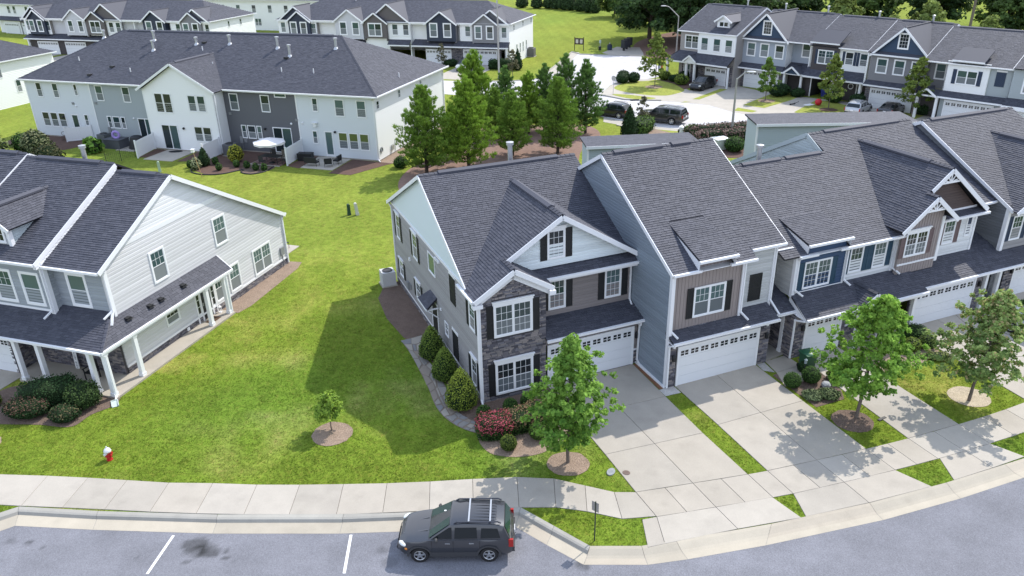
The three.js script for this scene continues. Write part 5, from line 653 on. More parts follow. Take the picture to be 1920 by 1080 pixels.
// clipped or loose shrub: a dark inner body covered in leaves. shape(dir) -> radius vector scale
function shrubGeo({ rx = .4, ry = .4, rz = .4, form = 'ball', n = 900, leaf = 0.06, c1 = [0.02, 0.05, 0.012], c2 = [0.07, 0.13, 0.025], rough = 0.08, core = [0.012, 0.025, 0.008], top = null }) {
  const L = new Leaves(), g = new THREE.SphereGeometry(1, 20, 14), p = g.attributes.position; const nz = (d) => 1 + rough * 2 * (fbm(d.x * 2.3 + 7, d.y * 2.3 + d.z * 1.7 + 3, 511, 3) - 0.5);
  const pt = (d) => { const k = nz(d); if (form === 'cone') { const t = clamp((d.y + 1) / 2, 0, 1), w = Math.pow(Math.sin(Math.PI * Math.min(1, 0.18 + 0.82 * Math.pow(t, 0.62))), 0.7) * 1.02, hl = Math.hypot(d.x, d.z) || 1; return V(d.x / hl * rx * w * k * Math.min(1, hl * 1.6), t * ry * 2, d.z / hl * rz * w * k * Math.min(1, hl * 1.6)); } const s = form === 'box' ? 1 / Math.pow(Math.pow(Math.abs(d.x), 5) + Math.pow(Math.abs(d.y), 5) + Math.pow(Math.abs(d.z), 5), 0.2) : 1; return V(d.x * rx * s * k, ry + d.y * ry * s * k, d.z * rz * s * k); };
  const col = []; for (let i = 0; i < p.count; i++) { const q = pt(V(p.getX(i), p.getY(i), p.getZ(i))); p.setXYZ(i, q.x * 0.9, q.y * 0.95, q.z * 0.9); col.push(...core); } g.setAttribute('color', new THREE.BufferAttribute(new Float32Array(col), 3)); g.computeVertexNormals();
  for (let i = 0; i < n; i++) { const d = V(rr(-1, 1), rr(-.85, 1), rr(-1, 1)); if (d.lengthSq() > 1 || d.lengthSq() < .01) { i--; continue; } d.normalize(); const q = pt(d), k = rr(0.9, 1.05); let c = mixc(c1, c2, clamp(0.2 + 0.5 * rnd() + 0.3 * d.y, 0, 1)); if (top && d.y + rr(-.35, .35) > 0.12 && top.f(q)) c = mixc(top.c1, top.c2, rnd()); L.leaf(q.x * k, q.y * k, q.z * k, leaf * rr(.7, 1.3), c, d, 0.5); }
  return merge([g, L.geo()]);
}
const leafMat = new THREE.MeshPhysicalMaterial({ specularIntensity: 0.3, vertexColors: true, roughness: 0.75, side: THREE.DoubleSide });
function shrub(name, label, cat, [x, z], opt, rot = 0, group) { const o = mesh(name, shrubGeo(opt), leafMat); o.position.set(x, 0, z); o.rotation.y = rot; return tag(o, label, cat, group); }
const G1 = { c1: [0.02, 0.055, 0.014], c2: [0.08, 0.15, 0.03] }, G2 = { c1: [0.06, 0.11, 0.02], c2: [0.24, 0.31, 0.05] }, G3 = { c1: [0.013, 0.03, 0.012], c2: [0.035, 0.075, 0.024] };
reseed(2001); const treeA = broadleaf({ h: 6.3, clear: 1.25, R: 1.7, clusters: 420, per: 34, leaf: 0.135, r: 0.085, lean: [0.1, 0], ragged: 0.9, cr: 0.24 });
reseed(2002); const treeB = broadleaf({ h: 6.35, clear: 1.5, R: 2.0, clusters: 500, per: 34, leaf: 0.135, r: 0.09, ragged: 0.85, cr: 0.25, lean: [0.35, 0.05], c2: [0.38, 0.60, 0.09] });
reseed(2003); const treeC = broadleaf({ h: 5.9, clear: 1.45, R: 2.1, clusters: 420, per: 32, leaf: 0.135, cr: 0.24, r: 0.085, lean: [0.5, 0.0], c1: [0.11, 0.2, 0.05], c2: [0.46, 0.58, 0.19], c3: [0.5, 0.4, 0.2], ragged: 0.95 });
reseed(2004); const treeS = broadleaf({ h: 2.1, clear: 0.85, R: 0.72, clusters: 90, per: 28, leaf: 0.12, r: 0.032, limbs: 9, cr: 0.22, c1: [0.13, 0.24, 0.035], c2: [0.4, 0.55, 0.08], ragged: 0.5 });
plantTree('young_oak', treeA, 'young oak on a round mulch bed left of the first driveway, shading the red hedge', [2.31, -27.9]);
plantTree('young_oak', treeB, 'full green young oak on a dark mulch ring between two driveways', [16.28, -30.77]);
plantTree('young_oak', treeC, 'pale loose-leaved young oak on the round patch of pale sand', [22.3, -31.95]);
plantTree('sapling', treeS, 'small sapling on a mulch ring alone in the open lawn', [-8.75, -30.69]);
// shrubs at the porch house
reseed(2100);
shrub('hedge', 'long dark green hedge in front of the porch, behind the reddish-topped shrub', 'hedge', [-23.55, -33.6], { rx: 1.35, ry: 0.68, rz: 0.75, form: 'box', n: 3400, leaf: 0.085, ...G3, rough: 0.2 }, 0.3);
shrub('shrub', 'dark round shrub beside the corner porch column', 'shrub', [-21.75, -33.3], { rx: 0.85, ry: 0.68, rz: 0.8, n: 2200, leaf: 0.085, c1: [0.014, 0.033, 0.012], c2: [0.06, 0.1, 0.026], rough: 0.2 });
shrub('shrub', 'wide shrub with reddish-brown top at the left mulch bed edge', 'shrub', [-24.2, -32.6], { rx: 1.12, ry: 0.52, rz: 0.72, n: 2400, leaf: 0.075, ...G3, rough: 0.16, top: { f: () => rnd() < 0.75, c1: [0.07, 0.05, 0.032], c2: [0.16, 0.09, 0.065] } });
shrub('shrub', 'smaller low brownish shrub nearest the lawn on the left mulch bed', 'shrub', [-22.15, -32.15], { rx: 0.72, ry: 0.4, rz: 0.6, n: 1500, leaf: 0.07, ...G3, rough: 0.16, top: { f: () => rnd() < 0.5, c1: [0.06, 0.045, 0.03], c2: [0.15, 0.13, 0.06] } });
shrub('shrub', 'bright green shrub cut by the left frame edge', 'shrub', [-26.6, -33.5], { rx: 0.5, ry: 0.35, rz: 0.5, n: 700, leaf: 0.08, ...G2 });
// stone bay house
for (const [b, s, l] of [[[-0.92, -5.4], 1.0, 'farthest of the three egg-shaped evergreens along the stone path'], [[-0.95, -3.0], 0.96, 'middle of the three egg-shaped evergreens along the stone path'], [[-1.02, -0.15], 1.12, 'nearest and brightest of the three egg-shaped evergreens along the stone path']]) shrub('egg_evergreen', l, 'shrub', bw(...b), { rx: 0.7 * s, ry: 0.98 * s, rz: 0.7 * s, form: 'cone', n: 3600, leaf: 0.062, c1: s > 1.05 ? [0.08, 0.13, 0.018] : [0.045, 0.09, 0.018], c2: s > 1.05 ? [0.36, 0.42, 0.06] : [0.22, 0.30, 0.05], rough: 0.06 });
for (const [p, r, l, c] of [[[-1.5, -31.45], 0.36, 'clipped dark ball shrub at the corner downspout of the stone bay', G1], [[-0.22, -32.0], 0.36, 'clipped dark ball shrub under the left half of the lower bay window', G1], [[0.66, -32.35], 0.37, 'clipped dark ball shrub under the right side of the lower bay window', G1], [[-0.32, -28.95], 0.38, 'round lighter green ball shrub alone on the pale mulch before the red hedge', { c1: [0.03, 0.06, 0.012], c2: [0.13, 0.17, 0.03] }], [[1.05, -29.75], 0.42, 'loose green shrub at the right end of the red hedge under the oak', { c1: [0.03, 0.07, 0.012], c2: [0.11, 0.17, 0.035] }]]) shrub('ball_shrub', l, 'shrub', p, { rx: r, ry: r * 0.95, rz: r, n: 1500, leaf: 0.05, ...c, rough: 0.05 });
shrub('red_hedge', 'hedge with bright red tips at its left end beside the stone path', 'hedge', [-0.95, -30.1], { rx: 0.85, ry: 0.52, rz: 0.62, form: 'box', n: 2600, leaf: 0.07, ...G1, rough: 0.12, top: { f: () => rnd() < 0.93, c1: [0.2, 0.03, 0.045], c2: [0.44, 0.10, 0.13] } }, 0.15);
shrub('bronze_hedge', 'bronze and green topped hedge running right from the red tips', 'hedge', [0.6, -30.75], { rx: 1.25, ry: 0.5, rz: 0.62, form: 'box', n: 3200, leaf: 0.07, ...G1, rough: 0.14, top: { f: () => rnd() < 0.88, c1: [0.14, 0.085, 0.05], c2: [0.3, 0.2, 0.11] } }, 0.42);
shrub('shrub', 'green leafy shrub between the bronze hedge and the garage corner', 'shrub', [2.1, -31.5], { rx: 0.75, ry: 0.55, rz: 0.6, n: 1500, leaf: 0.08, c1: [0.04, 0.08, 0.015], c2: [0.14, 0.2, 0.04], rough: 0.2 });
// between the drives
for (const [p, r, l] of [[[14.15, -33.6], 0.43, 'glossy clipped ball shrub overhanging the second driveway'], [[15.25, -34.0], 0.47, 'clipped ball shrub behind the small pole lantern, near the green bin']]) shrub('ball_shrub', l, 'shrub', p, { rx: r, ry: r * 0.9, rz: r, n: 1700, leaf: 0.05, ...G1, rough: 0.04 });
shrub('ground_shrub', 'low spreading pale green juniper below the clipped ball shrubs', 'shrub', [14.85, -32.55], { rx: 0.5, ry: 0.16, rz: 0.42, n: 700, leaf: 0.08, c1: [0.06, 0.09, 0.04], c2: [0.2, 0.25, 0.12], rough: 0.4 });
shrub('ground_shrub', 'low spreading juniper beside the rock at the oak mulch', 'shrub', [15.65, -32.6], { rx: 0.55, ry: 0.18, rz: 0.45, n: 800, leaf: 0.08, c1: [0.05, 0.08, 0.03], c2: [0.18, 0.23, 0.1], rough: 0.4 });
shrub('ground_shrub', 'leafy yellow-green perennial clump right of the ball shrubs under the oak', 'shrub', [16.7, -34.1], { rx: 0.55, ry: 0.35, rz: 0.45, n: 700, leaf: 0.1, c1: [0.07, 0.12, 0.02], c2: [0.2, 0.28, 0.05], rough: 0.4 });
shrub('ground_shrub', 'dark tuft of ornamental grass in front of the green bin', 'shrub', [15.2, -35.0], { rx: 0.25, ry: 0.28, rz: 0.25, n: 400, leaf: 0.1, ...G3, rough: 0.3 });
for (const [p, r, ry, l, c] of [[[22.55, -38.25], 0.8, 0.42, 'long dark clipped shrub beside the wide garage door on the right', G1], [[21.75, -36.85], 0.5, 0.4, 'round light green shrub in front of the long dark clipped one', G2], [[22.75, -37.1], 0.52, 0.4, 'round mid green shrub at the edge of the right-hand drive', { c1: [0.03, 0.06, 0.012], c2: [0.13, 0.18, 0.035] }], [[29.9, -42.2], 0.42, 0.35, 'small dark ball shrub by the far right porch', G1], [[30.9, -41.3], 0.6, 0.36, 'dark oval shrub at the right frame edge behind the pale oak', G1]]) shrub('ball_shrub', l, 'shrub', p, { rx: r, ry, rz: r * 0.8, n: 1300, leaf: 0.06, ...c, rough: 0.08 });
shrub('ground_shrub', 'low yellowish ground cover at the lawn corner by the round shrubs', 'shrub', [22.9, -36.0], { rx: 0.7, ry: 0.15, rz: 0.4, n: 600, leaf: 0.09, c1: [0.1, 0.1, 0.04], c2: [0.22, 0.25, 0.08], rough: 0.4 });
// pines in the middle distance
const P1 = pineGeo(31, 8, 3.0), P2 = pineGeo(32, 7.4, 2.65, { c1: [0.09, 0.2, 0.028], c2: [0.37, 0.54, 0.08] }), P3 = pineGeo(33, 7, 2.1, { tufts: 0.85, c1: [0.06, 0.14, 0.04], c2: [0.22, 0.37, 0.1] });
bed('pine_straw_bed', smooth([[-8.5, -64.5], [-10.2, -68.5], [-9.6, -74], [-6.5, -79], [-5, -89], [2, -90.3], [9, -89.5], [10.2, -85], [7.6, -79], [6, -72], [0, -66]], 5, true), new THREE.MeshStandardMaterial({ color: lin(0.27, 0.175, 0.14), map: mulTex, roughness: 1 }), 0.012);
[[-7.9, -72.1, 8.2, P1, 'leftmost broad pine beside the white gable end wall'], [-3.9, -73.0, 8.6, P2, 'bright green pine, second from the left in the front of the clump'], [-3.7, -88.3, 8.6, P2, 'tallest pine at the back left of the clump, in front of the pale car'], [0.4, -77.5, 6.5, P1, 'dark pine in the front middle of the clump'], [-0.2, -87.9, 7.0, P3, 'thin pine with a narrow tip behind the front middle one'], [2.3, -86.5, 6.6, P2, 'rounded yellow-green pine at the back centre of the clump'], [4.1, -87.5, 7.2, P3, 'sparse pine with a bare trunk and tufted top in the back row'], [5.0, -77.9, 7.6, P1, 'full pine in the front row right of centre'], [6.5, -87.1, 8.2, P3, 'slim grey-green pine with pole-like leader in the back row'], [8.6, -85.9, 7.8, P3, 'dark open pine at the right end of the clump, left of the parked vehicles'], [-5.6, -77.5, 5.2, P2, 'short pine tucked behind the two leftmost pines'], [-1.4, -84.0, 5.6, P1, 'short pine filling the middle of the clump']].forEach(([x, z, hh, t, l], i) => { const base = t === P1 ? 8 : t === P2 ? 7.4 : 7; plantTree('pine_tree', t, l, [x, z], hh / base, i * 1.7); });
shrub('shrub', 'dark shrub at the foot of the white gable end wall', 'shrub', [-10.6, -74.3], { rx: 0.7, ry: 0.55, rz: 0.7, n: 700, leaf: 0.12, ...G1, rough: 0.3 });
shrub('ground_shrub', 'low brown undergrowth at the left corner of the pine bed', 'shrub', [-8.2, -66.5], { rx: 0.9, ry: 0.4, rz: 0.7, n: 500, leaf: 0.14, c1: [0.05, 0.05, 0.03], c2: [0.12, 0.11, 0.06], rough: 0.5 });
// street trees by the far row
reseed(2200); const T1 = broadleaf({ h: 7.2, clear: 1.5, R: 2.1, clusters: 110, per: 34, leaf: 0.26, r: 0.07, cr: 0.42, c1: [0.10, 0.16, 0.03], c2: [0.31, 0.38, 0.08], pow: 0.6 }), T2 = broadleaf({ h: 5.2, clear: 1.2, R: 1.45, clusters: 80, per: 34, leaf: 0.22, r: 0.06, cr: 0.36, c1: [0.08, 0.16, 0.03], c2: [0.24, 0.37, 0.07], pow: 0.6 }), T3 = broadleaf({ h: 3.3, clear: 0.9, R: 0.8, clusters: 40, per: 24, leaf: 0.16, r: 0.04, cr: 0.26, c1: [0.09, 0.09, 0.05], c2: [0.25, 0.24, 0.14] });
plantTree('street_tree', T1, 'tall pointed street tree on the green island near the far porch house', [20.79, -111.17]); plantTree('street_tree', T2, 'small green street tree between the first two far garages', [33.09, -100.41]); plantTree('street_tree', T1, 'yellow-green street tree in front of the dark-fronted far townhouse', [39.0, -94.6], 0.9, 2); plantTree('street_tree', T1, 'pointed street tree beside the dark sedan', [46.8, -89.75], 0.92, 4);
plantTree('sapling', T3, 'thin bronze sapling standing between the two parked dark vehicles', [15.47, -89.04], 1, 0); plantTree('sapling', T3, 'slim pale sapling beside the white car in the far driveway', [-10.6, -131], 1.15, 1); plantTree('sapling', T3, 'small sapling on the lawn right of the far white gable house', [0.87, -121.5], 1.2, 2);
// hedges and shrubs of the far street
for (const [n, l, c, p, o, r] of [
  ['hedge', 'bright green clipped hedge block by the near kerb, behind the roof ridge', 'hedge', [14.9, -86.0], { rx: 2.3, ry: 0.75, rz: 1.0, form: 'box', n: 1800, leaf: 0.16, c1: [0.03, 0.08, 0.015], c2: [0.12, 0.19, 0.035], rough: 0.2 }, 1.1],
  ['evergreen', 'dark narrow upright evergreen left of the bright hedge block', 'shrub', [13.1, -83.4], { rx: 0.85, ry: 1.75, rz: 0.85, form: 'cone', n: 1400, leaf: 0.16, ...G3, rough: 0.2 }, 0],
  ['hedge', 'long hedge with bronze top running past the lamp post', 'hedge', [24.3, -82.5], { rx: 5.2, ry: 0.8, rz: 0.8, form: 'box', n: 4200, leaf: 0.17, ...G3, rough: 0.15, top: { f: () => rnd() < .8, c1: [0.13, 0.08, 0.07], c2: [0.27, 0.18, 0.15] } }, 0.1],
  ['hedge', 'bronze-topped hedge in the row nearer the lamp post', 'hedge', [23.8, -80.2], { rx: 4.6, ry: 0.8, rz: 0.8, form: 'box', n: 3600, leaf: 0.17, ...G3, rough: 0.15, top: { f: () => rnd() < .8, c1: [0.13, 0.08, 0.07], c2: [0.27, 0.18, 0.15] } }, 0.1],
  ['shrub', 'green shrub at the left end of the bronze hedge', 'shrub', [19.9, -83.0], { rx: 1.2, ry: 0.7, rz: 0.8, n: 900, leaf: 0.16, c1: [0.03, 0.08, 0.015], c2: [0.11, 0.18, 0.035], rough: 0.2 }, 0],
  ['shrub', 'small dark shrub by the white post near the hedge end', 'shrub', [18.9, -83.2], { rx: 0.5, ry: 0.6, rz: 0.5, n: 500, leaf: 0.12, ...G3, rough: 0.2 }, 0],
  ['ball_shrub', 'round clipped shrub beside the utility box at the lamp post foot', 'shrub', [22.9, -77.2], { rx: 1.0, ry: 0.75, rz: 1.0, n: 1300, leaf: 0.12, ...G1, rough: 0.05 }, 0],
  ['ball_shrub', 'small round shrub behind the utility box', 'shrub', [22.6, -79.6], { rx: 0.75, ry: 0.5, rz: 0.7, n: 700, leaf: 0.12, ...G1, rough: 0.05 }, 0],
  ['ball_shrub', 'front left of three round shrubs at the corner of the green island', 'shrub', [16.66, -114.3], { rx: .95, ry: .72, rz: .95, n: 700, leaf: .16, ...G3, rough: .08 }, 0], ['ball_shrub', 'right one of three round shrubs at the corner of the green island', 'shrub', [18.35, -114.8], { rx: .9, ry: .7, rz: .9, n: 700, leaf: .16, ...G3, rough: .08 }, 0], ['ball_shrub', 'rear left of three round shrubs at the corner of the green island', 'shrub', [17.1, -116.6], { rx: .9, ry: .7, rz: .9, n: 700, leaf: .16, ...G3, rough: .08 }, 0],
  ['ball_shrub', 'bright yellow-green round shrub below the flag', 'shrub', [23.1, -115.9], { rx: .9, ry: .65, rz: .8, n: 700, leaf: .15, ...G2, rough: .08 }, 0], ['ball_shrub', 'bright yellow-green round shrub left of the black car', 'shrub', [24.75, -112.1], { rx: 1.0, ry: .7, rz: .9, n: 800, leaf: .15, ...G2, rough: .08 }, 0], ['shrub', 'dark reddish shrub between the two yellow-green ones', 'shrub', [24.2, -114.4], { rx: .8, ry: .5, rz: .7, n: 500, leaf: .15, ...G3, rough: .2 }, 0], ['hedge', 'dark hedge before the far porch', 'hedge', [26.3, -115.6], { rx: 2.2, ry: .65, rz: .8, form: 'box', n: 1400, leaf: .15, ...G3, rough: .15 }, 0.83],
  ['shrub', 'dark broad shrub right of the second far garage', 'shrub', [35.9, -103.3], { rx: 1.8, ry: .75, rz: 1.1, n: 1200, leaf: .16, ...G3, rough: .2 }, 0.8], ['shrub', 'dark shrub at the foot of the far white porch post', 'shrub', [37.9, -102.3], { rx: .9, ry: .55, rz: .8, n: 700, leaf: .16, ...G3, rough: .2 }, 0], ['shrub', 'dark shrub under the yellow-green street tree', 'shrub', [41.2, -98.5], { rx: .9, ry: .6, rz: .8, n: 600, leaf: .16, ...G1, rough: .2 }, 0], ['hedge', 'dark clipped hedge before the white boxed far front', 'hedge', [43.6, -96.6], { rx: 2.0, ry: .7, rz: .8, form: 'box', n: 1200, leaf: .16, ...G3, rough: .15 }, 0.83], ['hedge', 'dark shrub mass beside the pointed street tree', 'hedge', [49.2, -91.5], { rx: 1.8, ry: .7, rz: 1.2, n: 1200, leaf: .16, ...G3, rough: .2 }, 0.83],
  ['hedge', 'low dark hedge before the far white gable house', 'hedge', [-0.2, -127.6], { rx: 1.9, ry: .8, rz: .7, form: 'box', n: 900, leaf: .18, ...G3, rough: .2 }, -0.33], ['evergreen', 'dark upright evergreen at the corner of the far white gable house', 'shrub', [1.75, -126.8], { rx: .7, ry: 1.6, rz: .7, form: 'cone', n: 800, leaf: .18, ...G3, rough: .1 }, 0], ['shrub', 'dark square shrub by the far right-hand garage', 'shrub', [-2.1, -128.4], { rx: .8, ry: .75, rz: .7, form: 'box', n: 500, leaf: .18, ...G3, rough: .1 }, 0], ['shrub', 'pair of dark shrubs beside the pale sapling', 'shrub', [-9.2, -131.6], { rx: 1.3, ry: .6, rz: .6, n: 500, leaf: .18, ...G3, rough: .2 }, 0],
  // shrubs along the back patios
  ['shrub', 'tall flowering shrub at the left corner of the rear patios', 'shrub', [-50.3, -82.0], { rx: 1.5, ry: 1.25, rz: 1.2, n: 1500, leaf: .2, c1: [.05, .09, .03], c2: [.22, .22, .12], rough: .35 }, 0], ['shrub', 'big loose pale green shrub beyond the left roof edge', 'shrub', [-56.5, -81.5], { rx: 3.0, ry: 1.3, rz: 2.2, n: 3000, leaf: .22, c1: [.07, .12, .03], c2: [.26, .30, .12], rough: .4 }, 0], ['shrub', 'dark shrub between the flowering ones', 'shrub', [-52.5, -83.5], { rx: 1.2, ry: 1.0, rz: 1.0, n: 1000, leaf: .2, ...G1, rough: .3 }, 0], ['shrub', 'dark brown-green shrub at the lower left of the rear patios', 'shrub', [-47.5, -78.8], { rx: 1.5, ry: 0.9, rz: 1.0, n: 1200, leaf: .18, c1: [.03, .04, .02], c2: [.09, .09, .04], rough: .35 }, 0], ['shrub', 'pale flowering low shrub by the left roof', 'shrub', [-50.8, -77.2], { rx: 1.4, ry: 0.5, rz: 0.8, n: 700, leaf: .18, c1: [.1, .12, .06], c2: [.4, .35, .28], rough: .3 }, 0], ['shrub', 'green lawn-edge shrubs near the left border behind the roof', 'shrub', [-60.5, -79.5], { rx: 2.2, ry: 1.0, rz: 2.0, n: 1600, leaf: .22, c1: [.07, .12, .03], c2: [.22, .28, .08], rough: .4 }, 0],
  ['banana_plant', 'broad-leaved bright green plant beside the left air conditioner', 'plant', [-44.6, -82.4], { rx: .9, ry: .8, rz: .8, n: 160, leaf: .55, c1: [.05, .12, .02], c2: [.13, .24, .04], rough: .3 }, 0],
  ['shrub', 'yellow rounded shrub by the dark grey unit patio', 'shrub', [-27.8, -77.6], { rx: .75, ry: .85, rz: .7, n: 900, leaf: .14, c1: [.16, .17, .02], c2: [.42, .42, .06], rough: .15 }, 0], ['evergreen', 'dark cone evergreen beside the white privacy screen', 'shrub', [-30.6, -76.4], { rx: .55, ry: .95, rz: .55, form: 'cone', n: 700, leaf: .12, ...G3, rough: .1 }, 0], ['shrub', 'pale variegated shrub at the left end of the edged bed', 'shrub', [-31.0, -75.2], { rx: .5, ry: .55, rz: .5, n: 400, leaf: .14, c1: [.12, .16, .06], c2: [.4, .42, .25], rough: .3 }, 0],
]) shrub(n, l, c, p, o, r);
[[-31.9, -75.9], [-29.7, -76.9], [-28.6, -74.7], [-27.2, -75.7], [-26.0, -75.2], [-24.9, -74.4], [-24.0, -74.2]].forEach((p, i) => { shrub('small_shrub', ['small dark shrub at the left tip of the edged garden bed', 'small dark shrub beside the air conditioner behind the edged bed', 'small green shrub in the middle of the edged bed, below the yellow one', 'small shrub directly in front of the yellow shrub', 'small shrub where the two bed edges meet', 'left one of two shrubs in the right loop of the edged bed', 'right one of two shrubs in the right loop of the edged bed'][i], 'shrub', p, { rx: .32, ry: .38, rz: .32, n: 300, leaf: .1, ...G1, rough: .1 }); });
// row of clipped conifers at the far field edge
[[4.5, -222, 1.5], [8.43, -219.4, 1.5], [11.5, -218.7, 1.4], [13.37, -216.6, 1.4], [15.17, -214.1, 1.45], [16.91, -212.7, 1.5], [19.09, -209.9, 1.45], [20.77, -206.6, 1.6], [22.37, -205.3, 1.25]].forEach(([x, z, s], i) => { shrub('conifer', ['first, half hidden conifer behind the far roof in the row along the field', 'second conifer from the left in the row along the far field edge', 'third conifer from the left in the row along the far field edge', 'fourth conifer from the left in the row along the far field edge', 'fifth conifer from the left in the row along the far field edge', 'sixth conifer, last before the gap in the row along the far field edge', 'narrow conifer just after the gap in the row along the far field edge', 'tall pointed conifer, second after the gap along the far field edge', 'rounder shrub-like conifer at the right end of the row along the far field edge'][i], 'tree', [x, z], { rx: 1.05 * s, ry: 1.3 * s * 1.15, rz: 1.05 * s, form: 'cone', n: 420, leaf: .42, c1: [.025, .05, .02], c2: [.07, .115, .04], rough: .12 }); });
// big trees
reseed(2300); const BT1 = broadleaf({ h: 15, clear: 3.4, R: 6.6, clusters: 240, per: 44, leaf: 0.55, r: 0.32, cr: 1.35, limbs: 18, c1: [0.025, 0.06, 0.018], c2: [0.09, 0.155, 0.04], pow: 0.62, ragged: .5 }), BT2 = broadleaf({ h: 12, clear: 2.0, R: 5.2, clusters: 190, per: 40, leaf: 0.55, r: 0.26, cr: 1.2, limbs: 14, c1: [0.05, 0.10, 0.03], c2: [0.16, 0.24, 0.06], pow: 0.6, ragged: .5 }), BT3 = broadleaf({ h: 6, clear: .5, R: 3.4, clusters: 110, per: 36, leaf: 0.5, r: 0.16, cr: 0.95, limbs: 10, c1: [0.13, 0.19, 0.045], c2: [0.36, 0.43, 0.12], pow: 0.5, ragged: .6 });
for (const b of [BT1, BT2, BT3]) b.bark = M.barkDark;
bed('woodland_floor', smooth([[24, -137], [23, -146], [27, -158], [40, -170], [60, -150], [50, -128], [36, -126]], 5, true), new THREE.MeshStandardMaterial({ color: lin(0.22, 0.13, 0.10), map: mulTex, roughness: 1 }), 0.012);
[[26.5, -149, BT1, 1, 'large dark shade tree overhanging the far parking lot, nearest the mailboxes'], [33.5, -147, BT1, .95, 'large dark shade tree right of the first, behind the street lamp'], [28, -159, BT1, 1.05, 'dark shade tree in the second row behind the parking lot'], [36.5, -158, BT2, 1.2, 'mid green shade tree behind the left far townhouse'], [43, -152, BT1, 1, 'dark shade tree above the left far townhouse ridge'], [26.0, -196, BT2, .8, 'rounded tree at the right end of the field conifers'], [29, -190, BT3, 1.1, 'bright bushy tree at the right side of the far field'], [32, -176, BT2, .95, 'tree between the field and the dark shade trees']].forEach(([x, z, t, s, l], i) => plantTree('shade_tree', t, l, [x, z], s, i * 1.3));
const woods = [[50, -160, BT2, 1], [57, -166, BT1, .9], [63, -152, BT3, 1.3], [70, -160, BT2, 1.05], [76, -146, BT3, 1.2], [68, -143, BT3, .8], [82, -155, BT1, .9], [88, -143, BT2, .9], [80, -134, BT3, .9], [93, -134, BT1, .85], [97, -144, BT2, 1.1], [105, -136, BT1, 1], [90, -125, BT3, .7], [102, -125, BT3, .8], [112, -128, BT2, 1], [62, -172, BT1, 1.1], [75, -172, BT1, 1.1], [88, -165, BT1, 1.1], [100, -158, BT1, 1.15], [112, -148, BT1, 1.1], [55, -150, BT3, .8], [48, -172, BT1, 1.1], [40, -178, BT2, 1.1], [122, -140, BT1, 1.1]];
const wdesc = ['broad green tree', 'dark tall tree', 'pale bushy tree', 'mid green tree', 'pale low bush', 'small pale bush', 'dark dense tree', 'mid green dense tree', 'light round bush', 'dark round tree', 'tall green tree', 'dark wide tree', 'small bright bush', 'yellowish bush', 'rounded green tree', 'dark tree in the rear line', 'dark rear tree', 'dark high rear tree', 'dark wide rear tree', 'dark rear edge tree', 'bright bush', 'dark rear left tree', 'green rear left tree', 'dark far edge tree'];
const wpos = ['behind the leftmost far roof', 'behind the second far roof', 'above the navy gabled far roofs', 'behind the centre of the far row', 'right of the first utility pole view line', 'above the first navy gable', 'over the middle of the far row', 'over the far row right of the middle', 'just above the far ridge right of the navy gable', 'left of the utility pole', 'behind the utility pole', 'right of the utility pole', 'on the far ridge line left of the pole', 'on the far ridge line right of the pole', 'at the upper right edge', 'behind the left far ridge', 'behind the middle far ridge', 'above the utility pole', 'right of the pole top', 'at the top right corner', 'above the second far roof ridge', 'at the back of the shade trees', 'behind the shade trees by the field', 'past the top right corner'];
woods.forEach(([x, z, t, s], i) => plantTree('woodland_tree', t, wdesc[i] + ' ' + wpos[i], [x, z], s * rr(.9, 1.1), i * 2.1));
// ---------- vehicles ----------
const plin = (L, x) => { if (x <= L[0][0]) return L[0][1]; for (let i = 0; i + 1 < L.length; i++) if (x <= L[i + 1][0]) { const [a, b] = L[i], [c, d] = L[i + 1]; return b + (d - b) * (x - a) / (c - a); } return L[L.length - 1][1]; };
function loft(rings, capped = true) { const f = []; const n = rings[0].length; for (let i = 0; i + 1 < rings.length; i++) for (let j = 0; j + 1 < n; j++) f.push([rings[i][j], rings[i][j + 1], rings[i + 1][j + 1], rings[i + 1][j]]); if (capped) for (const [r, s] of [[rings[0], 1], [rings[rings.length - 1], -1]]) { const c = V(0, 0, 0); r.forEach((p) => c.add(p)); c.multiplyScalar(1 / n); for (let j = 0; j + 1 < n; j++) f.push(s > 0 ? [r[j + 1], r[j], c] : [r[j], r[j + 1], c]); f.push(s > 0 ? [r[0], r[n - 1], c] : [r[n - 1], r[0], c]); } return toCreasedNormals(quadGeo(f), 0.62); }
const RUB = mat(0.014, 0.014, 0.015, 0.85), GLASSC = mat(0.012, 0.016, 0.018, 0.04), CHROME = mat(0.6, 0.61, 0.62, 0.25, { metalness: 0.85 }), LAMPR = mat(0.35, 0.015, 0.012, 0.25), LAMPW = mat(0.72, 0.74, 0.72, 0.15), AMBER = mat(0.7, 0.25, 0.03, 0.3), TRIMD = mat(0.03, 0.031, 0.034, 0.6);
function paint(r, g, b, metal = 0.35) { return new THREE.MeshPhysicalMaterial({ color: lin(r, g, b), roughness: 0.3, metalness: metal, clearcoat: 1, clearcoatRoughness: 0.06 }); }
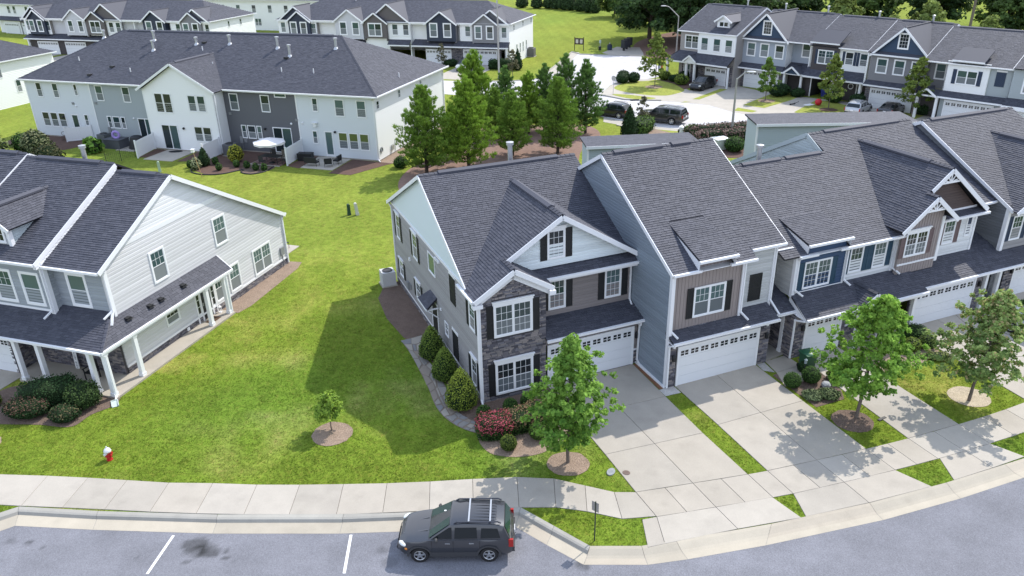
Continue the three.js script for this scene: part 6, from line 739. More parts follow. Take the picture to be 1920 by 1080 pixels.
function wheel(parent, x, y, z, R, side, spokes = 5, rimM = CHROME) {
  const tp = []; const w = 0.22; for (const [r, zz] of [[R * 0.66, -w / 2], [R * 0.95, -w / 2], [R, -w / 2 + 0.03], [R, w / 2 - 0.03], [R * 0.95, w / 2], [R * 0.66, w / 2]]) tp.push(new THREE.Vector2(r, zz));
  const g = new THREE.LatheGeometry(tp, 32).rotateX(Math.PI / 2).translate(x, y, z); const wh = mesh('wheel', [new THREE.CylinderGeometry(R * 0.66, R * 0.66, w * 0.5, 24).rotateX(Math.PI / 2).translate(x, y, z - side * 0.03)], TRIMD, parent); mesh('tyre', [g], RUB, wh);
  const rg = [new THREE.TorusGeometry(R * 0.62, 0.022, 8, 28).translate(x, y, z + side * (w / 2 - 0.02)), new THREE.CylinderGeometry(0.075, 0.06, 0.05, 14).rotateX(Math.PI / 2).translate(x, y, z + side * (w / 2 - 0.03))];
  for (let i = 0; i < spokes; i++) { const a = i / spokes * 6.283 + 0.3; rg.push(new THREE.BoxGeometry(R * 0.6, R * 0.24, 0.035).translate(R * 0.32, 0, 0).rotateZ(a).translate(x, y, z + side * (w / 2 - 0.035))); } mesh('rim', rg, rimM, wh); return wh;
}
function car(name, label, cat, [x, z], turn, o) {
  const t = thing(name, label, cat, [x, o.y0 ?? 0, z], turn); const { L, W, H, wb, fo, R, belt, nose, col } = o; const hx = L / 2, xf = hx - fo, xr = xf - wb, sill = o.sill || 0.3, AR = R + 0.07, hw = W / 2; const top = o.top, plan = o.plan || [[-hx, hw * 0.86], [-hx + 0.12, hw * 0.95], [-hx + 0.5, hw], [hx - 0.9, hw], [hx - 0.45, hw * 0.95], [hx - 0.15, hw * 0.84], [hx, hw * 0.66]];
  const xs = new Set(); for (let i = 0; i <= 44; i++) xs.add(+(-hx + L * i / 44).toFixed(3)); for (const c of [xf, xr]) for (let i = -8; i <= 8; i++) xs.add(+(c + AR * Math.sin(i / 8 * Math.PI / 2)).toFixed(3)); const X = [...xs].sort((a, b) => a - b);
  const botF = (q) => { let b = sill + 0.12 * Math.pow(Math.max(0, (Math.abs(q) - hx + 0.6) / 0.6), 2); for (const c of [xf, xr]) { const d = Math.abs(q - c); if (d < AR) b = Math.max(b, R + Math.sqrt(AR * AR - d * d) * 0.98); } return b; };
  const ring = (q) => { const w = plin(plan, q), y1 = plin(top, q), y0 = Math.min(botF(q), y1 - 0.08), h = y1 - y0; const half = [[w * 0.97, y0], [w, y0 + h * 0.12], [w, y0 + h * 0.6], [w * 0.985, y0 + h * 0.82], [w * 0.955, y1 - 0.015], [w * 0.88, y1], [w * 0.4, y1 + 0.025]]; const r = half.map(([a, b]) => V(q, b, a)); r.push(V(q, y1 + 0.03, 0)); for (let i = half.length - 1; i >= 0; i--) r.push(V(q, half[i][1], -half[i][0])); return r; };
  const body = mesh('body', loft(X.map(ring)), col, t); mesh('underbody', [box2(-hx + 0.25, hx - 0.25, sill - 0.06, sill + 0.25, -hw * 0.78, hw * 0.78), box2(xf - AR, xf + AR, sill, R + AR * .9, -hw * 0.7, hw * 0.7), box2(xr - AR, xr + AR, sill, R + AR * .9, -hw * 0.7, hw * 0.7)], RUB, t);
  // cabin
  const C = o.cab, wB = hw * 0.93, wR = o.wR || hw * 0.74; const zs = (y) => lerp(wB, wR, (y - belt) / (H - belt)); const cy = (q) => plin(C, q);
  const cx = []; for (let i = 0; i <= 30; i++) cx.push(lerp(C[0][0], C[C.length - 1][0], i / 30)); for (const c of C) cx.push(c[0]); cx.sort((a, b) => a - b);
  const cr = (q) => { const y = Math.max(cy(q), belt + 0.01), zz = zs(y); const half = [[wB, belt - 0.02], [zs(Math.max(belt, y - 0.07)), Math.max(belt, y - 0.07)], [zz * 0.97, y - 0.018], [zz * 0.88, y], [zz * 0.45, y + 0.02]]; const r = half.map(([a, b]) => V(q, b, a)); r.push(V(q, y + 0.025, 0)); for (let i = half.length - 1; i >= 0; i--) r.push(V(q, half[i][1], -half[i][0])); return r; };
  mesh('cabin', loft(cx.map(cr)), o.roofCol || col, t);
  const pane = (pts, s, m = GLASSC, nm = 'side_window') => { const P3 = pts.map(([a, b]) => V(a, b, s * (zs(b) + 0.008))); if (s < 0) P3.reverse(); const f = []; for (let i = 1; i + 1 < P3.length; i++) f.push([P3[0], P3[i], P3[i + 1]]); return mesh(nm, quadGeo(f), m, t); };
  for (const s of [1, -1]) { for (const w of o.win) pane(w, s); if (o.frame) for (const w of o.frame) pane(w, s, TRIMD, 'window_frame'); }
  const n = C.length, [x0, y0] = C[0], [x1, y1] = C[1], [x2, y2] = C[n - 2], [x3, y3] = C[n - 1]; const glass = (a, b, c, d, nm, k0, k1) => { const A = V(lerp(a, c, k0), lerp(b, d, k0), 0), B = V(lerp(a, c, k1), lerp(b, d, k1), 0), nx = Math.sign(a) * 0.012; const za = zs(A.y) * 0.93, zb = zs(B.y) * 0.9; const m1 = 0.035; mesh(nm, quadGeo([[V(A.x + nx, A.y + 0.012, za), V(A.x + nx, A.y + 0.012, -za), V(B.x + nx, B.y + 0.014, -zb), V(B.x + nx, B.y + 0.014, zb)], [V(A.x + nx, A.y + 0.012, 0), V(A.x + nx, A.y + 0.012, 0), V(A.x + nx, A.y + 0.012, 0), V(A.x + nx, A.y + 0.012, 0)]].slice(0, 1)), o.glassF || GLASSC, t); };
  glass(x3, y3, x2, y2, 'windscreen', 0.05, 0.94); glass(x0, y0, x1, y1, 'rear_window', 0.12, 0.88);
  for (const [wx] of [[xf], [xr]]) for (const s of [1, -1]) wheel(t, wx, R, s * (hw - 0.12), R, s, o.spokes || 5, o.rim || CHROME);
  // lamps, mirrors, handles, bumpers
  const wf = plin(plan, hx - 0.12), wr = plin(plan, -hx + 0.06), ty = plin(top, hx - 0.05);
  for (const s of [1, -1]) { mesh('headlight', [new THREE.SphereGeometry(1, 14, 10).scale(0.19, 0.085, 0.09).rotateY(s * 0.8).translate(hx - 0.22, plin(top, hx - 0.3) - 0.1, s * (plin(plan, hx - 0.22) - 0.04))], LAMPW, t); if (o.amber) mesh('indicator', [new THREE.SphereGeometry(1, 10, 8).scale(0.07, 0.06, 0.05).translate(hx - 0.36, ty - 0.09, s * (plin(plan, hx - 0.36) - 0.02))], AMBER, t); mesh('taillight', [box2(-hx - 0.005, -hx + 0.17, belt - 0.32, belt + (o.tallLamp || 0), s * wr - 0.06, s * wr + 0.03)], LAMPR, t);
    const mx = x3 - 0.32, mp = zs(belt) + 0.1; mesh('mirror', [new THREE.SphereGeometry(1, 12, 8).scale(0.07, 0.09, 0.12).translate(mx, belt + 0.07, s * mp), bar(V(mx, belt, s * (mp - 0.12)), V(mx, belt + 0.05, s * mp), 0.05, 0.04)], o.mirror || TRIMD, t);
    for (const d of o.doors) { mesh('door_handle', [box2(d - 0.11, d + 0.07, belt - 0.13, belt - 0.1, s * (hw + 0.004) - 0.012, s * (hw + 0.004) + 0.012)], o.handle || CHROME, t); } for (const d of o.seams) mesh('door_seam', [box2(d - 0.006, d + 0.006, sill + 0.16, belt - 0.03, s * (hw - 0.006) - 0.008, s * (hw - 0.006) + 0.008)], RUB, t);
    if (o.clad) { const cl = []; for (const c of [xf, xr]) for (let i = 0; i < 12; i++) { const a0 = Math.PI * i / 12, a1 = Math.PI * (i + 1) / 12; cl.push(bar(V(c + Math.cos(a0) * (AR + .03), R + Math.sin(a0) * (AR + .03), s * (hw - 0.012)), V(c + Math.cos(a1) * (AR + .03), R + Math.sin(a1) * (AR + .03), s * (hw - 0.012)), 0.06, 0.075)); } cl.push(box2(xr + AR, xf - AR, sill - 0.02, sill + 0.2, s * (hw - 0.012) - 0.025, s * (hw - 0.012) + 0.025)); mesh('side_cladding', cl, o.cladM || TRIMD, t); }
    if (o.rails) { const ry = cy(0) + 0.075, a = o.rails[0], b = o.rails[1], rz = s * (wR - 0.06); mesh('roof_rail', [bar(V(a + 0.12, ry, rz), V(b - 0.12, ry, rz), 0.045, 0.04), bar(V(a + 0.12, ry, rz), V(a, ry - 0.07, rz), 0.045, 0.04), bar(V(b - 0.12, ry, rz), V(b, ry - 0.07, rz), 0.045, 0.04)], o.railM || TRIMD, t); } }
  if (o.cross) for (const q of o.cross) mesh('roof_bar', [box2(q - 0.03, q + 0.03, cy(q) + 0.05, cy(q) + 0.08, -wR + 0.06, wR - 0.06)], o.crossM || CHROME, t);
  mesh('bumper', [new THREE.CylinderGeometry(0.13, 0.13, W * 0.66, 12).rotateX(Math.PI / 2).scale(0.8, 1.05, 1).translate(hx - 0.07, sill + 0.2, 0), box2(-hx - 0.05, -hx + 0.12, sill + 0.12, sill + 0.34, -wr * 0.98, wr * 0.98)], o.bumper || TRIMD, t);
  mesh('grille', [box2(hx - 0.03, hx + 0.012, ty - 0.17, ty - 0.05, -wf * 0.5, wf * 0.5)], RUB, t); mesh('licence_plate', [box2(-hx - 0.06, -hx - 0.04, belt - 0.3, belt - 0.15, -0.16, 0.16)], M.white, t);
  for (const s of [1, -1]) mesh('wiper', [bar(V(x3 - 0.03, y3 + 0.03, s * 0.15), V(x3 - 0.18, y3 + 0.13, s * 0.55 - 0.1), 0.02, 0.015)], RUB, t);
  return t;
}
// grey compact utility vehicle at the kerb
{
  const t = car('parked_suv', 'dark grey sport utility vehicle with roof bars parked at the kerb in the foreground', 'car', [-2.36, -23.12], Math.PI - 0.02, { y0: -0.12, L: 4.4, W: 1.82, H: 1.68, wb: 2.62, fo: 0.86, R: 0.345, belt: 1.06, sill: 0.33, wR: 0.7, col: paint(0.05, 0.053, 0.062, 0.5), bumper: mat(0.035, 0.036, 0.04, 0.45), clad: true, cladM: mat(0.045, 0.046, 0.05, 0.5), amber: true, tallLamp: 0.02, glassF: mat(0.02, 0.05, 0.042, 0.05), railM: mat(0.03, 0.035, 0.05, 0.4),
    top: [[-2.2, 0.9], [-2.12, 1.02], [-1.9, 1.08], [0.9, 1.08], [1.0, 1.07], [1.5, 1.0], [1.9, 0.93], [2.1, 0.83], [2.2, 0.62]], cab: [[-2.1, 1.06], [-1.86, 1.58], [-1.5, 1.66], [-0.4, 1.7], [0.12, 1.66], [1.0, 1.07]],
    win: [[[-1.72, 1.13], [-0.98, 1.12], [-1.02, 1.52], [-1.62, 1.5]], [[-0.86, 1.12], [-0.0, 1.11], [-0.03, 1.55], [-0.84, 1.55]], [[0.1, 1.11], [0.86, 1.11], [0.2, 1.55], [0.09, 1.56]]], doors: [-0.62, 0.28], seams: [-0.94, 0.05, 0.86], rails: [-1.75, 0.0], cross: [-1.35, -0.55], spokes: 5 });
  for (let k = -3; k <= 3; k++) mesh('roof_rib', [box2(-1.6, -0.5, 1.705, 1.713, k * 0.16 - 0.012, k * 0.16 + 0.012)], paint(0.05, 0.053, 0.06, 0.5), t); mesh('windscreen_sticker', [box2(0.36, 0.44, 1.53, 1.54, 0.2, 0.26)], M.white, t); mesh('hood_crease', [bar(V(1.05, 1.105, 0.35), V(2.0, 0.915, 0.28), 0.03, 0.012), bar(V(1.05, 1.105, -0.35), V(2.0, 0.915, -0.28), 0.03, 0.012)], paint(0.085, 0.09, 0.102, 0.45), t);
}
const sedanS = (col, o = {}) => Object.assign({ L: 4.7, W: 1.82, H: 1.44, wb: 2.75, fo: 0.92, R: 0.33, belt: 0.92, sill: 0.26, col, top: [[-2.35, 0.8], [-2.2, 0.98], [-1.6, 1.0], [-1.2, 0.95], [1.1, 0.94], [1.9, 0.84], [2.2, 0.74], [2.35, 0.55]], cab: [[-1.95, 0.98], [-1.0, 1.38], [-0.3, 1.44], [0.2, 1.41], [1.25, 0.95]], win: [[[-1.3, 1.0], [-0.4, 0.99], [-0.42, 1.34], [-0.95, 1.31]], [[-0.3, 0.99], [0.9, 0.98], [0.2, 1.34], [-0.28, 1.36]]], doors: [-0.8, 0.2], seams: [-0.35, 0.85], handle: col }, o);
const suvS = (col, o = {}) => Object.assign({ L: 4.6, W: 1.86, H: 1.68, wb: 2.7, fo: 0.92, R: 0.36, belt: 1.06, sill: 0.32, col, top: [[-2.3, 0.9], [-2.2, 1.05], [-1.9, 1.1], [1.05, 1.06], [1.7, 0.99], [2.1, 0.88], [2.3, 0.6]], cab: [[-2.2, 1.08], [-1.75, 1.56], [-1.2, 1.66], [-0.3, 1.68], [0.2, 1.63], [1.15, 1.06]], win: [[[-1.75, 1.18], [-1.1, 1.14], [-1.1, 1.52], [-1.55, 1.48]], [[-1.0, 1.13], [-0.1, 1.11], [-0.12, 1.54], [-0.98, 1.53]], [[0.0, 1.11], [0.9, 1.1], [0.25, 1.52], [-0.0, 1.54]]], doors: [-0.75, 0.2], seams: [-1.05, -0.05, 0.9], clad: true, rails: [-1.7, 0.1], handle: col }, o);
const bigS = (col, o = {}) => Object.assign({ L: 5.6, W: 2.02, H: 1.86, wb: 3.25, fo: 1.0, R: 0.41, belt: 1.2, sill: 0.38, col, top: [[-2.8, 1.0], [-2.7, 1.2], [-2.4, 1.24], [1.3, 1.22], [2.0, 1.15], [2.55, 1.08], [2.8, 0.75]], cab: [[-2.72, 1.2], [-2.5, 1.76], [-2.0, 1.85], [-0.2, 1.88], [0.55, 1.82], [1.4, 1.22]], win: [[[-2.4, 1.28], [-1.2, 1.27], [-1.2, 1.72], [-2.3, 1.7]], [[-1.05, 1.27], [0.05, 1.26], [0.03, 1.73], [-1.05, 1.73]], [[0.15, 1.26], [1.12, 1.26], [0.6, 1.7], [0.14, 1.73]]], doors: [-0.8, 0.4], seams: [-1.12, 0.1, 1.15], rails: [-2.3, 0.3], cross: [-1.6, -0.6], railM: CHROME, wR: 0.76 }, o);
{ const th = (a, b) => Math.atan2(-(a[1] - b[1]), a[0] - b[0]);
  car('parked_suv', 'dark navy crossover, the left one of two parked at the far kerb behind the pines', 'car', [12.6, -93.9], th([11.71, -93.6], [14.09, -91.93]), suvS(paint(0.012, 0.014, 0.022), {}));
  car('parked_suv', 'long charcoal sport utility vehicle, the right one of two parked at the far kerb', 'car', [18.0, -90.3], th([16.75, -90.27], [19.9, -88.35]), bigS(paint(0.045, 0.043, 0.045)));
  car('parked_suv', 'black sport utility vehicle facing out of the first far driveway', 'car', [27.0, -108.9], rad(-133 + 0), suvS(paint(0.006, 0.006, 0.007), { H: 1.74, L: 4.8, rails: null, spokes: 6, rim: mat(0.1, 0.1, 0.1, 0.4, { metalness: .6 }) }));
  car('parked_suv', 'silver crossover seen from behind in the far driveway', 'car', [41.6, -92.1], rad(48), suvS(paint(0.50, 0.51, 0.53, 0.5), { clad: true }));
  car('parked_sedan', 'dark sedan with red tail lamps beside the silver crossover', 'car', [45.3, -91.6], rad(46), sedanS(paint(0.035, 0.032, 0.033)));
  car('parked_suv', 'white car with dark roof in the driveway behind the pines', 'car', [-6.7, -128.4], rad(-108), suvS(paint(0.6, 0.6, 0.61, 0.1), { roofCol: paint(0.02, 0.02, 0.022), H: 1.6, spokes: 7 }));
  car('parked_sedan', 'silver-white car cut by the right frame edge behind the pale oak', 'car', [29.6, -37.9], rad(-64), sedanS(paint(0.50, 0.52, 0.54, 0.3), {}));
}
// ---------- street furniture and small things near ----------
{ // hydrant
  const t = thing('fire_hydrant', 'red fire hydrant with silver top in the lawn by the sidewalk', 'fire hydrant', [-18.5, 0, -28.87]); const red = mat(0.45, 0.02, 0.02, 0.45), sil = mat(0.72, 0.73, 0.75, 0.4, { metalness: 0.25 });
  mesh('barrel', [cyl(0.14, 0.14, 0.04, 0, 0, 0, 16), cyl(0.10, 0.10, 0.42, 0, 0.04, 0, 16), cyl(0.15, 0.15, 0.04, 0, 0.2, 0, 16)], red, t); mesh('bonnet', [cyl(0.165, 0.165, 0.05, 0, 0.46, 0, 16), new THREE.SphereGeometry(0.155, 16, 10, 0, 6.3, 0, 1.57).translate(0, 0.5, 0), cyl(0.035, 0.03, 0.09, 0, 0.64, 0, 6)], sil, t); for (const a of [0, 2.1, -2.1]) mesh('nozzle', [rod(V(0, 0.38, 0), V(Math.cos(a) * 0.2, 0.38, Math.sin(a) * 0.2), 0.06, 0.065, 10)], a ? sil : red, t);
}
{ // wooden welcome sign leaning at the porch wall
  const [x, z] = aw(-3.12, 0.36); const t = thing('porch_sign', 'tall white leaning porch sign lettered down its length on the left porch', 'sign', [x, 0.11, z], AT); const cv = document.createElement('canvas'); cv.width = 64; cv.height = 512; const c = cv.getContext('2d'); c.fillStyle = '#f2f2f0'; c.fillRect(0, 0, 64, 512); c.fillStyle = '#26324a'; c.font = 'bold 44px serif'; c.textAlign = 'center'; c.textBaseline = 'middle'; const rows = ['W', 'E', 'L', 'C', 'O', 'M', 'E', '♥', 'H', 'O', 'M', 'E']; rows.forEach((s, i) => { c.save(); c.translate(32, 24 + i * 42); c.rotate(0); c.fillText(s, 0, 0); c.restore(); }); const tx = new THREE.CanvasTexture(cv); tx.colorSpace = THREE.SRGBColorSpace;
  const b = mesh('board', [box(0.26, 1.3, 0.03, 0, 0.65, 0)], M.white, t); mesh('lettering', [new THREE.PlaneGeometry(0.25, 1.29).translate(0, 0.65, 0.018)], new THREE.MeshStandardMaterial({ map: tx, roughness: 0.7 }), t); t.rotation.x = -0.06;
}
{ const [x, z] = aw(-1.5, 0.95); const t = thing('rocking_chair', 'black slatted chair behind the porch column beside the corner', 'chair', [x, 0.11, z], AT); const k = M.black; mesh('seat', [box(0.55, 0.04, 0.5, 0, 0.42, 0)], k, t); for (let i = 0; i < 6; i++) mesh('slat', [box(0.05, 0.65, 0.02, -0.22 + i * 0.088, 0.78, -0.26)], k, t); for (const sx of [-0.27, 0.27]) for (const sz of [-0.22, 0.22]) mesh('leg', [box(0.05, sz > 0 ? 0.62 : 1.1, 0.05, sx, sz > 0 ? 0.31 : 0.55, sz)], k, t); for (const sx of [-0.29, 0.29]) mesh('armrest', [box(0.08, 0.03, 0.56, sx, 0.64, 0)], k, t); }
{ const [x, z] = aw(0.95, -6.6); const m = mesh('door_mat', [box(0.5, 0.02, 0.85, 0, 0, 0)], mat(0.09, 0.055, 0.035, 1)); m.position.set(...aw(0.5, -6.55).length ? [aw(0.5, -6.55)[0], 0.13, aw(0.5, -6.55)[1]] : [0, 0, 0]); m.rotation.y = AT; tag(m, 'brown door mat in front of the dark front door on the side porch', 'door mat'); const [lx, lz] = aw(0.28, -7.55); const l = thing('porch_lantern', 'small white lantern standing by the side porch door', 'lantern', [lx, 0.11, lz], AT); mesh('lantern_frame', [box(0.16, 0.03, 0.16, 0, 0.015, 0), box(0.16, 0.03, 0.16, 0, 0.36, 0), ...[[-1, -1], [1, -1], [1, 1], [-1, 1]].map(([a, b]) => box(0.02, 0.33, 0.02, a * 0.07, 0.18, b * 0.07)), new THREE.ConeGeometry(0.12, 0.12, 4).rotateY(0.785).translate(0, 0.43, 0)], M.white, l); }
{ const [x, z] = aw(1.35, 2.55); const t = mesh('splash_block', [quadGeo([[V(-.14, .05, -.3), V(.14, .05, -.3), V(.17, .02, .3), V(-.17, .02, .3)].reverse()]), box2(-0.17, -0.13, 0, 0.09, -0.3, 0.3), box2(0.13, 0.17, 0, 0.09, -0.3, 0.3), box2(-0.15, 0.15, 0, 0.09, -0.32, -0.28)], mat(0.45, 0.52, 0.5, 0.7)); t.position.set(x, 0.005, z); t.rotation.y = 0.5; tag(t, 'pale splash block under the corner downspout of the left porch', 'splash block'); }
{ // parking sign seen from behind
  const t = thing('street_sign', 'small square street sign seen from behind on a thin post in the kerb grass', 'sign', [2.97, 0, -23.05], 0.25); mesh('post', [box(0.045, 1.95, 0.03, 0, 0.97, 0)], mat(0.035, 0.045, 0.03, 0.6), t); const p = new THREE.BoxGeometry(0.31, 0.44, 0.008); mesh('panel', [p.rotateY(2.2 + Math.PI).translate(0.0, 1.68, -0.02)], mat(0.33, 0.32, 0.30, 0.5, { metalness: .4 }), t); }
{ // green wheeled bin
  const [x, z] = [15.45, -35.2]; const t = thing('wheeled_bin', 'dark green wheeled bin in front of the blue house single garage', 'bin', [x, 0.03, z], BT - 0.05); const g = mat(0.012, 0.075, 0.035, 0.5), s = (w, d, y) => [V(-w, y, -d), V(w, y, -d), V(w, y, d), V(-w, y, d), V(-w, y, -d)]; const rings = [s(0.27, 0.27, 0.05), s(0.31, 0.32, 0.9), s(0.34, 0.36, 0.92), s(0.34, 0.36, 1.0)]; mesh('bin_body', [loft(rings, true)], g, t); mesh('lid', [new THREE.SphereGeometry(1, 20, 8, 0, 6.3, 0, 1.57).scale(0.37, 0.13, 0.4).translate(0, 1.0, 0), box(0.72, 0.05, 0.76, 0, 1.0, 0)], mat(0.014, 0.09, 0.042, 0.45), t); for (const q of [-0.27, 0.27]) mesh('wheel', [new THREE.CylinderGeometry(0.13, 0.13, 0.07, 16).rotateZ(Math.PI / 2).translate(q, 0.13, -0.3)], RUB, t); mesh('handle', [rod(V(-0.25, 0.98, -0.42), V(0.25, 0.98, -0.42), 0.02)], g, t); }
{ const t = thing('path_light', 'small pole lantern standing between the two clipped ball shrubs', 'lantern', [15.0, 0, -34.35]); mesh('post', [cyl(0.025, 0.025, 0.95, 0, 0, 0, 8)], M.darkmetal, t); mesh('lamp_housing', [cyl(0.07, 0.07, 0.2, 0, 0.9, 0, 12), cyl(0.09, 0.02, 0.07, 0, 1.1, 0, 12)], mat(0.25, 0.3, 0.32, 0.4), t); const r = mesh('garden_rock', [new THREE.IcosahedronGeometry(0.22, 1)], mat(0.3, 0.31, 0.32, 0.9)); const pp = r.geometry.attributes.position; for (let i = 0; i < pp.count; i++) { const k = 0.8 + 0.5 * vn(pp.getX(i) * 6 + 3, pp.getY(i) * 6 + pp.getZ(i) * 5, 61); pp.setXYZ(i, pp.getX(i) * k, pp.getY(i) * k * 0.8, pp.getZ(i) * k); } r.geometry.computeVertexNormals(); r.position.set(15.85, 0.12, -33.5); tag(r, 'pale grey garden rock right of the ball shrubs', 'rock'); }
function airCon(label, x, z, turn, s = 1, m = M.greyplastic) { const t = thing('air_conditioner', label, 'air conditioner', [x, 0, z], turn); mesh('pad', [box(0.95 * s, 0.08, 0.95 * s, 0, 0.04, 0)], M.conc[1], t); mesh('casing', [box(0.8 * s, 0.85 * s, 0.8 * s, 0, 0.08 + 0.425 * s, 0), ...Array.from({ length: 9 }, (_, i) => box(0.83 * s, 0.012, 0.83 * s, 0, 0.16 + i * 0.085 * s, 0))], m, t); mesh('fan_grille', [new THREE.TorusGeometry(0.28 * s, 0.025, 6, 24).rotateX(Math.PI / 2).translate(0, 0.95 * s, 0), cyl(0.27 * s, 0.27 * s, 0.02, 0, 0.925 * s, 0, 20)], M.darkmetal, t); return t; }
airCon('white air conditioner unit at the rear corner of the stone bay house', ...bw(-0.75, -15.8), BT, 1.1, mat(0.5, 0.5, 0.5, 0.6));
{ const t = thing('patio_chair', 'black metal chair on the small slab behind the left grey house', 'chair', [...aw(-2.1, -18.8)].length ? [aw(-1.7, -17.9)[0], 0.06, aw(-1.7, -17.9)[1]] : [0, 0, 0], 1); const k = M.black; mesh('seat', [box(0.5, 0.03, 0.5, 0, 0.42, 0)], k, t); mesh('backrest', [box(0.5, 0.03, 0.02, 0, 0.9, -0.25), ...[-0.2, -0.1, 0, 0.1, 0.2].map((q) => box(0.02, 0.48, 0.02, q, 0.66, -0.25))], k, t); for (const a of [-0.23, 0.23]) for (const b of [-0.23, 0.23]) mesh('leg', [rod(V(a, 0, b), V(a, 0.42, b), 0.018)], k, t); const f = sGroup('rear_patio'); slab(f, [aw(-3.2, -15.8), aw(-0.9, -15.8), aw(-0.9, -18.6), aw(-3.2, -18.6)], 0.05); }
for (const [x, z, m, s, l] of [[-13.31, -60.9, mat(0.02, 0.06, 0.035, .6), 0.85, 'dark green utility pedestal in the middle lawn'], [-12.62, -60.86, mat(0.55, 0.55, 0.5, .6), 1.0, 'pale utility pedestal leaning next to the dark green one'], [-34.45, -74.65, mat(0.35, 0.45, 0.36, .6), 1.0, 'pale green utility pedestal behind the left house ridge']]) { const t = thing('utility_pedestal', l, 'utility box', [x, 0, z], 0.4); mesh('base', [box(0.28, 0.2, 0.28, 0, 0.1, 0)], m, t); mesh('cover', [box(0.24, s * 0.75, 0.24, 0, 0.2 + s * 0.375, 0), new THREE.CylinderGeometry(0.12, 0.12, 0.26, 12).rotateX(Math.PI / 2).translate(0, 0.2 + s * 0.75, 0)], m, t); if (s > 0.9 && x > -20) t.rotation.z = 0.1; }
// ---------- middle and far buildings ----------
reseed(3000);
const frameAt = (p, th) => (x, z) => [p[0] + x * Math.cos(th) + z * Math.sin(th), p[1] - x * Math.sin(th) + z * Math.cos(th)];
const DT = rad(-19.07), dw = frameAt([-13.03, -76.5], DT), ET = rad(-19.07), ew = frameAt([0, -131], ET), FT = rad(-48), fw = frameAt([51.87, -92.29], FT);
const Q = { white: mat(0.80, 0.81, 0.82, 0.55), pale: mat(0.62, 0.66, 0.69, 0.6), grey: mat(0.33, 0.37, 0.39, 0.6), dark: mat(0.105, 0.11, 0.125, 0.6), navy: mat(0.02, 0.03, 0.055, 0.6), taupe: mat(0.11, 0.098, 0.096, 0.65), tan: mat(0.30, 0.28, 0.27, 0.65), midgrey: mat(0.20, 0.20, 0.215, 0.65), light: mat(0.52, 0.53, 0.56, 0.6), blue: mat(0.022, 0.05, 0.10, 0.6), lav: mat(0.32, 0.36, 0.42, 0.6), brown: mat(0.06, 0.052, 0.055, 0.7) };
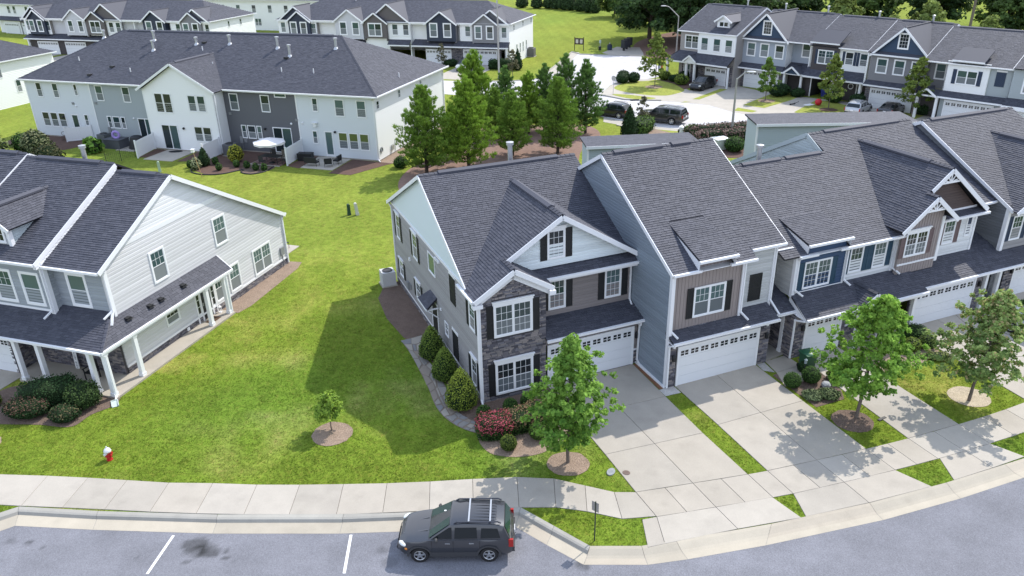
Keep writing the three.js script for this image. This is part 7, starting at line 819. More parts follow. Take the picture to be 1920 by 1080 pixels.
{ // block of five rear-facing townhouses under one hipped roof
  const H = House('townhouse_block', 'long townhouse block seen from the back under one grey hipped roof, with rear patios', 'townhouse block', dw(0, 0), DT, null, false); const g = H.g; const F0 = front(0), F1 = front(1.6);
  const sec = (a, b, m, fr = F0, y1 = 6.45) => wall(H, fr, [[a, 0.15], [b, 0.15], [b, y1], [a, y1]], m, { e: 0.18 });
  sec(-44.6, -35.3, Q.pale); sec(-35.3, -26.9, Q.grey); sec(-17.6, -8.85, Q.dark); sec(-8.85, 0, Q.pale);
  wall(H, F1, [[-26.5, 0.15], [-17.6, 0.15], [-17.6, 6.45], [-22, 9.05], [-26.5, 6.45]], Q.white, { e: 0.18 }); wall(H, right(-17.6), [[-1.6, 0.15], [0, 0.15], [0, 6.45], [-1.6, 6.45]], Q.white, { e: 0.18 }); wall(H, left(-26.5), [[0, 0.15], [1.6, 0.15], [1.6, 6.45], [0, 6.45]], Q.white, { e: 0.18 });
  wall(H, right(0), [[0, 0.15], [17, 0.15], [17, 6.45], [0, 6.45]], Q.white, { e: 0.18 }); wall(H, left(-44.6), [[-17, 0.15], [0, 0.15], [0, 6.45], [-17, 6.45]], Q.white, { e: 0.18 }); wall(H, back(-17), [[0, 0.15], [44.6, 0.15], [44.6, 6.45], [0, 6.45]], Q.white, { mode: 'none' });
  mesh('foundation', [box2(-44.6, 0, 0, 0.15, -17, 0.01), box2(-26.5, -17.6, 0, 0.15, 0, 1.61)], M.conc[1], g);
  for (const x of [-44.55, -35.3, -8.85, -0.05]) mesh('corner_trim', [box2(x - 0.07, x + 0.07, 0.15, 6.4, 0, 0.05)], M.white, g); corner(H, -26.45, 1.58, 0.15, 6.4); corner(H, -17.65, 1.58, 0.15, 6.4);
  const w = (a, y, ww, h, o = {}, fr = F0) => win(H, fr, a, y, ww, h, Object.assign({ trim: 0.06 }, o));
  for (const a of [-43.0, -40.6]) w(a, 4.6, 0.72, 1.55); w(-37.5, 4.95, 0.42, 1.2); for (let k = 0; k < 3; k++) w(-43.2 + k * 1.22, 1.25, 0.95, 1.55, { up: M.paneD[1] }); w(-37.0, 1.6, 0.48, 1.2, { up: M.paneU[0] });
  for (const a of [-34.45, -30.75]) w(a, 4.55, 0.92, 1.6); w(-33.7, 1.55, 0.5, 1.25); w(-32.95, 1.55, 0.9, 1.25); w(-31.8, 1.55, 0.5, 1.25); slider(H, F0, -29.4, 0.2, 1.75, 2.55);
  for (const a of [-25.0, -23.9]) w(a, 4.1, 0.95, 1.95, { up: M.paneD[1], lo: M.paneD[1] }, F1); for (const a of [-20.75, -19.6]) w(a, 4.4, 0.9, 1.6, {}, F1); slider(H, F1, -24.85, 0.15, 1.95, 2.55); for (const a of [-20.65, -19.55]) w(a, 1.25, 0.95, 1.5, { up: M.paneD[1] }, F1);
  for (const a of [-16.8, -13.0]) w(a, 4.4, 0.95, 1.65); w(-11.25, 5.98, 1.25, 0.32, { single: true, up: M.paneU[1] }); w(-15.9, 1.5, 0.5, 1.3); w(-15.15, 1.5, 0.9, 1.3); w(-14.0, 1.5, 0.5, 1.3); slider(H, F0, -12.0, 0.2, 2.05, 2.55);
  w(-6.95, 4.75, 0.55, 1.28); for (const a of [-4.38, -1.95]) w(a, 4.4, 0.95, 1.6, { up: M.paneU[3] }); w(-7.35, 1.45, 0.5, 1.25); for (let k = 0; k < 3; k++) w(-4.35 + k * 1.2, 1.1, 0.95, 1.6, { up: mat(0.10, 0.13, 0.05, 0.1) });
  for (const [a, m] of [[-38.85, M.paneU[0]], [-5.95, M.paneU[3]]]) { const d = P(H, 'patio_door', [box2(a - 0.08, a, 0.15, 2.8, 0, 0.05), box2(a + 0.85, a + 0.93, 0.15, 2.8, 0, 0.05), box2(a, a + 0.85, 2.7, 2.8, 0, 0.05), box2(a, a + 0.85, 0.15, 0.4, 0, 0.03)], M.white, F0); P(H, 'pane', box2(a + 0.08, a + 0.77, 0.4, 2.65, 0.005, 0.045), m, F0, d); }
  P(H, 'door_step', box2(-6.2, -4.8, 0, 0.14, 0.02, 0.8), M.conc[0], F0);
  // eastern end windows, vents, meters
  const RE = right(0); for (const [a, y, ww, h] of [[0.35, 5.2, 0.5, 0.75], [5.2, 5.35, 0.45, 0.75], [10.5, 5.35, 0.45, 0.75], [6.2, 2.2, 0.55, 1.4], [9.5, 2.2, 0.6, 1.4], [12.5, 1.6, 0.8, 1.5]]) win(H, RE, a, y, ww, h, { trim: 0.03 });
  for (const [x, y] of [[-35.0, 4.1], [-17.2, 3.85], [-9.2, 3.6], [-38.3, 3.9]]) P(H, 'wall_vent', box2(x, x + 0.32, y, y + 0.26, 0, 0.1), M.greyplastic, F0); for (const [x, y] of [[-30.0, 2.75], [-9.75, 3.3], [-8.4, 3.45], [-37.8, 3.75]]) P(H, 'wall_vent', [new THREE.SphereGeometry(0.12, 10, 8).translate(x, y, 0.03)], M.white, F0);
  for (const [x, y, z] of [[-40.1, 2.4, .12], [-22.0, 2.5, 1.72], [-13.0, 2.6, .12], [-4.7, 2.75, .12]]) mesh('wall_lamp', [new THREE.SphereGeometry(0.13, 10, 8).translate(x, y, z)], M.black, g);
  const bh = mesh('bird_box', [box2(-7.05, -6.75, 3.2, 3.55, 0, 0.28), box2(-7.15, -6.65, 3.55, 3.62, -0.0, 0.38)], M.white, g); for (const x of [-33.9, -16.3]) mesh('meter_box', [box2(x, x + 0.35, 0.9, 1.6, 0, 0.15), box2(x + 0.5, x + 0.85, 1.0, 1.35, 0, 0.12), cyl(0.03, 0.03, 0.9, x + 0.2, 0, 0.06)], M.greyplastic, g); mesh('hose_reel', [new THREE.TorusGeometry(0.22, 0.06, 8, 16).rotateY(Math.PI / 2).translate(0.08, 1.1, -0.5)], M.greyplastic, g); mesh('meter_box', [box2(0, 0.2, 0.5, 1.0, -3.0, -2.6), cyl(0.03, 0.03, 1.2, 0.08, 0.2, -3.5)], M.metal, g);
  for (const [x, z] of [[0.0, -16.8], [-17.4, 1.7]]) spout(H, [V(x + 0.1, 6.4, z), V(x + 0.1, 0.2, z)]); spout(H, [V(-0.1, 6.3, 0.3), V(-0.12, 6.1, 0.07), V(-0.12, 0.25, 0.07), V(0.3, 0.1, 0.4)]);
  // roof
  const y0 = 6.5, yr = 10.9, A = V(-45.1, y0, 0.5), B = V(0.5, y0, 0.5), C = V(0.5, y0, -17.5), D = V(-45.1, y0, -17.5), E1 = V(-37, yr, -8.5), E2 = V(-7.9, yr, -8.5);
  roof(H, [A, B, E2, E1], { e: 0.18 }); roof(H, [B, C, E2], { e: 0.18 }); roof(H, [C, D, E1, E2], { shingle: false, m: M.shingles[2] }); roof(H, [D, A, E1], { e: 0.18 });
  ridge(H, E1, E2); ridge(H, B, E2); ridge(H, A, E1); ridgeVent(H, E1, E2, 0.03); gutter(H, A, V(-26.8, y0, 0.56)); gutter(H, V(-17.2, y0, 0.56), V(0.5, y0, 0.56)); gutter(H, V(0.56, y0, 0.5), V(0.56, y0, -17.5)); mesh('soffit', [box2(-44.6, 0.5, y0 - 0.12, y0 - 0.08, 0, 0.5), box2(0, 0.5, y0 - 0.12, y0 - 0.08, -17.5, 0)], M.white, g);
  crossGable(H, -22, 9.25, 2.0, -26.95, -17.1, 0.56, 0.5, 6.5, 0.489, { vent: true });
  const rz = (y) => 0.5 - (y - y0) / 0.489; for (const [x, y, hh] of [[-38.6, 10.2, 0.9], [-31.2, 10.1, 1.1], [-30.1, 9.3, 1.1], [-25.1, 9.9, 0.8], [-20.8, 10.0, 1.0], [-14.4, 9.8, 1.2], [-12.2, 9.2, 1.2], [-7.4, 9.9, 1.1]]) ventPipe(H, x, y, rz(y), hh, 0.14); for (const [x, y] of [[-38.9, 8.2], [-30.5, 7.5], [-23.6, 9.4], [-20.6, 8.2], [-11.8, 8.0], [-8.0, 8.0]]) plumb(H, x, y, rz(y)); plumb(H, -0.6, 7.1, -7.0); for (const [x, y] of [[-33.5, 7.8], [-35.5, 7.1], [-12.4, 9.0], [-24.2, 10]]) mesh('roof_vent', [box(0.45, 0.16, 0.4, x, y + 0.08, rz(y))], M.black, g);
  finish(H);
}
// rear yard pieces
function panelFence(label, a, b, hh) { const t = thing('privacy_screen', label, 'fence', [a[0], 0, a[1]], 0); const d = V(b[0] - a[0], 0, b[1] - a[1]), L = d.length(), th = Math.atan2(-d.z, d.x); t.rotation.y = th; const n = Math.round(L / 0.3); for (let i = 0; i < n; i++) mesh('board', [box(L / n - 0.008, hh - 0.2, 0.03, (i + 0.5) * L / n, hh / 2, 0)], M.white, t); mesh('rail', [box(L, 0.12, 0.06, L / 2, 0.14, 0), box(L, 0.12, 0.06, L / 2, hh - 0.06, 0)], M.white, t); for (const x of [0, L]) mesh('post', [box(0.13, hh + 0.1, 0.13, x, hh / 2 + 0.05, 0), box(0.16, 0.05, 0.16, x, hh + 0.12, 0)], M.white, t); }
panelFence('white privacy screen at the left end of the rear patios, behind the broad-leaved plant', dw(-38.5, 1.8), dw(-36.4, 0.12), 1.6); panelFence('large white privacy screen left of the white gable patio', dw(-25.5, 5.2), dw(-26.3, 1.7), 1.75); panelFence('white privacy screen right of the white gable patio', dw(-17.6, 4.6), dw(-17.7, 1.8), 1.75); panelFence('white privacy screen between the umbrella patio and the lounge patio', dw(-8.35, 3.7), dw(-8.8, 0.1), 1.75);
{ const f = sGroup('rear_patios'); for (const q of [[[-24.6, 1.65], [-21.1, 1.65], [-21.0, 5.4], [-24.6, 5.5]], [[-7.0, 0.05], [-3.2, 0.05], [-3.1, 4.0], [-6.7, 4.0]], [[-30.2, 0.05], [-27.6, 0.05], [-27.8, 3.3], [-30.3, 3.3]], [[-12.3, 0.05], [-9.4, 0.05], [-9.4, 1.6], [-12.3, 1.6]]]) slab(f, inset(q.map(([x, z]) => dw(...x.length ? x : [x, z])), 0.02), 0.06, M.conc[2], 'patio_slab'); const pv = sGroup('paver_patio'), cols = [mat(0.18, 0.10, 0.085, .9), mat(0.13, 0.085, 0.08, .9), mat(0.22, 0.14, 0.12, .9)]; for (let i = 0; i < 17; i++) for (let j = 0; j < 12; j++) { const m = mesh('paver', [box(0.19, 0.06, 0.19)], cols[(i * 5 + j * 3) % 3], pv); const [x, z] = dw(-12.3 + i * 0.2, 1.75 + j * 0.2); m.position.set(x, 0.025, z); m.rotation.y = DT; } const bo = mesh('paver_border', [prism([[-12.45, 4.05], [-9.0, 4.05], [-9.0, 4.2], [-12.45, 4.2]].map(([x, z]) => dw(x, z)), 0, 0.06), prism([[-12.45, 1.65], [-12.4, 1.65], [-12.4, 4.05], [-12.45, 4.05]].map(([x, z]) => dw(x, z)), 0, 0.06)], M.conc[2], pv); }
bed('rear_mulch', [dw(-20.9, 1.65), dw(-17.8, 1.65), dw(-17.8, 4.6), dw(-20.6, 5.2)], M.mulchFar, 0.018); bed('rear_mulch', [dw(-17.5, 0), dw(-12.4, 0), dw(-12.4, 4.2), dw(-11.9, 6.1), dw(-13, 7.8), dw(-14.4, 8.4), dw(-17.2, 7.2), dw(-17.8, 5)], M.mulchFar, 0.018); bed('rear_mulch', smooth([dw(-12.2, 5.9), dw(-11.5, 6.9), dw(-10.2, 7.1), dw(-9.4, 6.2), dw(-9.4, 4.3), dw(-12.3, 4.3)], 5, true), M.mulch, 0.02); bed('rear_mulch', [dw(-3.1, 0), dw(1.6, 0.3), dw(1.2, 1.0), dw(-0.6, 4.9), dw(-3.0, 4.9)], M.mulchFar, 0.018); bed('rear_mulch', [dw(-8.4, 0), dw(-6.9, 0), dw(-6.7, 4.2), dw(-8.4, 3.8)], M.mulchFar, 0.018); bed('rear_mulch', [dw(0, 0.2), dw(1.6, 0.3), dw(1.4, -17), dw(0, -17)], M.mulchPale, 0.017); bed('rear_mulch', [dw(-46, 4), dw(-41, 5.4), dw(-36, 4.6), dw(-34.5, 0), dw(-46, 0)], M.mulchFar, 0.016); bed('rear_mulch', [dw(-26.3, 1.7), dw(-24.7, 1.7), dw(-24.7, 4.8), dw(-25.6, 5.0)], M.mulchFar, 0.018);
{ const pts = smooth([dw(-17.2, 7.2), dw(-16.2, 8.2), dw(-14.4, 8.45), dw(-13, 7.8), dw(-11.9, 6.1), dw(-11.5, 6.9), dw(-10.2, 7.15), dw(-9.4, 6.2), dw(-9.5, 4.4)], 8).map(([x, z]) => V(x, 0.05, z)); const m = mesh('bed_edging', [new THREE.TubeGeometry(new THREE.CatmullRomCurve3(pts), 90, 0.06, 6)], M.black); tag(m, 'black scalloped edging round the garden bed below the yellow shrub', 'garden edging'); }
airCon('air conditioner at the left white privacy screen', ...dw(-33.4, 1.4), DT, 1.3, mat(0.12, 0.13, 0.14, .6)); airCon('air conditioner beside the dark grey unit wall, left of the yellow shrub', ...dw(-16.5, 1.7), DT, 1.35, mat(0.13, 0.135, 0.145, .6)); airCon('air conditioner half hidden behind the white gable privacy screen', ...dw(-18.2, 2.6), DT, 1.0, mat(0.16, 0.17, 0.17, .6)); airCon('air conditioner at the side of the far white gable house', ...ew(1.1, -10.0), ET, 1.6, mat(0.14, 0.14, 0.14, .6));
{ const [x, z] = dw(-10.4, 3.3); const t = thing('patio_umbrella', 'white scalloped patio umbrella open over the dark table', 'umbrella', [x, 0.06, z], 0); mesh('pole', [cyl(0.03, 0.03, 2.5, 0, 0, 0, 8)], M.darkmetal, t); mesh('base', [cyl(0.3, 0.25, 0.08, 0, 0, 0, 16)], M.black, t); const n = 8, f = []; for (let i = 0; i < n; i++) { const a0 = i / n * 6.283, a1 = (i + 1) / n * 6.283, am = (a0 + a1) / 2, p = (a, r, y) => V(Math.cos(a) * r, y, Math.sin(a) * r); f.push([V(0, 2.62, 0), p(a1, 1.62, 2.18), p(am, 1.5, 2.14), p(a0, 1.62, 2.18)]); f.push([p(a0, 1.62, 2.18), p(am, 1.5, 2.14), p(am, 1.5, 1.92), p(a0, 1.62, 2.02)]); f.push([p(am, 1.5, 2.14), p(a1, 1.62, 2.18), p(a1, 1.62, 2.02), p(am, 1.5, 1.92)]); } mesh('canopy', [quadGeo(f)], mat(0.72, 0.70, 0.71, 0.8, { side: THREE.DoubleSide }), t); mesh('finial', [new THREE.SphereGeometry(0.07, 8, 8).translate(0, 2.66, 0)], M.darkmetal, t);
  const t2 = thing('patio_table', 'dark patio dining table under the white umbrella', 'table', [x, 0.06, z], DT); mesh('tabletop', [box(2.1, 0.05, 1.1, 0, 0.74, 0)], M.darkmetal, t2); for (const a of [-0.9, 0.9]) for (const b of [-0.42, 0.42]) mesh('leg', [rod(V(a, 0, b), V(a, 0.74, b), 0.03)], M.darkmetal, t2);
  const cs = [[-0.6, -1.1, 0], [0.6, -1.1, 0], [1.6, 0, -1.57], [-0.4, 1.0, 3.14]]; cs.forEach(([a, b, r], i) => { const [cx, cz] = dw(-10.4 + a, 3.3 + b); const c = thing('patio_chair', ['patio chair behind the left part of the umbrella table', 'patio chair behind the right part of the umbrella table', 'patio chair at the right end of the umbrella table', 'patio chair on the lawn side of the umbrella table'][i], 'chair', [cx, 0.06, cz], DT + r); const m = i === 1 ? mat(0.2, 0.18, 0.15, .8) : M.darkmetal; mesh('seat', [box(0.5, 0.05, 0.5, 0, 0.43, 0)], m, c); mesh('backrest', [box(0.5, 0.55, 0.04, 0, 0.75, -0.24)], m, c); for (const p of [-0.22, 0.22]) for (const q of [-0.22, 0.22]) mesh('leg', [rod(V(p, 0, q), V(p, 0.42, q), 0.02)], M.darkmetal, c); }); }
const lounge = (lab, a, b, r, w) => { const [x, z] = dw(a, b); const t = thing('outdoor_seat', lab, 'seat', [x, 0.06, z], DT + r); mesh('cushion', [box(w, 0.14, 0.6, 0, 0.38, 0)], M.black, t); mesh('backrest', [box(w, 0.45, 0.12, 0, 0.66, -0.28)], M.black, t); for (const s of [-1, 1]) { mesh('armrest', [box(0.05, 0.04, 0.65, s * (w / 2 + 0.03), 0.62, 0)], M.darkmetal, t); for (const q of [-0.28, 0.28]) mesh('leg', [rod(V(s * w / 2, 0, q), V(s * w / 2, q < 0 ? 0.85 : 0.6, q), 0.02)], M.darkmetal, t); } };
lounge('black two-seat outdoor sofa on the right-hand patio, nearest the lawn', -5.9, 3.1, 3.14, 1.35); lounge('black outdoor armchair on the right-hand patio, nearer the lawn', -4.1, 3.0, -2.6, 0.7); lounge('black outdoor armchair on the right-hand patio, nearer the door', -3.7, 1.9, -1.57, 0.7);
{ const [x, z] = dw(-7.6, 1.5); const o = mesh('deck_box', [box(1.5, 0.7, 0.75, 0, 0.38, 0), box(1.56, 0.06, 0.8, 0, 0.75, 0)], M.black); o.position.set(x, 0.0, z); o.rotation.y = DT + 0.2; tag(o, 'black storage box between the white screen and the lounge patio', 'storage box'); const [x2, z2] = dw(-31.0, 2.2); const o2 = mesh('deck_box', [box(2.1, 0.95, 1.5, 0, 0.48, 0), box(2.2, 0.08, 1.6, 0, 0.99, 0)], mat(0.08, 0.085, 0.1, .7)); o2.position.set(x2, 0, z2); o2.rotation.y = DT; tag(o2, 'dark covered hot tub on the grey unit patio', 'hot tub'); const tm = mesh('pool_float', [new THREE.TorusGeometry(0.35, 0.14, 8, 20)], mat(0.35, 0.25, 0.6, .5)); tm.position.set(x2 + 0.1, 1.4, z2); tag(tm, 'purple inflatable ring lying on the hot tub cover', 'inflatable'); const [x3, z3] = dw(-28.3, 2.0); const o3 = mesh('covered_grill', [new THREE.CylinderGeometry(0.5, 0.75, 1.2, 12).translate(0, 0.6, 0), new THREE.SphereGeometry(0.5, 12, 8).scale(1, .5, 1).translate(0, 1.2, 0)], M.black); o3.position.set(x3, 0.03, z3); o3.scale.set(1.4, 1, 1); tag(o3, 'black covered grill beside the sliding door of the grey unit', 'grill'); const [x4, z4] = dw(-39.6, 1.2); const o4 = thing('bistro_chair', 'small brown bistro chair by the left patio door', 'chair', [x4, 0, z4], DT + .4); mesh('seat', [cyl(.25, .25, .04, 0, .43, 0, 14)], mat(.12, .08, .07), o4); mesh('backrest', [new THREE.TorusGeometry(.22, .025, 6, 18).translate(0, .72, -.22)], mat(.12, .08, .07), o4); for (let i = 0; i < 4; i++) mesh('leg', [rod(V(Math.cos(i * 1.57 + .8) * .22, 0, Math.sin(i * 1.57 + .8) * .22), V(Math.cos(i * 1.57 + .8) * .16, .43, Math.sin(i * 1.57 + .8) * .16), .02)], mat(.12, .08, .07), o4); const mt = mesh('patio_mat', [prism(ellipse(0, 0, .75, .42, 0, 20), 0, .02)], M.black); const [mx, mz] = dw(-23.2, 2.2); mt.position.set(mx, .062, mz); tag(mt, 'black door mat before the white gable sliding door', 'door mat'); }
{ // black wire fence
  const a = dw(-26.6, 8.3), b = dw(-26.1, 4.9); const t = thing('garden_fence', 'low black wire garden fence running out from the left privacy screen', 'fence', [a[0], 0, a[1]], Math.atan2(-(b[1] - a[1]), b[0] - a[0])); const L = Math.hypot(b[0] - a[0], b[1] - a[1]); for (const x of [0, L / 2, L]) mesh('post', [cyl(0.03, 0.03, 1.3, x, 0, 0, 6)], M.black, t); const ws = []; for (let y = 0.2; y < 1.25; y += 0.16) ws.push(box(L, 0.012, 0.012, L / 2, y, 0)); for (let x = 0.2; x < L; x += 0.22) ws.push(box(0.012, 1.1, 0.012, x, 0.65, 0)); mesh('wire_mesh', ws, M.black, t);
  const p = thing('bird_house_post', 'thin tan pole topped with a small white bird house in the middle lawn', 'bird house', [-29.69, 0, -72.53], 0); mesh('pole', [rod(V(0.15, 0, 0), V(-0.25, 2.5, 0), 0.035, 0.03, 8)], mat(0.38, 0.25, 0.12, .8), p); mesh('house', [box(0.26, 0.26, 0.26, -0.27, 2.6, 0), box(0.34, 0.05, 0.34, -0.27, 2.75, 0)], M.white, p); }
// ---- far row with white, navy and grey gables ----
function gableFront(H, xc, half, yE, yA, z, m, o = {}) { const k = (yA - yE) / half; wall(H, front(z), [[xc - half + 0.15, o.y0 || yE - 3.0], [xc + half - 0.15, o.y0 || yE - 3.0], [xc + half - 0.15, yE], [xc, yA - 0.15], [xc - half + 0.15, yE]], m, { e: 0.22 }); if (o.side !== false) for (const s of [-1, 1]) wall(H, s > 0 ? right(xc + half - 0.15) : left(xc - half + 0.15), s > 0 ? [[-z, yE - 3], [0.4, yE - 3], [0.4, yE], [-z, yE]] : [[-0.4, yE - 3], [z, yE - 3], [z, yE], [-0.4, yE]], o.sm || m, { e: 0.22 }); crossGable(H, xc, yA, z + 0.35, xc - half - 0.2, xc + half + 0.2, k, o.zE ?? 0.5, o.yM ?? yE, o.m || 0.42, { shingle: false, m: M.shingles[2] }); }
function farBlock(name, label, base, th, x0, x1, dep, units) {
  const H = House(name, label, 'townhouse block', base, th, null, false); const g = H.g; const eave = 6.55, yr = eave + 0.42 * (dep / 2 + 0.4);
  wall(H, right(x1), [[0, 0], [dep, 0], [dep, eave], [0, eave]], Q.white, { e: 0.22 }); wall(H, left(x0), [[-dep, 0], [0, 0], [0, eave], [-dep, eave]], Q.white, { e: 0.22 }); wall(H, back(-dep), [[-x1, 0], [-x0, 0], [-x0, eave], [-x1, eave]], Q.white, { mode: 'none' });
  const A = V(x0 - 0.4, eave, 0.4), B = V(x1 + 0.4, eave, 0.4), C = V(x1 + 0.4, eave, -dep - 0.4), D = V(x0 - 0.4, eave, -dep - 0.4), hp = dep / 2, E1 = V(x0 + hp * 0.9, yr, -dep / 2), E2 = V(x1 - hp * 0.9, yr, -dep / 2); roof(H, [A, B, E2, E1], { e: 0.3 }); roof(H, [B, C, E2], { e: 0.3 }); roof(H, [C, D, E1, E2], { shingle: false, m: M.shingles[2] }); roof(H, [D, A, E1], { e: 0.3 }); ridge(H, E1, E2, 0.4); gutter(H, A, B); gutter(H, V(x1 + 0.45, eave, 0.4), V(x1 + 0.45, eave, -dep - 0.4)); board(H, V(x0, eave - 0.16, 0.35), V(x1, eave - 0.16, 0.35), 0.2, 0.05);
  return { H, g, eave, yr };
}
{
  const { H, g, eave } = farBlock('townhouse_block', 'far townhouse block with white, navy and grey front gables, behind the pines', ew(0, 0), ET, -42.6, 0.5, 13, []);
  wall(H, front(-0.8), [[-42.6, 3.2], [0.4, 3.2], [0.4, eave], [-42.6, eave]], Q.white, { e: 0.22 }); wall(H, front(0), [[-42.6, 2.45], [0.5, 2.45], [0.5, 3.0], [-42.6, 3.0]], Q.midgrey, { mode: 'none' });
  const pent = (a, b, z1 = 0.9, zt = -0.8) => { roof(H, [V(a, 2.95, z1), V(b, 2.95, z1), V(b, 3.75, zt), V(a, 3.75, zt)], { e: 0.3 }); board(H, V(a, 2.87, z1 + 0.03), V(b, 2.87, z1 + 0.03), 0.2, 0.05); };
  // right-hand unit
  const G0 = front(0); wall(H, G0, [[-8.0, 3.6], [0.45, 3.6], [0.45, 6.5], [-8.0, 6.5]], Q.white, { e: 0.22 }); wall(H, right(0.45), [[0, 0], [0.2, 0], [0.2, 6.5], [0, 6.5]], Q.white, { mode: 'none' }); gableFront(H, -2.55, 3.1, 6.5, 8.75, 0.0, Q.dark, { y0: 6.5, side: false, zE: 0.4, yM: 6.55 }); gableFront(H, -3.45, 2.35, 6.45, 8.15, 0.45, Q.midgrey, { y0: 3.6, zE: 0.4, yM: 6.55 }); roof(H, [V(-1.3, 6.5, 0.35), V(0.6, 6.5, 0.35), V(0.6, 6.8, 0.0), V(-1.3, 6.8, 0.0)], { shingle: false, m: M.shingles[4] });
  const wf = (a, y, w, h, z, u = 1) => win(H, front(z), a, y, w, h, { trim: 0.16, units: u }); wf(-7.05, 4.5, 0.9, 1.6, 0); wf(-5.1, 4.3, 1.0, 1.85, 0.47); wf(-3.1, 4.3, 1.0, 1.85, 0.47); wf(-0.75, 4.4, 0.85, 1.65, 0); pent(-8.9, 0.6, 0.9, 0); stone(H, G0, [[-8.4, 0], [-0.9, 0], [-0.9, 2.85], [-8.4, 2.85]], [[-7.6, -1.6, 0, 2.45]]); garage(H, front(-0.02), -7.45, 5.7, 2.3, { trim: 0.14 }); mesh('porch_column', [box2(0.1, 0.35, 0, 2.8, 0.5, 0.75), box2(-1.3, -1.1, 0, 2.8, 0.5, 0.75)], M.white, g); wall(H, front(-1.6), [[-0.9, 0], [0.5, 0], [0.5, 2.8], [-0.9, 2.8]], Q.white, { mode: 'none' });
  for (const [a, y] of [[2.2, 5.3], [7.0, 5.4], [11.6, 5.4]]) win(H, right(0.5), a, y, 0.5, 0.85, { trim: 0.05 }); for (const a of [3.6, 5.4, 7.0, 8.8]) win(H, right(0.5), a, 1.3, 0.45, 1.6, { trim: 0.05 });
  // other units from right to left
  gableFront(H, -11.1, 2.75, 6.55, 8.45, 0.6, Q.navy, { y0: 3.7, sm: Q.midgrey, zE: 0.4, yM: 6.55 }); wf(-13.0, 4.45, 1.15, 2.0, 0.62); wf(-10.55, 4.45, 1.15, 2.0, 0.62); pent(-16.6, -8.9); garage(H, front(0.02), -14.2, 4.4, 2.2, {}); stone(H, front(0), [[-9.7, 0], [-8.4, 0], [-8.4, 2.8], [-9.7, 2.8]]);
  wall(H, front(0.1), [[-25.4, 3.6], [-16.9, 3.6], [-16.9, 6.5], [-25.4, 6.5]], Q.white, { e: 0.22 }); wall(H, right(-16.9), [[-0.1, 0], [0.9, 0], [0.9, 6.5], [-0.1, 6.5]], Q.white, { e: 0.22 }); wall(H, front(0.1), [[-25.4, 0], [-20.9, 0], [-20.9, 3.6], [-25.4, 3.6]], Q.white, { e: 0.22 }); gableFront(H, -20.9, 4.1, 6.5, 9.5, 0.1, Q.taupe, { y0: 6.45, side: false, zE: 0.4, yM: 6.55 }); gableFront(H, -23.2, 2.3, 6.5, 8.1, 0.55, Q.taupe, { y0: 3.9, zE: 0.4, yM: 6.55 }); roof(H, [V(-21.2, 6.45, 0.5), V(-16.8, 6.45, 0.5), V(-16.8, 6.8, 0.1), V(-21.2, 6.8, 0.1)], { shingle: false, m: M.shingles[4] }); wf(-24.4, 4.35, 2.3, 1.9, 0.57, 2); wf(-20.2, 4.5, 1.0, 1.7, 0.12); wf(-18.2, 4.5, 1.0, 1.7, 0.12); pent(-21.0, -16.9, 0.95, 0.1);
  gableFront(H, -28.2, 2.8, 6.6, 8.55, 0.5, Q.light, { y0: 3.7, zE: 0.4, yM: 6.55 }); wf(-29.9, 4.45, 1.15, 1.95, 0.52); wf(-27.5, 4.45, 1.15, 1.95, 0.52); pent(-34.6, -25.4); garage(H, front(0.02), -31.2, 4.4, 2.2, {});
  wall(H, front(0.05), [[-42.5, 3.6], [-34.8, 3.6], [-34.8, 6.5], [-42.5, 6.5]], Q.white, { e: 0.22 }); wall(H, right(-34.8), [[-0.05, 3.6], [0.8, 3.6], [0.8, 6.5], [-0.05, 6.5]], Q.tan, { e: 0.22 }); gableFront(H, -38.05, 2.3, 6.5, 8.15, 0.5, Q.navy, { y0: 3.7, zE: 0.4, yM: 6.55 }); gableFront(H, -38.9, 3.4, 6.5, 8.9, 0.06, Q.navy, { y0: 6.5, side: false, zE: 0.4, yM: 6.55 }); wf(-42.0, 4.5, 0.9, 1.65, 0.07); wf(-39.7, 4.3, 1.05, 1.9, 0.52); wf(-37.7, 4.3, 1.05, 1.9, 0.52); wf(-35.9, 4.4, 0.9, 1.65, 0.07); pent(-42.9, -34.6, 0.9, 0.05); garage(H, front(0.02), -40.2, 4.8, 2.25, {});
  plumb(H, -4, 9.0, -7); ventPipe(H, -30, 9, -6, .8); finish(H);
}
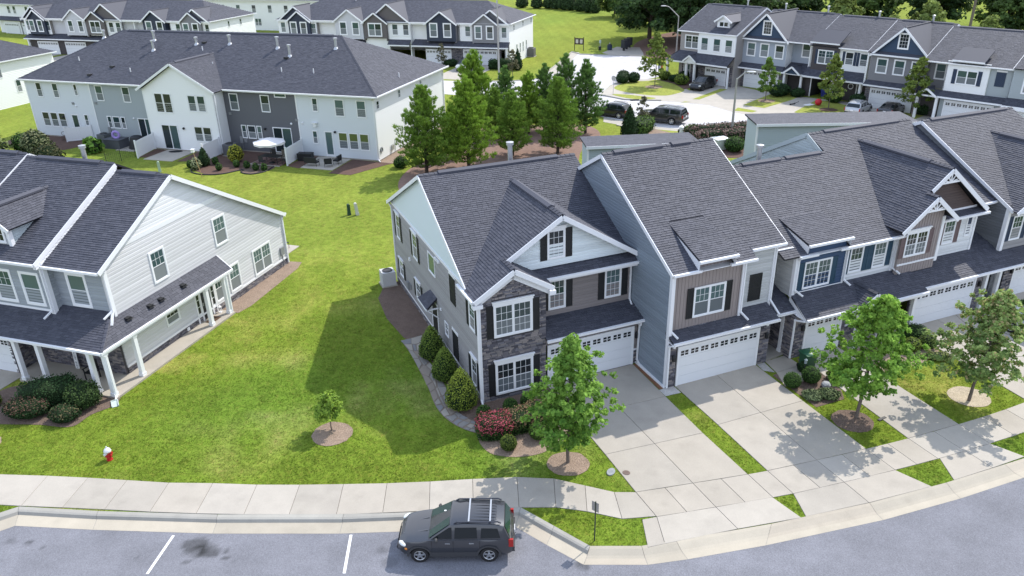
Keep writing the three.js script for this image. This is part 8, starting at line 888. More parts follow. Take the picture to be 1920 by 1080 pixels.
{
  const { H, g, eave } = farBlock('townhouse_block', 'far left townhouse block with gables, partly hidden by the long grey hipped roof', ew(-53.6, 4.6), ET, -42.8, 0, 13, []); const G0 = front(0);
  wall(H, front(-0.6), [[-42.8, 3.2], [0, 3.2], [0, eave], [-42.8, eave]], Q.light, { e: 0.22 }); wall(H, G0, [[-42.8, 0], [0, 0], [0, 3.0], [-42.8, 3.0]], Q.brown, { mode: 'none' }); const pent = (a, b, z1 = 0.9, zt = -0.6) => { roof(H, [V(a, 2.95, z1), V(b, 2.95, z1), V(b, 3.75, zt), V(a, 3.75, zt)], { e: 0.3 }); board(H, V(a, 2.87, z1 + 0.03), V(b, 2.87, z1 + 0.03), 0.2, 0.05); };
  const wf = (a, y, w, h, z, u = 1) => win(H, front(z), a, y, w, h, { trim: 0.16, units: u }); pent(-43, 0.3);
  const s = (x) => x; wall(H, front(0.05), [[-42.7, 3.7], [-36.4, 3.7], [-36.4, 6.5], [-42.7, 6.5]], Q.white, { e: 0.22 }); wall(H, right(-36.4), [[-0.05, 3.7], [0.7, 3.7], [0.7, 6.5], [-0.05, 6.5]], Q.tan, { e: 0.22 }); gableFront(H, -39.2, 2.2, 6.5, 8.2, 0.5, Q.navy, { y0: 3.7, zE: .4, yM: 6.55 }); gableFront(H, -39.9, 3.0, 6.5, 8.8, 0.06, Q.navy, { y0: 6.5, side: false, zE: .4, yM: 6.55 }); wf(-42.2, 4.4, .8, 1.7, .07); wf(-40.9, 4.3, 1.0, 1.9, .52); wf(-38.9, 4.3, 1.0, 1.9, .52); wf(-37.3, 4.4, .8, 1.7, .07); garage(H, front(.03), -40.6, 4.9, 2.25, {}); mesh('porch_column', [box2(-42.4, -42.15, 0, 2.9, .5, .75)], M.white, g);
  gableFront(H, -29.8, 2.6, 6.55, 8.4, .5, Q.light, { y0: 3.7, zE: .4, yM: 6.55 }); wf(-31.4, 4.4, 1.0, 1.9, .52); wf(-29.0, 4.4, 1.0, 1.9, .52); garage(H, front(.03), -33.8, 4.8, 2.25, {});
  wall(H, front(.1), [[-27.2, 3.7], [-19.4, 3.7], [-19.4, 6.5], [-27.2, 6.5]], Q.white, { e: .22 }); gableFront(H, -22.9, 3.9, 6.5, 9.4, .1, Q.taupe, { y0: 6.45, side: false, zE: .4, yM: 6.55 }); gableFront(H, -25.0, 2.3, 6.5, 8.1, .55, Q.taupe, { y0: 3.9, zE: .4, yM: 6.55 }); wf(-26.1, 4.35, 2.2, 1.9, .57, 2); wf(-22.2, 4.4, 1, 1.7, .12); wf(-20.6, 4.4, 1, 1.7, .12); roof(H, [V(-23, 6.45, .5), V(-19, 6.45, .5), V(-19, 6.8, .1), V(-23, 6.8, .1)], { shingle: false, m: M.shingles[4] });
  gableFront(H, -11.5, 2.6, 6.55, 8.4, .6, Q.navy, { y0: 3.7, zE: .4, yM: 6.55 }); wf(-13.2, 4.4, 1.1, 2.0, .62); wf(-10.8, 4.4, 1.1, 2.0, .62); wall(H, right(-16.4), [[-.1, 3.7], [.9, 3.7], [.9, 6.5], [-.1, 6.5]], Q.white, { mode: 'none' });
  wall(H, front(.05), [[-8.4, 3.7], [0, 3.7], [0, 6.5], [-8.4, 6.5]], Q.white, { e: .22 }); gableFront(H, -3.6, 2.3, 6.5, 8.15, .5, Q.midgrey, { y0: 3.7, zE: .4, yM: 6.55 }); gableFront(H, -2.9, 3.1, 6.5, 8.7, .06, Q.dark, { y0: 6.5, side: false, zE: .4, yM: 6.55 }); wf(-7.2, 4.4, .9, 1.7, .07); wf(-5.2, 4.3, 1.05, 1.9, .52); wf(-3.2, 4.3, 1.05, 1.9, .52); wf(-.9, 4.4, .8, 1.7, .07); for (const a of [5, 8.5]) win(H, right(0), a, 5.1, .5, 1, { trim: .05 }); finish(H);
}
{ // far houses cut by the top left corner and the block beyond
  const H = House('townhouse_block', 'white townhouses with garages in the top left corner of the picture', 'townhouse block', ew(-104, -16), rad(-28), null, false), g = H.g; wall(H, front(0), [[-30, 0], [0, 0], [0, 6.5], [-30, 6.5]], Q.white, { e: .22 }); wall(H, right(0), [[0, 0], [14, 0], [14, 6.5], [0, 6.5]], Q.white, { e: .22 }); gableX(H, -30, .4, .5, 6.5, -7, 9.6, -14.5, 6.5, {}); for (let k = 0; k < 4; k++) { garage(H, front(.9), -6.6 - k * 6.6, 5, 2.3, {}); wall(H, front(.85), [[-7.2 - k * 6.6, 0], [-.9 - k * 6.6, 0], [-.9 - k * 6.6, 3], [-7.2 - k * 6.6, 3]], k % 2 ? Q.white : Q.midgrey, { mode: 'none' }); win(H, front(0), -3.5 - k * 6.6, 4.4, 1, 1.6, { trim: .12 }); win(H, front(0), -5.6 - k * 6.6, 4.4, 1, 1.6, { trim: .12 }); } roof(H, [V(-30, 3, 1.4), V(.2, 3, 1.4), V(.2, 3.7, 0), V(-30, 3.7, 0)], { e: .3 }); wall(H, front(.2), [[-10, 3.7], [-7.4, 3.7], [-7.4, 6.5], [-10, 6.5]], Q.navy, { mode: 'none' }); finish(H);
  const H2 = House('townhouse_block', 'white house with balcony beyond the far grey roofs at the top edge', 'house', ew(-62, -34), ET, null, false); wall(H2, front(0), [[-26, 0], [16, 0], [16, 6.5], [-26, 6.5]], Q.white, { e: .22 }); wall(H2, right(16), [[0, 0], [12, 0], [12, 6.5], [0, 6.5]], Q.white, { e: .22 }); gableX(H2, -26, 16.4, .5, 6.5, -6, 9.2, -12.5, 6.5, {}); for (let k = 0; k < 9; k++) win(H2, front(0), -23 + k * 4.2, 3.8, 1, 1.6, { trim: .1 }); for (let k = 0; k < 6; k++) win(H2, front(0), -22 + k * 6, 1, 1.6, 1.5, { trim: .1, units: 2 }); mesh('balcony', [box2(6, 12, 3.3, 3.5, 0, 1.8), box2(6, 12, 4.4, 4.5, 1.7, 1.8), ...Array.from({ length: 22 }, (_, i) => box2(6 + i * .28, 6.05 + i * .28, 3.5, 4.4, 1.72, 1.78))], M.white, H2.g); finish(H2);
}
{ // white house at the left border: its eave runs towards the viewer
  const th = Math.atan2(-(-107.96 + 115.03), -67.87 + 65.46); const H = House('white_house', 'white sided house with grey roof cut by the left frame edge', 'house', [-65.0, -115.6], Math.PI / 2 - Math.atan2(2.41, 7.07) * -1 - Math.PI, null, false); const g = H.g;
  // local frame: x runs along the lit side wall towards the viewer
  H.g.rotation.y = Math.atan2(-(7.07), -2.41); H.g.updateMatrixWorld(true); const L = 20;
  wall(H, back(0), [[-L, 0], [0, 0], [0, 5.95], [-L, 5.95]], Q.white, { e: .2 }); wall(H, left(0), [[0, 0], [13, 0], [13, 5.95], [0, 5.95]], Q.white, { e: .2 }); wall(H, front(13), [[0, 0], [L, 0], [L, 5.95], [0, 5.95]], Q.white, { mode: 'none' }); roof(H, [V(-.4, 6.05, -.45), V(L, 6.05, -.45), V(L, 9.2, 6.5), V(6.5, 9.2, 6.5)], { e: .2 }); roof(H, [V(-.4, 6.05, -.45), V(6.5, 9.2, 6.5), V(-.4, 6.05, 13.4)], { e: .2 }); roof(H, [V(6.5, 9.2, 6.5), V(L, 9.2, 6.5), V(L, 6.05, 13.4), V(-.4, 6.05, 13.4)], { shingle: false, m: M.shingles[2] }); gutter(H, V(-.4, 6.0, -.5), V(L, 6.0, -.5));
  for (const [a, y, h] of [[-3.0, 1.7, 1.6], [-6.2, 1.7, 1.6], [-8.6, 4.0, 1.5]]) win(H, back(0), a - .8, y, .7, h, { trim: .05 }); finish(H);
}
// ---- right-hand far row ----
function fUnit(label, x0, z0, draw) { const H = House('townhouse', label, 'house', fw(x0, z0), FT, null, false); draw(H, H.g, (x) => x - x0); finish(H); return H; }
const mainRoof = (H, a, b, yE, o = {}) => gableX(H, a, b, 0.4, yE, -6.6, yE + 3.0, -13.6, yE - 0.2, Object.assign({ e: 0.22, gut: false }, o));
const shedBay = (H, a, b, z, y, yt) => { roof(H, [V(a, y, z), V(b, y, z), V(b, yt, z - 2.4), V(a, yt, z - 2.4)], { shingle: false, m: M.shingles[2] }); board(H, V(a, y - .1, z + .03), V(b, y - .1, z + .03), .16, .05); };
fUnit('left end far townhouse with white dormer and wide front porch', -35.6, 4.0, (H, g, w) => {
  const e = 6.95; mainRoof(H, -0.3, 9.3, e); wall(H, left(0), [[-13.4, 0], [0, 0], [0, e], [-6.6, e + 2.9], [-13.4, e]], Q.tan, { e: .22 }); wall(H, right(9.2), [[-0.1, 0], [13.4, 0], [13.4, e], [6.6, e + 2.9], [-0.1, e - .1]], Q.tan, { e: .2 }); wall(H, front(0), [[0, 0], [9.2, 0], [9.2, e], [0, e]], Q.tan, { e: .22 }); wall(H, front(0.25), [[3.2, 4.1], [9.2, 4.1], [9.2, e], [3.2, e]], Q.white, { e: .22 });
  win(H, front(0), 0.9, 4.65, 2.1, 1.65, { units: 2, grid: [2, 2], trim: .12 }); for (const x of [3.75, 5.75, 7.65]) win(H, front(.25), x, 4.6, 1.05, 1.65, { trim: .12 });
  wall(H, front(-1.1), [[5.15, 7.2], [7.3, 7.2], [7.3, 8.5], [6.2, 9.15], [5.15, 8.5]], Q.white, { mode: 'none' }); win(H, front(-1.1), 5.55, 7.75, 1.35, .6, { single: true, units: 2, trim: .08, up: M.paneD[0] }); crossGable(H, 6.2, 9.3, -.8, 4.8, 7.65, .62, .4, e, .43, { shingle: false, m: M.shingles[3] }); wall(H, right(7.3), [[1.1, 7.3], [3.2, 8.45], [1.1, 8.45]], Q.midgrey, { mode: 'none' });
  roof(H, [V(-1.4, 2.95, 1.5), V(9.0, 2.95, 1.5), V(9.2, 4.15, 0.1), V(0, 4.3, 0)], { e: .22 }); roof(H, [V(-1.4, 2.95, 1.5), V(0, 4.3, 0), V(0, 4.3, -3), V(-1.4, 2.95, -3)], { e: .22 }); board(H, V(-1.4, 2.86, 1.53), V(9, 2.86, 1.53), .2, .05); crossGable(H, 2.9, 3.95, 1.75, 1.8, 4.0, .75, 1.5, 2.95, .85, { shingle: false, m: M.shingles[2] }); wall(H, front(1.6), [[1.9, 2.9], [3.9, 2.9], [2.9, 3.75]], Q.white, { mode: 'none' });
  stone(H, front(.05), [[0.6, 0], [9.1, 0], [9.1, 2.85], [0.6, 2.85]], [[4.6, 8.1, 0, 2.4]]); garage(H, front(.08), 4.72, 3.25, 2.2, { lites: 4 }); win(H, front(.05), 1.0, .8, 1.0, 1.6, { trim: .1 }); for (const x of [-1.1, 2.2, 3.6]) mesh('porch_column', [box2(x - .14, x + .14, 0, 2.85, 1.15, 1.43)], M.white, g); P(H, 'door', box2(2.55, 3.4, .05, 2.2, 0, .08), M.black, front(.05)); corner(H, 9.1, 1.3, 0, 2.8, .2); ventPipe(H, 6, e + 2.9, -7, 1, .12); gutter(H, V(-.3, e - .06, .46), V(9.3, e - .06, .46));
});
fUnit('far townhouse with navy gable over a pale blue-grey front', -26.4, 2.0, (H, g, w) => {
  const e = 6.55; mainRoof(H, 0, 9.8, e, { }); wall(H, left(.02), [[-13, 2], [0, 2], [0, e], [-6.6, e + 2.9], [-13, e]], Q.tan, { e: .22 }); wall(H, right(9.75), [[0, 3], [13, 3], [13, e], [6.6, e + 2.85], [0, e]], Q.white, { e: .22 }); wall(H, front(0.3), [[0, 3.2], [6.5, 3.2], [6.5, e], [0, e]], Q.lav, { e: .22 }); wall(H, right(6.5), [[-.3, 0], [2, 0], [2, e], [-.3, e]], Q.white, { e: .22 }); gableFront(H, 3.25, 3.4, e, 9.85, .3, Q.blue, { y0: e, side: false, zE: .4, yM: e, m: .43 }); roof(H, [V(0, e, .75), V(6.5, e, .75), V(6.5, e + .3, .3), V(0, e + .3, .3)], { shingle: false, m: M.shingles[4] }); board(H, V(0, e - .1, .78), V(6.5, e - .1, .78), .18, .05);
  for (const x of [.75, 2.75, 4.95]) win(H, front(.3), x, 4.3, 1.1, 1.6, { trim: .13 }); win(H, front(.3), 2.85, 7.2, 1.1, 1.6, { grid: [3, 2], lowGrid: true, trim: .14, up: M.paneD[0], lo: M.paneD[0] });
  wall(H, front(-1.2), [[6.5, 3.2], [9.75, 3.2], [9.75, e], [6.5, e]], Q.lav, { e: .22 }); win(H, front(-1.2), 8.0, 4.6, 1.2, 1.7, { trim: .13 }); roof(H, [V(-.1, 2.75, 1.2), V(6.6, 2.75, 1.2), V(6.6, 3.3, .3), V(-.1, 3.3, .3)], { e: .22 }); roof(H, [V(6.6, 2.75, 1.2), V(9.8, 2.75, 1.2), V(9.8, 3.75, -1.2), V(6.6, 3.75, -1.2)], { e: .22 }); crossGable(H, 8.2, 3.7, 1.5, 7.1, 9.4, .75, 1.2, 2.75, .42, { shingle: false, m: M.shingles[2] }); wall(H, front(1.3), [[7.2, 2.7], [9.2, 2.7], [8.2, 3.45]], Q.blue, { mode: 'none' }); board(H, V(-.1, 2.67, 1.23), V(9.8, 2.67, 1.23), .18, .05);
  stone(H, front(.3), [[0, 0], [6.5, 0], [6.5, 2.7], [0, 2.7]], [[.6, 5.9, 0, 2.4]]); garage(H, front(.33), .75, 5.0, 2.25, {}); wall(H, front(-.8), [[6.5, 0], [9.75, 0], [9.75, 2.7], [6.5, 2.7]], Q.brown, { mode: 'none' }); for (const x of [7.0, 9.4]) mesh('porch_column', [box2(x - .13, x + .13, 0, 2.65, .8, 1.06)], M.white, g); ventPipe(H, 1.6, e + 2.9, -7, 1.0, .12); ventPipe(H, 7.8, e + 2.9, -7, 1.0, .12); gutter(H, V(6.6, e - .06, .46), V(9.8, e - .06, .46));
});
fUnit('far townhouse with dark boxed front and open garage holding a blue bin', -16.6, 2.2, (H, g, w) => {
  const e = 6.45; mainRoof(H, 0, 8.0, e, { }); wall(H, front(.3), [[.4, 3.2], [3.9, 3.2], [3.9, 6.75], [.4, 6.75]], Q.brown, { e: .22 }); wall(H, front(0), [[3.9, 3.6], [8, 3.6], [8, e], [3.9, e]], Q.white, { e: .22 }); wall(H, front(-.3), [[0, 3], [.4, 3], [.4, e], [0, e]], Q.white, { mode: 'none' }); shedBay(H, .2, 4.1, .75, 6.95, 8.2); win(H, front(.3), 1.3, 4.35, 1.9, 1.55, { units: 2, grid: [2, 2], trim: .1, shutter: .3, shm: M.navy }); for (const x of [4.75, 6.6]) win(H, front(0), x, 4.5, .95, 1.45, { trim: .08, shutter: .32, shm: M.navy });
  roof(H, [V(0, 2.75, 1.3), V(8.0, 2.75, 1.3), V(8.0, 3.7, 0), V(0, 3.7, 0)], { e: .22 }); board(H, V(0, 2.67, 1.33), V(8, 2.67, 1.33), .2, .05); crossGable(H, 4.6, 3.6, 1.55, 3.4, 5.8, .65, 1.3, 2.75, .7, { shingle: false, m: M.shingles[2] });
  // open garage
  const dk = mat(.03, .032, .035, .9); P(H, 'open_garage', [box2(.7, .82, 0, 2.5, -.02, .06), box2(3.5, 3.62, 0, 2.5, -.02, .06), box2(.82, 3.5, 2.38, 2.5, -.02, .06)], M.white, front(.25)); mesh('garage_interior', [box2(.8, 3.5, 0, 2.4, -5, -4.9), box2(.75, .8, 0, 2.4, -5, .2), box2(3.5, 3.55, 0, 2.4, -5, .2)], dk, g); wall(H, front(.25), [[.0, 0], [.7, 0], [.7, 2.7], [0, 2.7]], Q.brown, { mode: 'none' }); wall(H, front(.25), [[.7, 2.5], [3.62, 2.5], [3.62, 2.75], [.7, 2.75]], Q.white, { mode: 'none' }); wall(H, front(-.4), [[3.6, 0], [8, 0], [8, 2.75], [3.6, 2.75]], Q.brown, { mode: 'none' }); P(H, 'wreath', [new THREE.TorusGeometry(.32, .05, 8, 20).translate(5.8, 1.85, .08)], M.white, front(-.4)); for (const x of [4.0, 7.6]) mesh('porch_column', [box2(x - .14, x + .14, 0, 2.65, .85, 1.13)], M.white, g); win(H, front(-.4), 6.6, .7, .6, 1.6, { trim: .1 }); ventPipe(H, 5, e + 2.9, -7, .9, .12); gutter(H, V(3.9, e - .06, .46), V(8, e - .06, .46));
});
fUnit('far townhouse with navy gable over a taupe front, behind the sedan', -8.6, 3.2, (H, g, w) => {
  const e = 6.4; mainRoof(H, 0, 7.1, e + .1, { }); wall(H, left(.02), [[-13, 2.6], [.3, 2.6], [.3, e], [-6.6, e + 2.95], [-13, e]], Q.white, { e: .22 }); wall(H, right(7.1), [[-.3, 0], [13, 0], [13, e], [6.6, e + 2.95], [-.3, e]], Q.midgrey, { e: .2 }); wall(H, front(.3), [[.4, 3.1], [7.1, 3.1], [7.1, e], [.4, e]], Q.midgrey, { e: .22 }); gableFront(H, 3.95, 3.35, e, 9.6, .3, Q.blue, { y0: e, side: false, zE: .4, yM: e, m: .43 }); roof(H, [V(.5, e, .75), V(7.1, e, .75), V(7.1, e + .3, .3), V(.5, e + .3, .3)], { shingle: false, m: M.shingles[4] }); board(H, V(.5, e - .1, .78), V(7.1, e - .1, .78), .18, .05); for (const x of [1.35, 3.4, 5.4]) win(H, front(.3), x, 4.25, 1.1, 1.55, { trim: .13 }); win(H, front(.3), 3.45, 7.25, 1.0, 1.55, { grid: [3, 2], lowGrid: true, trim: .14, up: M.paneD[0], lo: M.paneD[0] });
  roof(H, [V(.3, 2.8, 1.0), V(7.3, 2.8, 1.0), V(7.3, 3.25, .3), V(.3, 3.25, .3)], { e: .22 }); board(H, V(.3, 2.72, 1.03), V(7.3, 2.72, 1.03), .18, .05); stone(H, front(.3), [[.4, 0], [7.1, 0], [7.1, 2.75], [.4, 2.75]], [[1.0, 6.2, 0, 2.4]]); garage(H, front(.33), 1.15, 4.9, 2.25, {}); ventPipe(H, 4, e + 3, -7, .9, .12);
});
fUnit('far townhouse with white boxed front and navy shutters, right of the utility pole', -1.5, 4.6, (H, g, w) => {
  const e = 6.4; mainRoof(H, 0, 9.2, e, {}); wall(H, front(-1.4), [[0, 3.2], [2.6, 3.2], [2.6, e], [0, e]], Q.midgrey, { e: .22 }); win(H, front(-1.4), .9, 4.3, 1.0, 1.6, { trim: .13 }); wall(H, front(.2), [[2.5, 3.1], [6.9, 3.1], [6.9, 6.6], [2.5, 6.6]], Q.white, { mode: 'batten', e: .3 }); wall(H, left(2.5), [[-2, 3.1], [.2, 3.1], [.2, e], [-2, e]], Q.midgrey, { mode: 'none' }); win(H, front(.2), 3.75, 4.3, 2.0, 1.4, { units: 2, trim: .08, shutter: .4, shm: M.navy }); shedBay(H, 3.1, 6.4, .7, 6.85, 7.9); wall(H, front(0), [[6.9, 3.1], [9.1, 3.1], [9.1, e], [6.9, e]], Q.grey, { e: .22 }); shut(H, front(0), 7.55, 4.4, .95, 1.5, M.navy); P(H, 'shutter_header', box2(7.5, 8.55, 5.95, 6.1, 0, .06), M.white, front(0));
  roof(H, [V(-.1, 2.8, 1.0), V(9.2, 2.8, 1.0), V(9.2, 3.35, .2), V(-.1, 3.35, .2)], { e: .22 }); board(H, V(-.1, 2.72, 1.03), V(9.2, 2.72, 1.03), .18, .05); wall(H, front(.2), [[2.5, 0], [9.1, 0], [9.1, 2.8], [2.5, 2.8]], Q.grey, { e: .22 }); garage(H, front(.22), 3.1, 4.9, 2.25, {}); wall(H, front(-1), [[0, 0], [2.5, 0], [2.5, 2.8], [0, 2.8]], Q.brown, { mode: 'none' }); crossGable(H, 1.3, 3.6, 1.3, .2, 2.4, .7, 1.0, 2.8, .5, { shingle: false, m: M.shingles[2] }); mesh('porch_column', [box2(.1, .36, 0, 2.7, .6, .86), box2(2.2, 2.46, 0, 2.7, .6, .86)], M.white, g); board(H, V(9.25, e - .1, .4), V(9.25, e + 2.9, -6.6), .3, .06, M.trim, 'rake_board'); gutter(H, V(0, e - .06, .46), V(9.2, e - .06, .46));
});
fUnit('far townhouse cut by the right frame edge, grey with white garage band', 7.8, 5.2, (H, g, w) => { const e = 6.6; mainRoof(H, 0, 16, e, {}); wall(H, left(.02), [[-13, 2.8], [0, 2.8], [0, e], [-6.6, e + 2.9], [-13, e]], Q.grey, { e: .22 }); wall(H, front(0), [[0, 3.1], [16, 3.1], [16, e], [0, e]], Q.grey, { e: .22 }); for (const x of [1.2, 4.4, 8, 11]) win(H, front(0), x, 4.2, 1.0, 1.6, { trim: .13 }); roof(H, [V(-.1, 2.8, 1.2), V(16, 2.8, 1.2), V(16, 3.5, 0), V(-.1, 3.5, 0)], { e: .22 }); wall(H, front(.2), [[0, 0], [16, 0], [16, 2.75], [0, 2.75]], Q.white, { mode: 'none' }); board(H, V(-.1, 2.7, 1.23), V(16, 2.7, 1.23), .4, .05); garage(H, front(.22), 3.4, 4.9, 2.2, {}); });
// ---- far street, lot, verges ----
{
  const st = structure(mesh('back_street', [sheet([[-112, -146], [-60, -133], [-30, -124.5], [-3, -117.8], [4.2, -118.7], [6.4, -125], [11.7, -143.8], [13, -141], [23.5, -137.2], [24.2, -128], [23.5, -119], [20.5, -116.6], [17.5, -116.8], [14.6, -112.5], [13.0, -108], [12.5, -106.2], [15.5, -102.8], [21.6, -101], [25.4, -98.6], [27.4, -94.3], [30, -91.4], [34, -89.3], [42, -86], [52, -78], [80, -54], [74, -48], [50, -69], [38, -79], [26, -84.5], [20.6, -86], [15.9, -88.5], [11.6, -93.3], [8, -98], [2, -104], [-10, -110], [-40, -116], [-70, -123], [-112, -134]], 0.008)], M.asphaltFar));
  const pave = sGroup('far_pavement'); const sl = (poly, y = 0.014, m = M.conc[2]) => mesh('slab', [sheet(poly, y)], m, pave);
  sl([[13, -108], [14.6, -112.3], [17.5, -116.6], [22.5, -116.8], [24, -112], [25, -108], [31, -112.5], [34, -107], [38, -102.5], [43, -98.5], [52, -92], [58, -86], [60, -76], [52, -78], [42, -86], [34, -89.3], [30, -91.4], [27.4, -94.3], [25.4, -98.6], [21.6, -101], [15.5, -102.8], [12.6, -106.2]]); sl([[11.5, -93.2], [15.9, -88.4], [20.6, -85.9], [26, -84.4], [26, -83.2], [20.3, -84.7], [17.6, -85.7], [15.5, -83.4], [14.2, -84.2], [15.6, -86.8], [11.2, -91]]); sl([[6.4, -125], [11.7, -143.8], [13.0, -143.2], [9.6, -129.5], [7.4, -122]]); for (const [a, b] of [[-7.6, -1.6], [-14.3, -9.9], [-31.4, -26.6], [-40.3, -35.2]]) sl([ew(a, 0.1), ew(b, 0.1), ew(b + 0.2, 13), ew(a - .2, 13)].map((p) => p)); for (const [a, b] of [[-94.3, -89.2], [-87.5, -82.5]]) sl([ew(a, 4.8), ew(b, 4.8), ew(b, 20), ew(a, 20)]); sl([[24, -141], [23.5, -137.3], [18.3, -139], [16.9, -142.2], [20.4, -148.8], [24.4, -147.4]], 0.016, M.conc[1]); sl([[-130, -166], [-86, -150], [-84, -140], [-130, -150]], 0.012); sl([[12, -82.6], [17.4, -84.5], [17, -83.4], [14, -81.5]], .018);
  const gv = new THREE.MeshStandardMaterial({ color: lin(0.34, 0.36, 0.06), map: grassTex, bumpMap: grassBump, bumpScale: .03, roughness: 1 }); const vg = (poly, y = 0.022) => structure(mesh('grass_verge', [sheet(poly, y)], gv));
  vg(smooth([[15.0, -110.6], [16.2, -113.4], [18.0, -115.2], [20.5, -115.4], [22.0, -116.2], [23.9, -112.5], [24.3, -108], [22.6, -105.8], [21.2, -104.9], [18.5, -105.7], [15.9, -108.2]], 5, true)); vg(smooth([[14.2, -106.6], [16, -106.2], [18.0, -104.8], [19.6, -103.4], [17.8, -102.6], [15.7, -104]], 4, true)); vg([[24.1, -102.2], [25.0, -102], [30.2, -108], [29.4, -108.6]]); vg([[29.6, -98.1], [31.7, -96.2], [36.5, -100.4], [39, -103.4], [36.5, -106], [34.2, -103.4]]); vg([[27.7, -95.2], [28.6, -96.8], [30.4, -94.7], [29.6, -94]]); vg([[22.2, -100.3], [22.9, -101], [23.6, -100.6]]); vg([[34.5, -93.6], [35.7, -91.6], [37.8, -90.0], [42.4, -95.4], [41.2, -99.2], [39.5, -100]]); vg([[44.6, -93], [46.5, -88.5], [51, -92.5], [48, -95]]); vg([[33.2, -89.2], [36, -88], [37.3, -87], [34.6, -88]]); vg([[16.2, -87.1], [19.6, -85.5], [19.1, -84.8], [17.8, -85.2]], .02);
  bed('island_mulch', ellipse(20.6, -110.9, 1.2, 1.2, 0, 20, .1), M.mulchPale, 0.03); bed('island_mulch', [[22, -116.2], [23.9, -112.5], [24.4, -108.6], [29, -113], [26, -118]], M.mulchFar, 0.026); bed('verge_mulch', ellipse(33.2, -100.2, 1.1, 1.1, 0, 18, .1), M.mulchPale, 0.03); bed('verge_mulch', ellipse(39, -94.5, 1.1, 1.0, 0, 18, .1), M.mulchFar, 0.03); bed('verge_mulch', [[14.6, -84.2], [16.6, -87], [18.4, -84.8], [16.8, -82.8]], M.mulchPale, 0.021); bed('lamp_mulch', [[19, -83.6], [31, -83], [30, -74], [21, -75], [19, -79]], M.mulchFar, 0.02);
  // white painted edge and raised kerb of the lot
  const kb = (pts, hgt = 0.13) => { for (let i = 0; i + 1 < pts.length; i++) mesh('kerb_section', [bar(V(pts[i][0], hgt / 2, pts[i][1]), V(pts[i + 1][0], hgt / 2, pts[i + 1][1]), 0.2, hgt)], M.kerb[0], kg); }; const kg = sGroup('lot_kerb'); kb([[13, -141], [23.5, -137.2]]); kb([[11.7, -143.8], [13, -141]]); kb([[12.4, -106.4], [15.3, -102.9], [17.4, -102.2], [20, -101.8]], .15); mesh('kerb_inlet', [box(1.1, .16, .25, 16.6, .085, -102.3)], M.black, kg);
  const fl = smooth([[-3, -117.8], [4.2, -118.7], [6.4, -125], [11.7, -143.8]], 4); kb(fl, .1);
}
function lamp(label, x, z, h, dir, arm, r = .1) { const t = thing('street_lamp', label, 'street lamp', [x, 0, z], dir); const m = mat(0.36, 0.355, 0.35, .5, { metalness: .5 }); mesh('post', [cyl(r * 1.25, r * .7, h, 0, 0, 0, 12), cyl(r * 1.8, r * 1.6, .35, 0, 0, 0, 12)], m, t); if (arm) { mesh('arm', [rod(V(0, h - .1, 0), V(arm * .72, h + arm * .62, 0), r * .65, r * .5, 8), rod(V(arm * .72, h + arm * .62, 0), V(arm, h + arm * .7, 0), r * .5, r * .45, 8)], m, t); mesh('lamp_head', [new THREE.SphereGeometry(1, 14, 8).scale(.48, .1, .18).translate(arm + .35, h + arm * .7, 0)], mat(.6, .6, .6, .4), t); } return t; }
lamp('tall street lamp with angled arm behind the flag at the far parking lot', 29.56, -139.73, 6.2, Math.PI - .25, 2.3, .13); lamp('street lamp rising beside the clipped ball shrub behind the near roof ridge', 23.51, -80.87, 6.6, -.35, 1.0, .12); lamp('plain street lamp post in front of the far white gable garage', -1.19, -119.69, 11.2, 0, 0, .13);
{ const x = 13.1, z = -145.3; const t = thing('notice_board', 'dark framed community notice board on two posts at the lot edge', 'notice board', [x, 0, z], -.44); const br = mat(.045, .03, .025, .7); for (const s of [-.85, .85]) mesh('post', [box(.1, 2.4, .1, s, 1.2, 0)], br, t); const fr = mesh('frame', [box(1.75, .14, .12, 0, 2.1, 0), box(1.75, .14, .12, 0, 1.15, 0), box(.12, .95, .12, -.8, 1.62, 0), box(.12, .95, .12, .8, 1.62, 0), box(.1, .95, .12, 0, 1.62, 0), box(1.7, .95, .04, 0, 1.62, -.02)], br, t); for (const s of [-.4, .4]) mesh('notice', [box(.5, .68, .01, s, 1.62, .01)], mat(.6, .56, .5, .8), t);
  const d = thing('pet_station', 'pet waste station with small bin on a post near the lot', 'pet station', [16.83, 0, -144.7], -.4); mesh('post', [box(.07, 1.9, .07, 0, .95, 0)], M.metal, d); mesh('dispenser', [box(.35, .5, .14, 0, 1.55, .06)], mat(.4, .5, .48, .5), d); mesh('bin', [cyl(.24, .26, .6, 0, .15, .15, 12)], M.black, d);
  const b = thing('litter_bin', 'dark round litter bin at the lot corner slab', 'bin', [18.62, 0, -145.2]); mesh('bin_body', [cyl(.42, .46, .8, 0, .05, 0, 16)], M.navy, b); mesh('lid', [cyl(.46, .25, .22, 0, .85, 0, 16)], M.black, b); mesh('ashtray', [cyl(.06, .06, .3, 0, 1.0, 0)], M.metal, b);
  const mb = ['nearest of the black mailbox cabinets on the lot slab', 'middle of the black mailbox cabinets on the lot slab', 'farthest of the black mailbox cabinets on the lot slab']; for (let i = 0; i < 3; i++) { const c = thing('mailbox_cabinet', mb[i], 'mailbox', [21.0 + i * .75, 0.02, -144.0 - i * 1.7], -.95, 'mailbox cabinets'); mesh('pedestal', [box(.3, .5, .3, 0, .25, 0)], M.black, c); mesh('cabinet', [box(.95, 1.25, .55, 0, 1.1, 0), box(1.0, .08, .6, 0, 1.76, 0)], mat(.015, .018, .03, .45), c); for (let k = 0; k < 8; k++) mesh('door', [box(.4, .25, .02, k % 2 ? .22 : -.22, .68 + Math.floor(k / 2) * .29, .285)], mat(.025, .03, .045, .4), c); } }
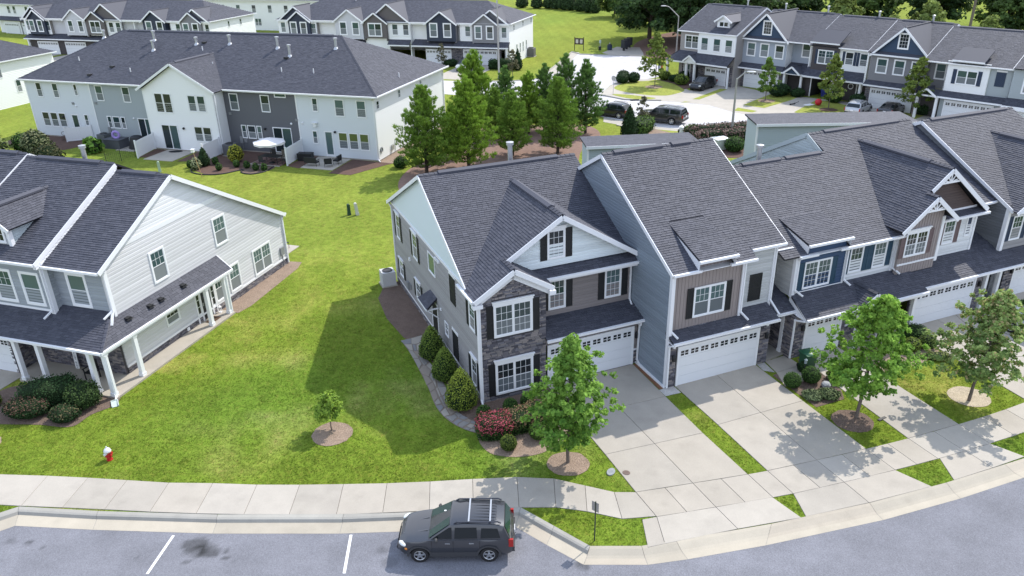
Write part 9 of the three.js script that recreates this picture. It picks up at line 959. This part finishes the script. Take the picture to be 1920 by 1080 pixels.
{ const t = thing('flag', 'blue, white and red flag hanging from the far porch corner', 'flag', [...fw(-37.0, 5.4)].length ? [fw(-37.0, 5.4)[0], 0, fw(-37.0, 5.4)[1]] : 0, FT); mesh('pole', [rod(V(.3, 2.6, -.2), V(-.5, 3.0, .9), .02)], M.white, t); [[mat(.03, .06, .3, .8), 0], [mat(.75, .75, .75, .8), 1], [mat(.5, .03, .03, .8), 2]].forEach(([m, i]) => mesh('stripe', [box(.24, 1.5, .03, -.55 + i * .24, 2.05 - i * .1, .75 + .05 * Math.sin(i * 2))], m, t)); }
{ const [x, z] = fw(-14.2, 1.6); const b = thing('wheeled_bin', 'blue wheeled bin inside the open far garage', 'bin', [x, 0.02, z], FT); const bl = mat(.015, .03, .2, .5); mesh('bin_body', [loft([[.05, .3], [1.1, .4]].map(([y, s]) => [V(-s, y, -s), V(s, y, -s), V(s, y, s), V(-s, y, s), V(-s, y, -s)]))], bl, b); mesh('lid', [box(.86, .1, .86, 0, 1.15, 0)], bl, b);
  const r = thing('toy_ball', 'red ball on the grass by the far driveway', 'ball', [38.6, .02, -96.9]); mesh('ball', [new THREE.SphereGeometry(.42, 16, 12).translate(0, .42, 0)], mat(.55, .015, .03, .5), r); const s = mesh('slide_mat', [box(1.2, .06, .7, 0, .05, 0)], M.white); s.position.set(37.6, .02, -97.2); s.rotation.y = .5; tag(s, 'pale mat on the grass beside the red ball', 'mat'); const sc = thing('kick_scooter', 'small dark scooter lying on the far driveway', 'scooter', [35.7, .02, -97.7], .6); mesh('deck', [box(.9, .06, .16, 0, .1, 0)], M.black, sc); mesh('steering_column', [rod(V(.45, .1, 0), V(.95, .3, .2), .03)], M.black, sc); for (const q of [-.45, .45]) mesh('wheel', [new THREE.CylinderGeometry(.1, .1, .05, 12).rotateX(1.57).translate(q, .1, 0)], RUB, sc);
  const sg = thing('street_sign', 'round-topped street sign at the near corner of the green island', 'sign', [14.36, 0, -106.8], -.3); mesh('post', [cyl(.035, .035, 2.0, 0, 0, 0, 8)], M.metal, sg); mesh('panel', [new THREE.CylinderGeometry(.3, .3, .03, 8).rotateX(Math.PI / 2).scale(1, 1.2, 1).translate(0, 2.1, 0)], mat(.4, .4, .4, .5, { metalness: .5 }), sg);
  const ub = thing('utility_box', 'pale green transformer box behind the near ridge by the lamp post', 'utility box', [21.7, 0, -78.3], .35); mesh('casing', [box(1.5, 1.0, 1.3, 0, .55, 0)], mat(.5, .55, .5, .5), ub); mesh('lid', [box(1.6, .1, 1.4, 0, 1.08, 0)], mat(.66, .68, .66, .5), ub); const ug = mesh('utility_cover', [box(1.4, .08, .9, 0, .03, 0)], M.conc[2]); ug.position.set(13.26, .02, -89.3); ug.rotation.y = .8; tag(ug, 'flat concrete utility cover in the lawn near the far kerb', 'utility cover'); const gp = thing('gate_post', 'white post with cap at the end of the bronze hedge', 'post', [18.6, 0, -82.6]); mesh('post', [box(.35, 1.3, .35, 0, .65, 0)], M.white, gp); mesh('cap', [new THREE.ConeGeometry(.34, .25, 4).rotateY(.785).translate(0, 1.42, 0)], M.white, gp); const mp = thing('utility_box', 'small white box on the grass by the silver crossover', 'utility box', [37.9, 0, -89.7], .3); mesh('casing', [box(.5, .7, .4, 0, .35, 0)], M.white, mp); }
{ // utility poles and wires
  const ps = [[74.4, -130, 13.5], [118, -104, 13.5]]; const po = ps.map(([x, z, h], i) => { const t = thing('utility_pole', ['wooden utility pole rising behind the far townhouse row', 'wooden utility pole beyond the right edge of the picture'][i], 'utility pole', [x, 0, z], -.9); mesh('pole', [cyl(.24, .17, h, 0, 0, 0, 10)], mat(.16, .13, .11, .9), t); mesh('crossarm', [box(2.4, .12, .12, 0, h - .5, .1)], mat(.16, .13, .11, .9), t); for (const q of [-1.1, 0, 1.1]) mesh('insulator', [cyl(.06, .05, .2, q, h - .44, .1)], mat(.5, .5, .5), t); return V(x, h - 1.2, z); });
  const cat = (a, b, s, l) => { const c = new THREE.CatmullRomCurve3(Array.from({ length: 9 }, (_, i) => { const t = i / 8, p = a.clone().lerp(b, t); p.y -= s * 4 * t * (1 - t); return p; })); const m = mesh('power_line', [new THREE.TubeGeometry(c, 24, .03, 5)], M.darkmetal); tag(m, l, 'power line'); }; cat(V(28, 11.6, -164), po[0].clone().add(V(0, .6, 0)), 1.2, 'upper power line running left from the utility pole'); cat(V(28, 10.4, -164), po[0].clone().add(V(0, -.8, 0)), 1.2, 'lower power line running left from the utility pole'); cat(po[0].clone().add(V(0, .6, 0)), po[1].clone().add(V(0, .6, 0)), .8, 'upper power line running right from the utility pole'); cat(po[0].clone().add(V(0, -.8, 0)), po[1].clone().add(V(0, -.8, 0)), .8, 'lower power line running right from the utility pole'); }
renderer.render(scene, camera);
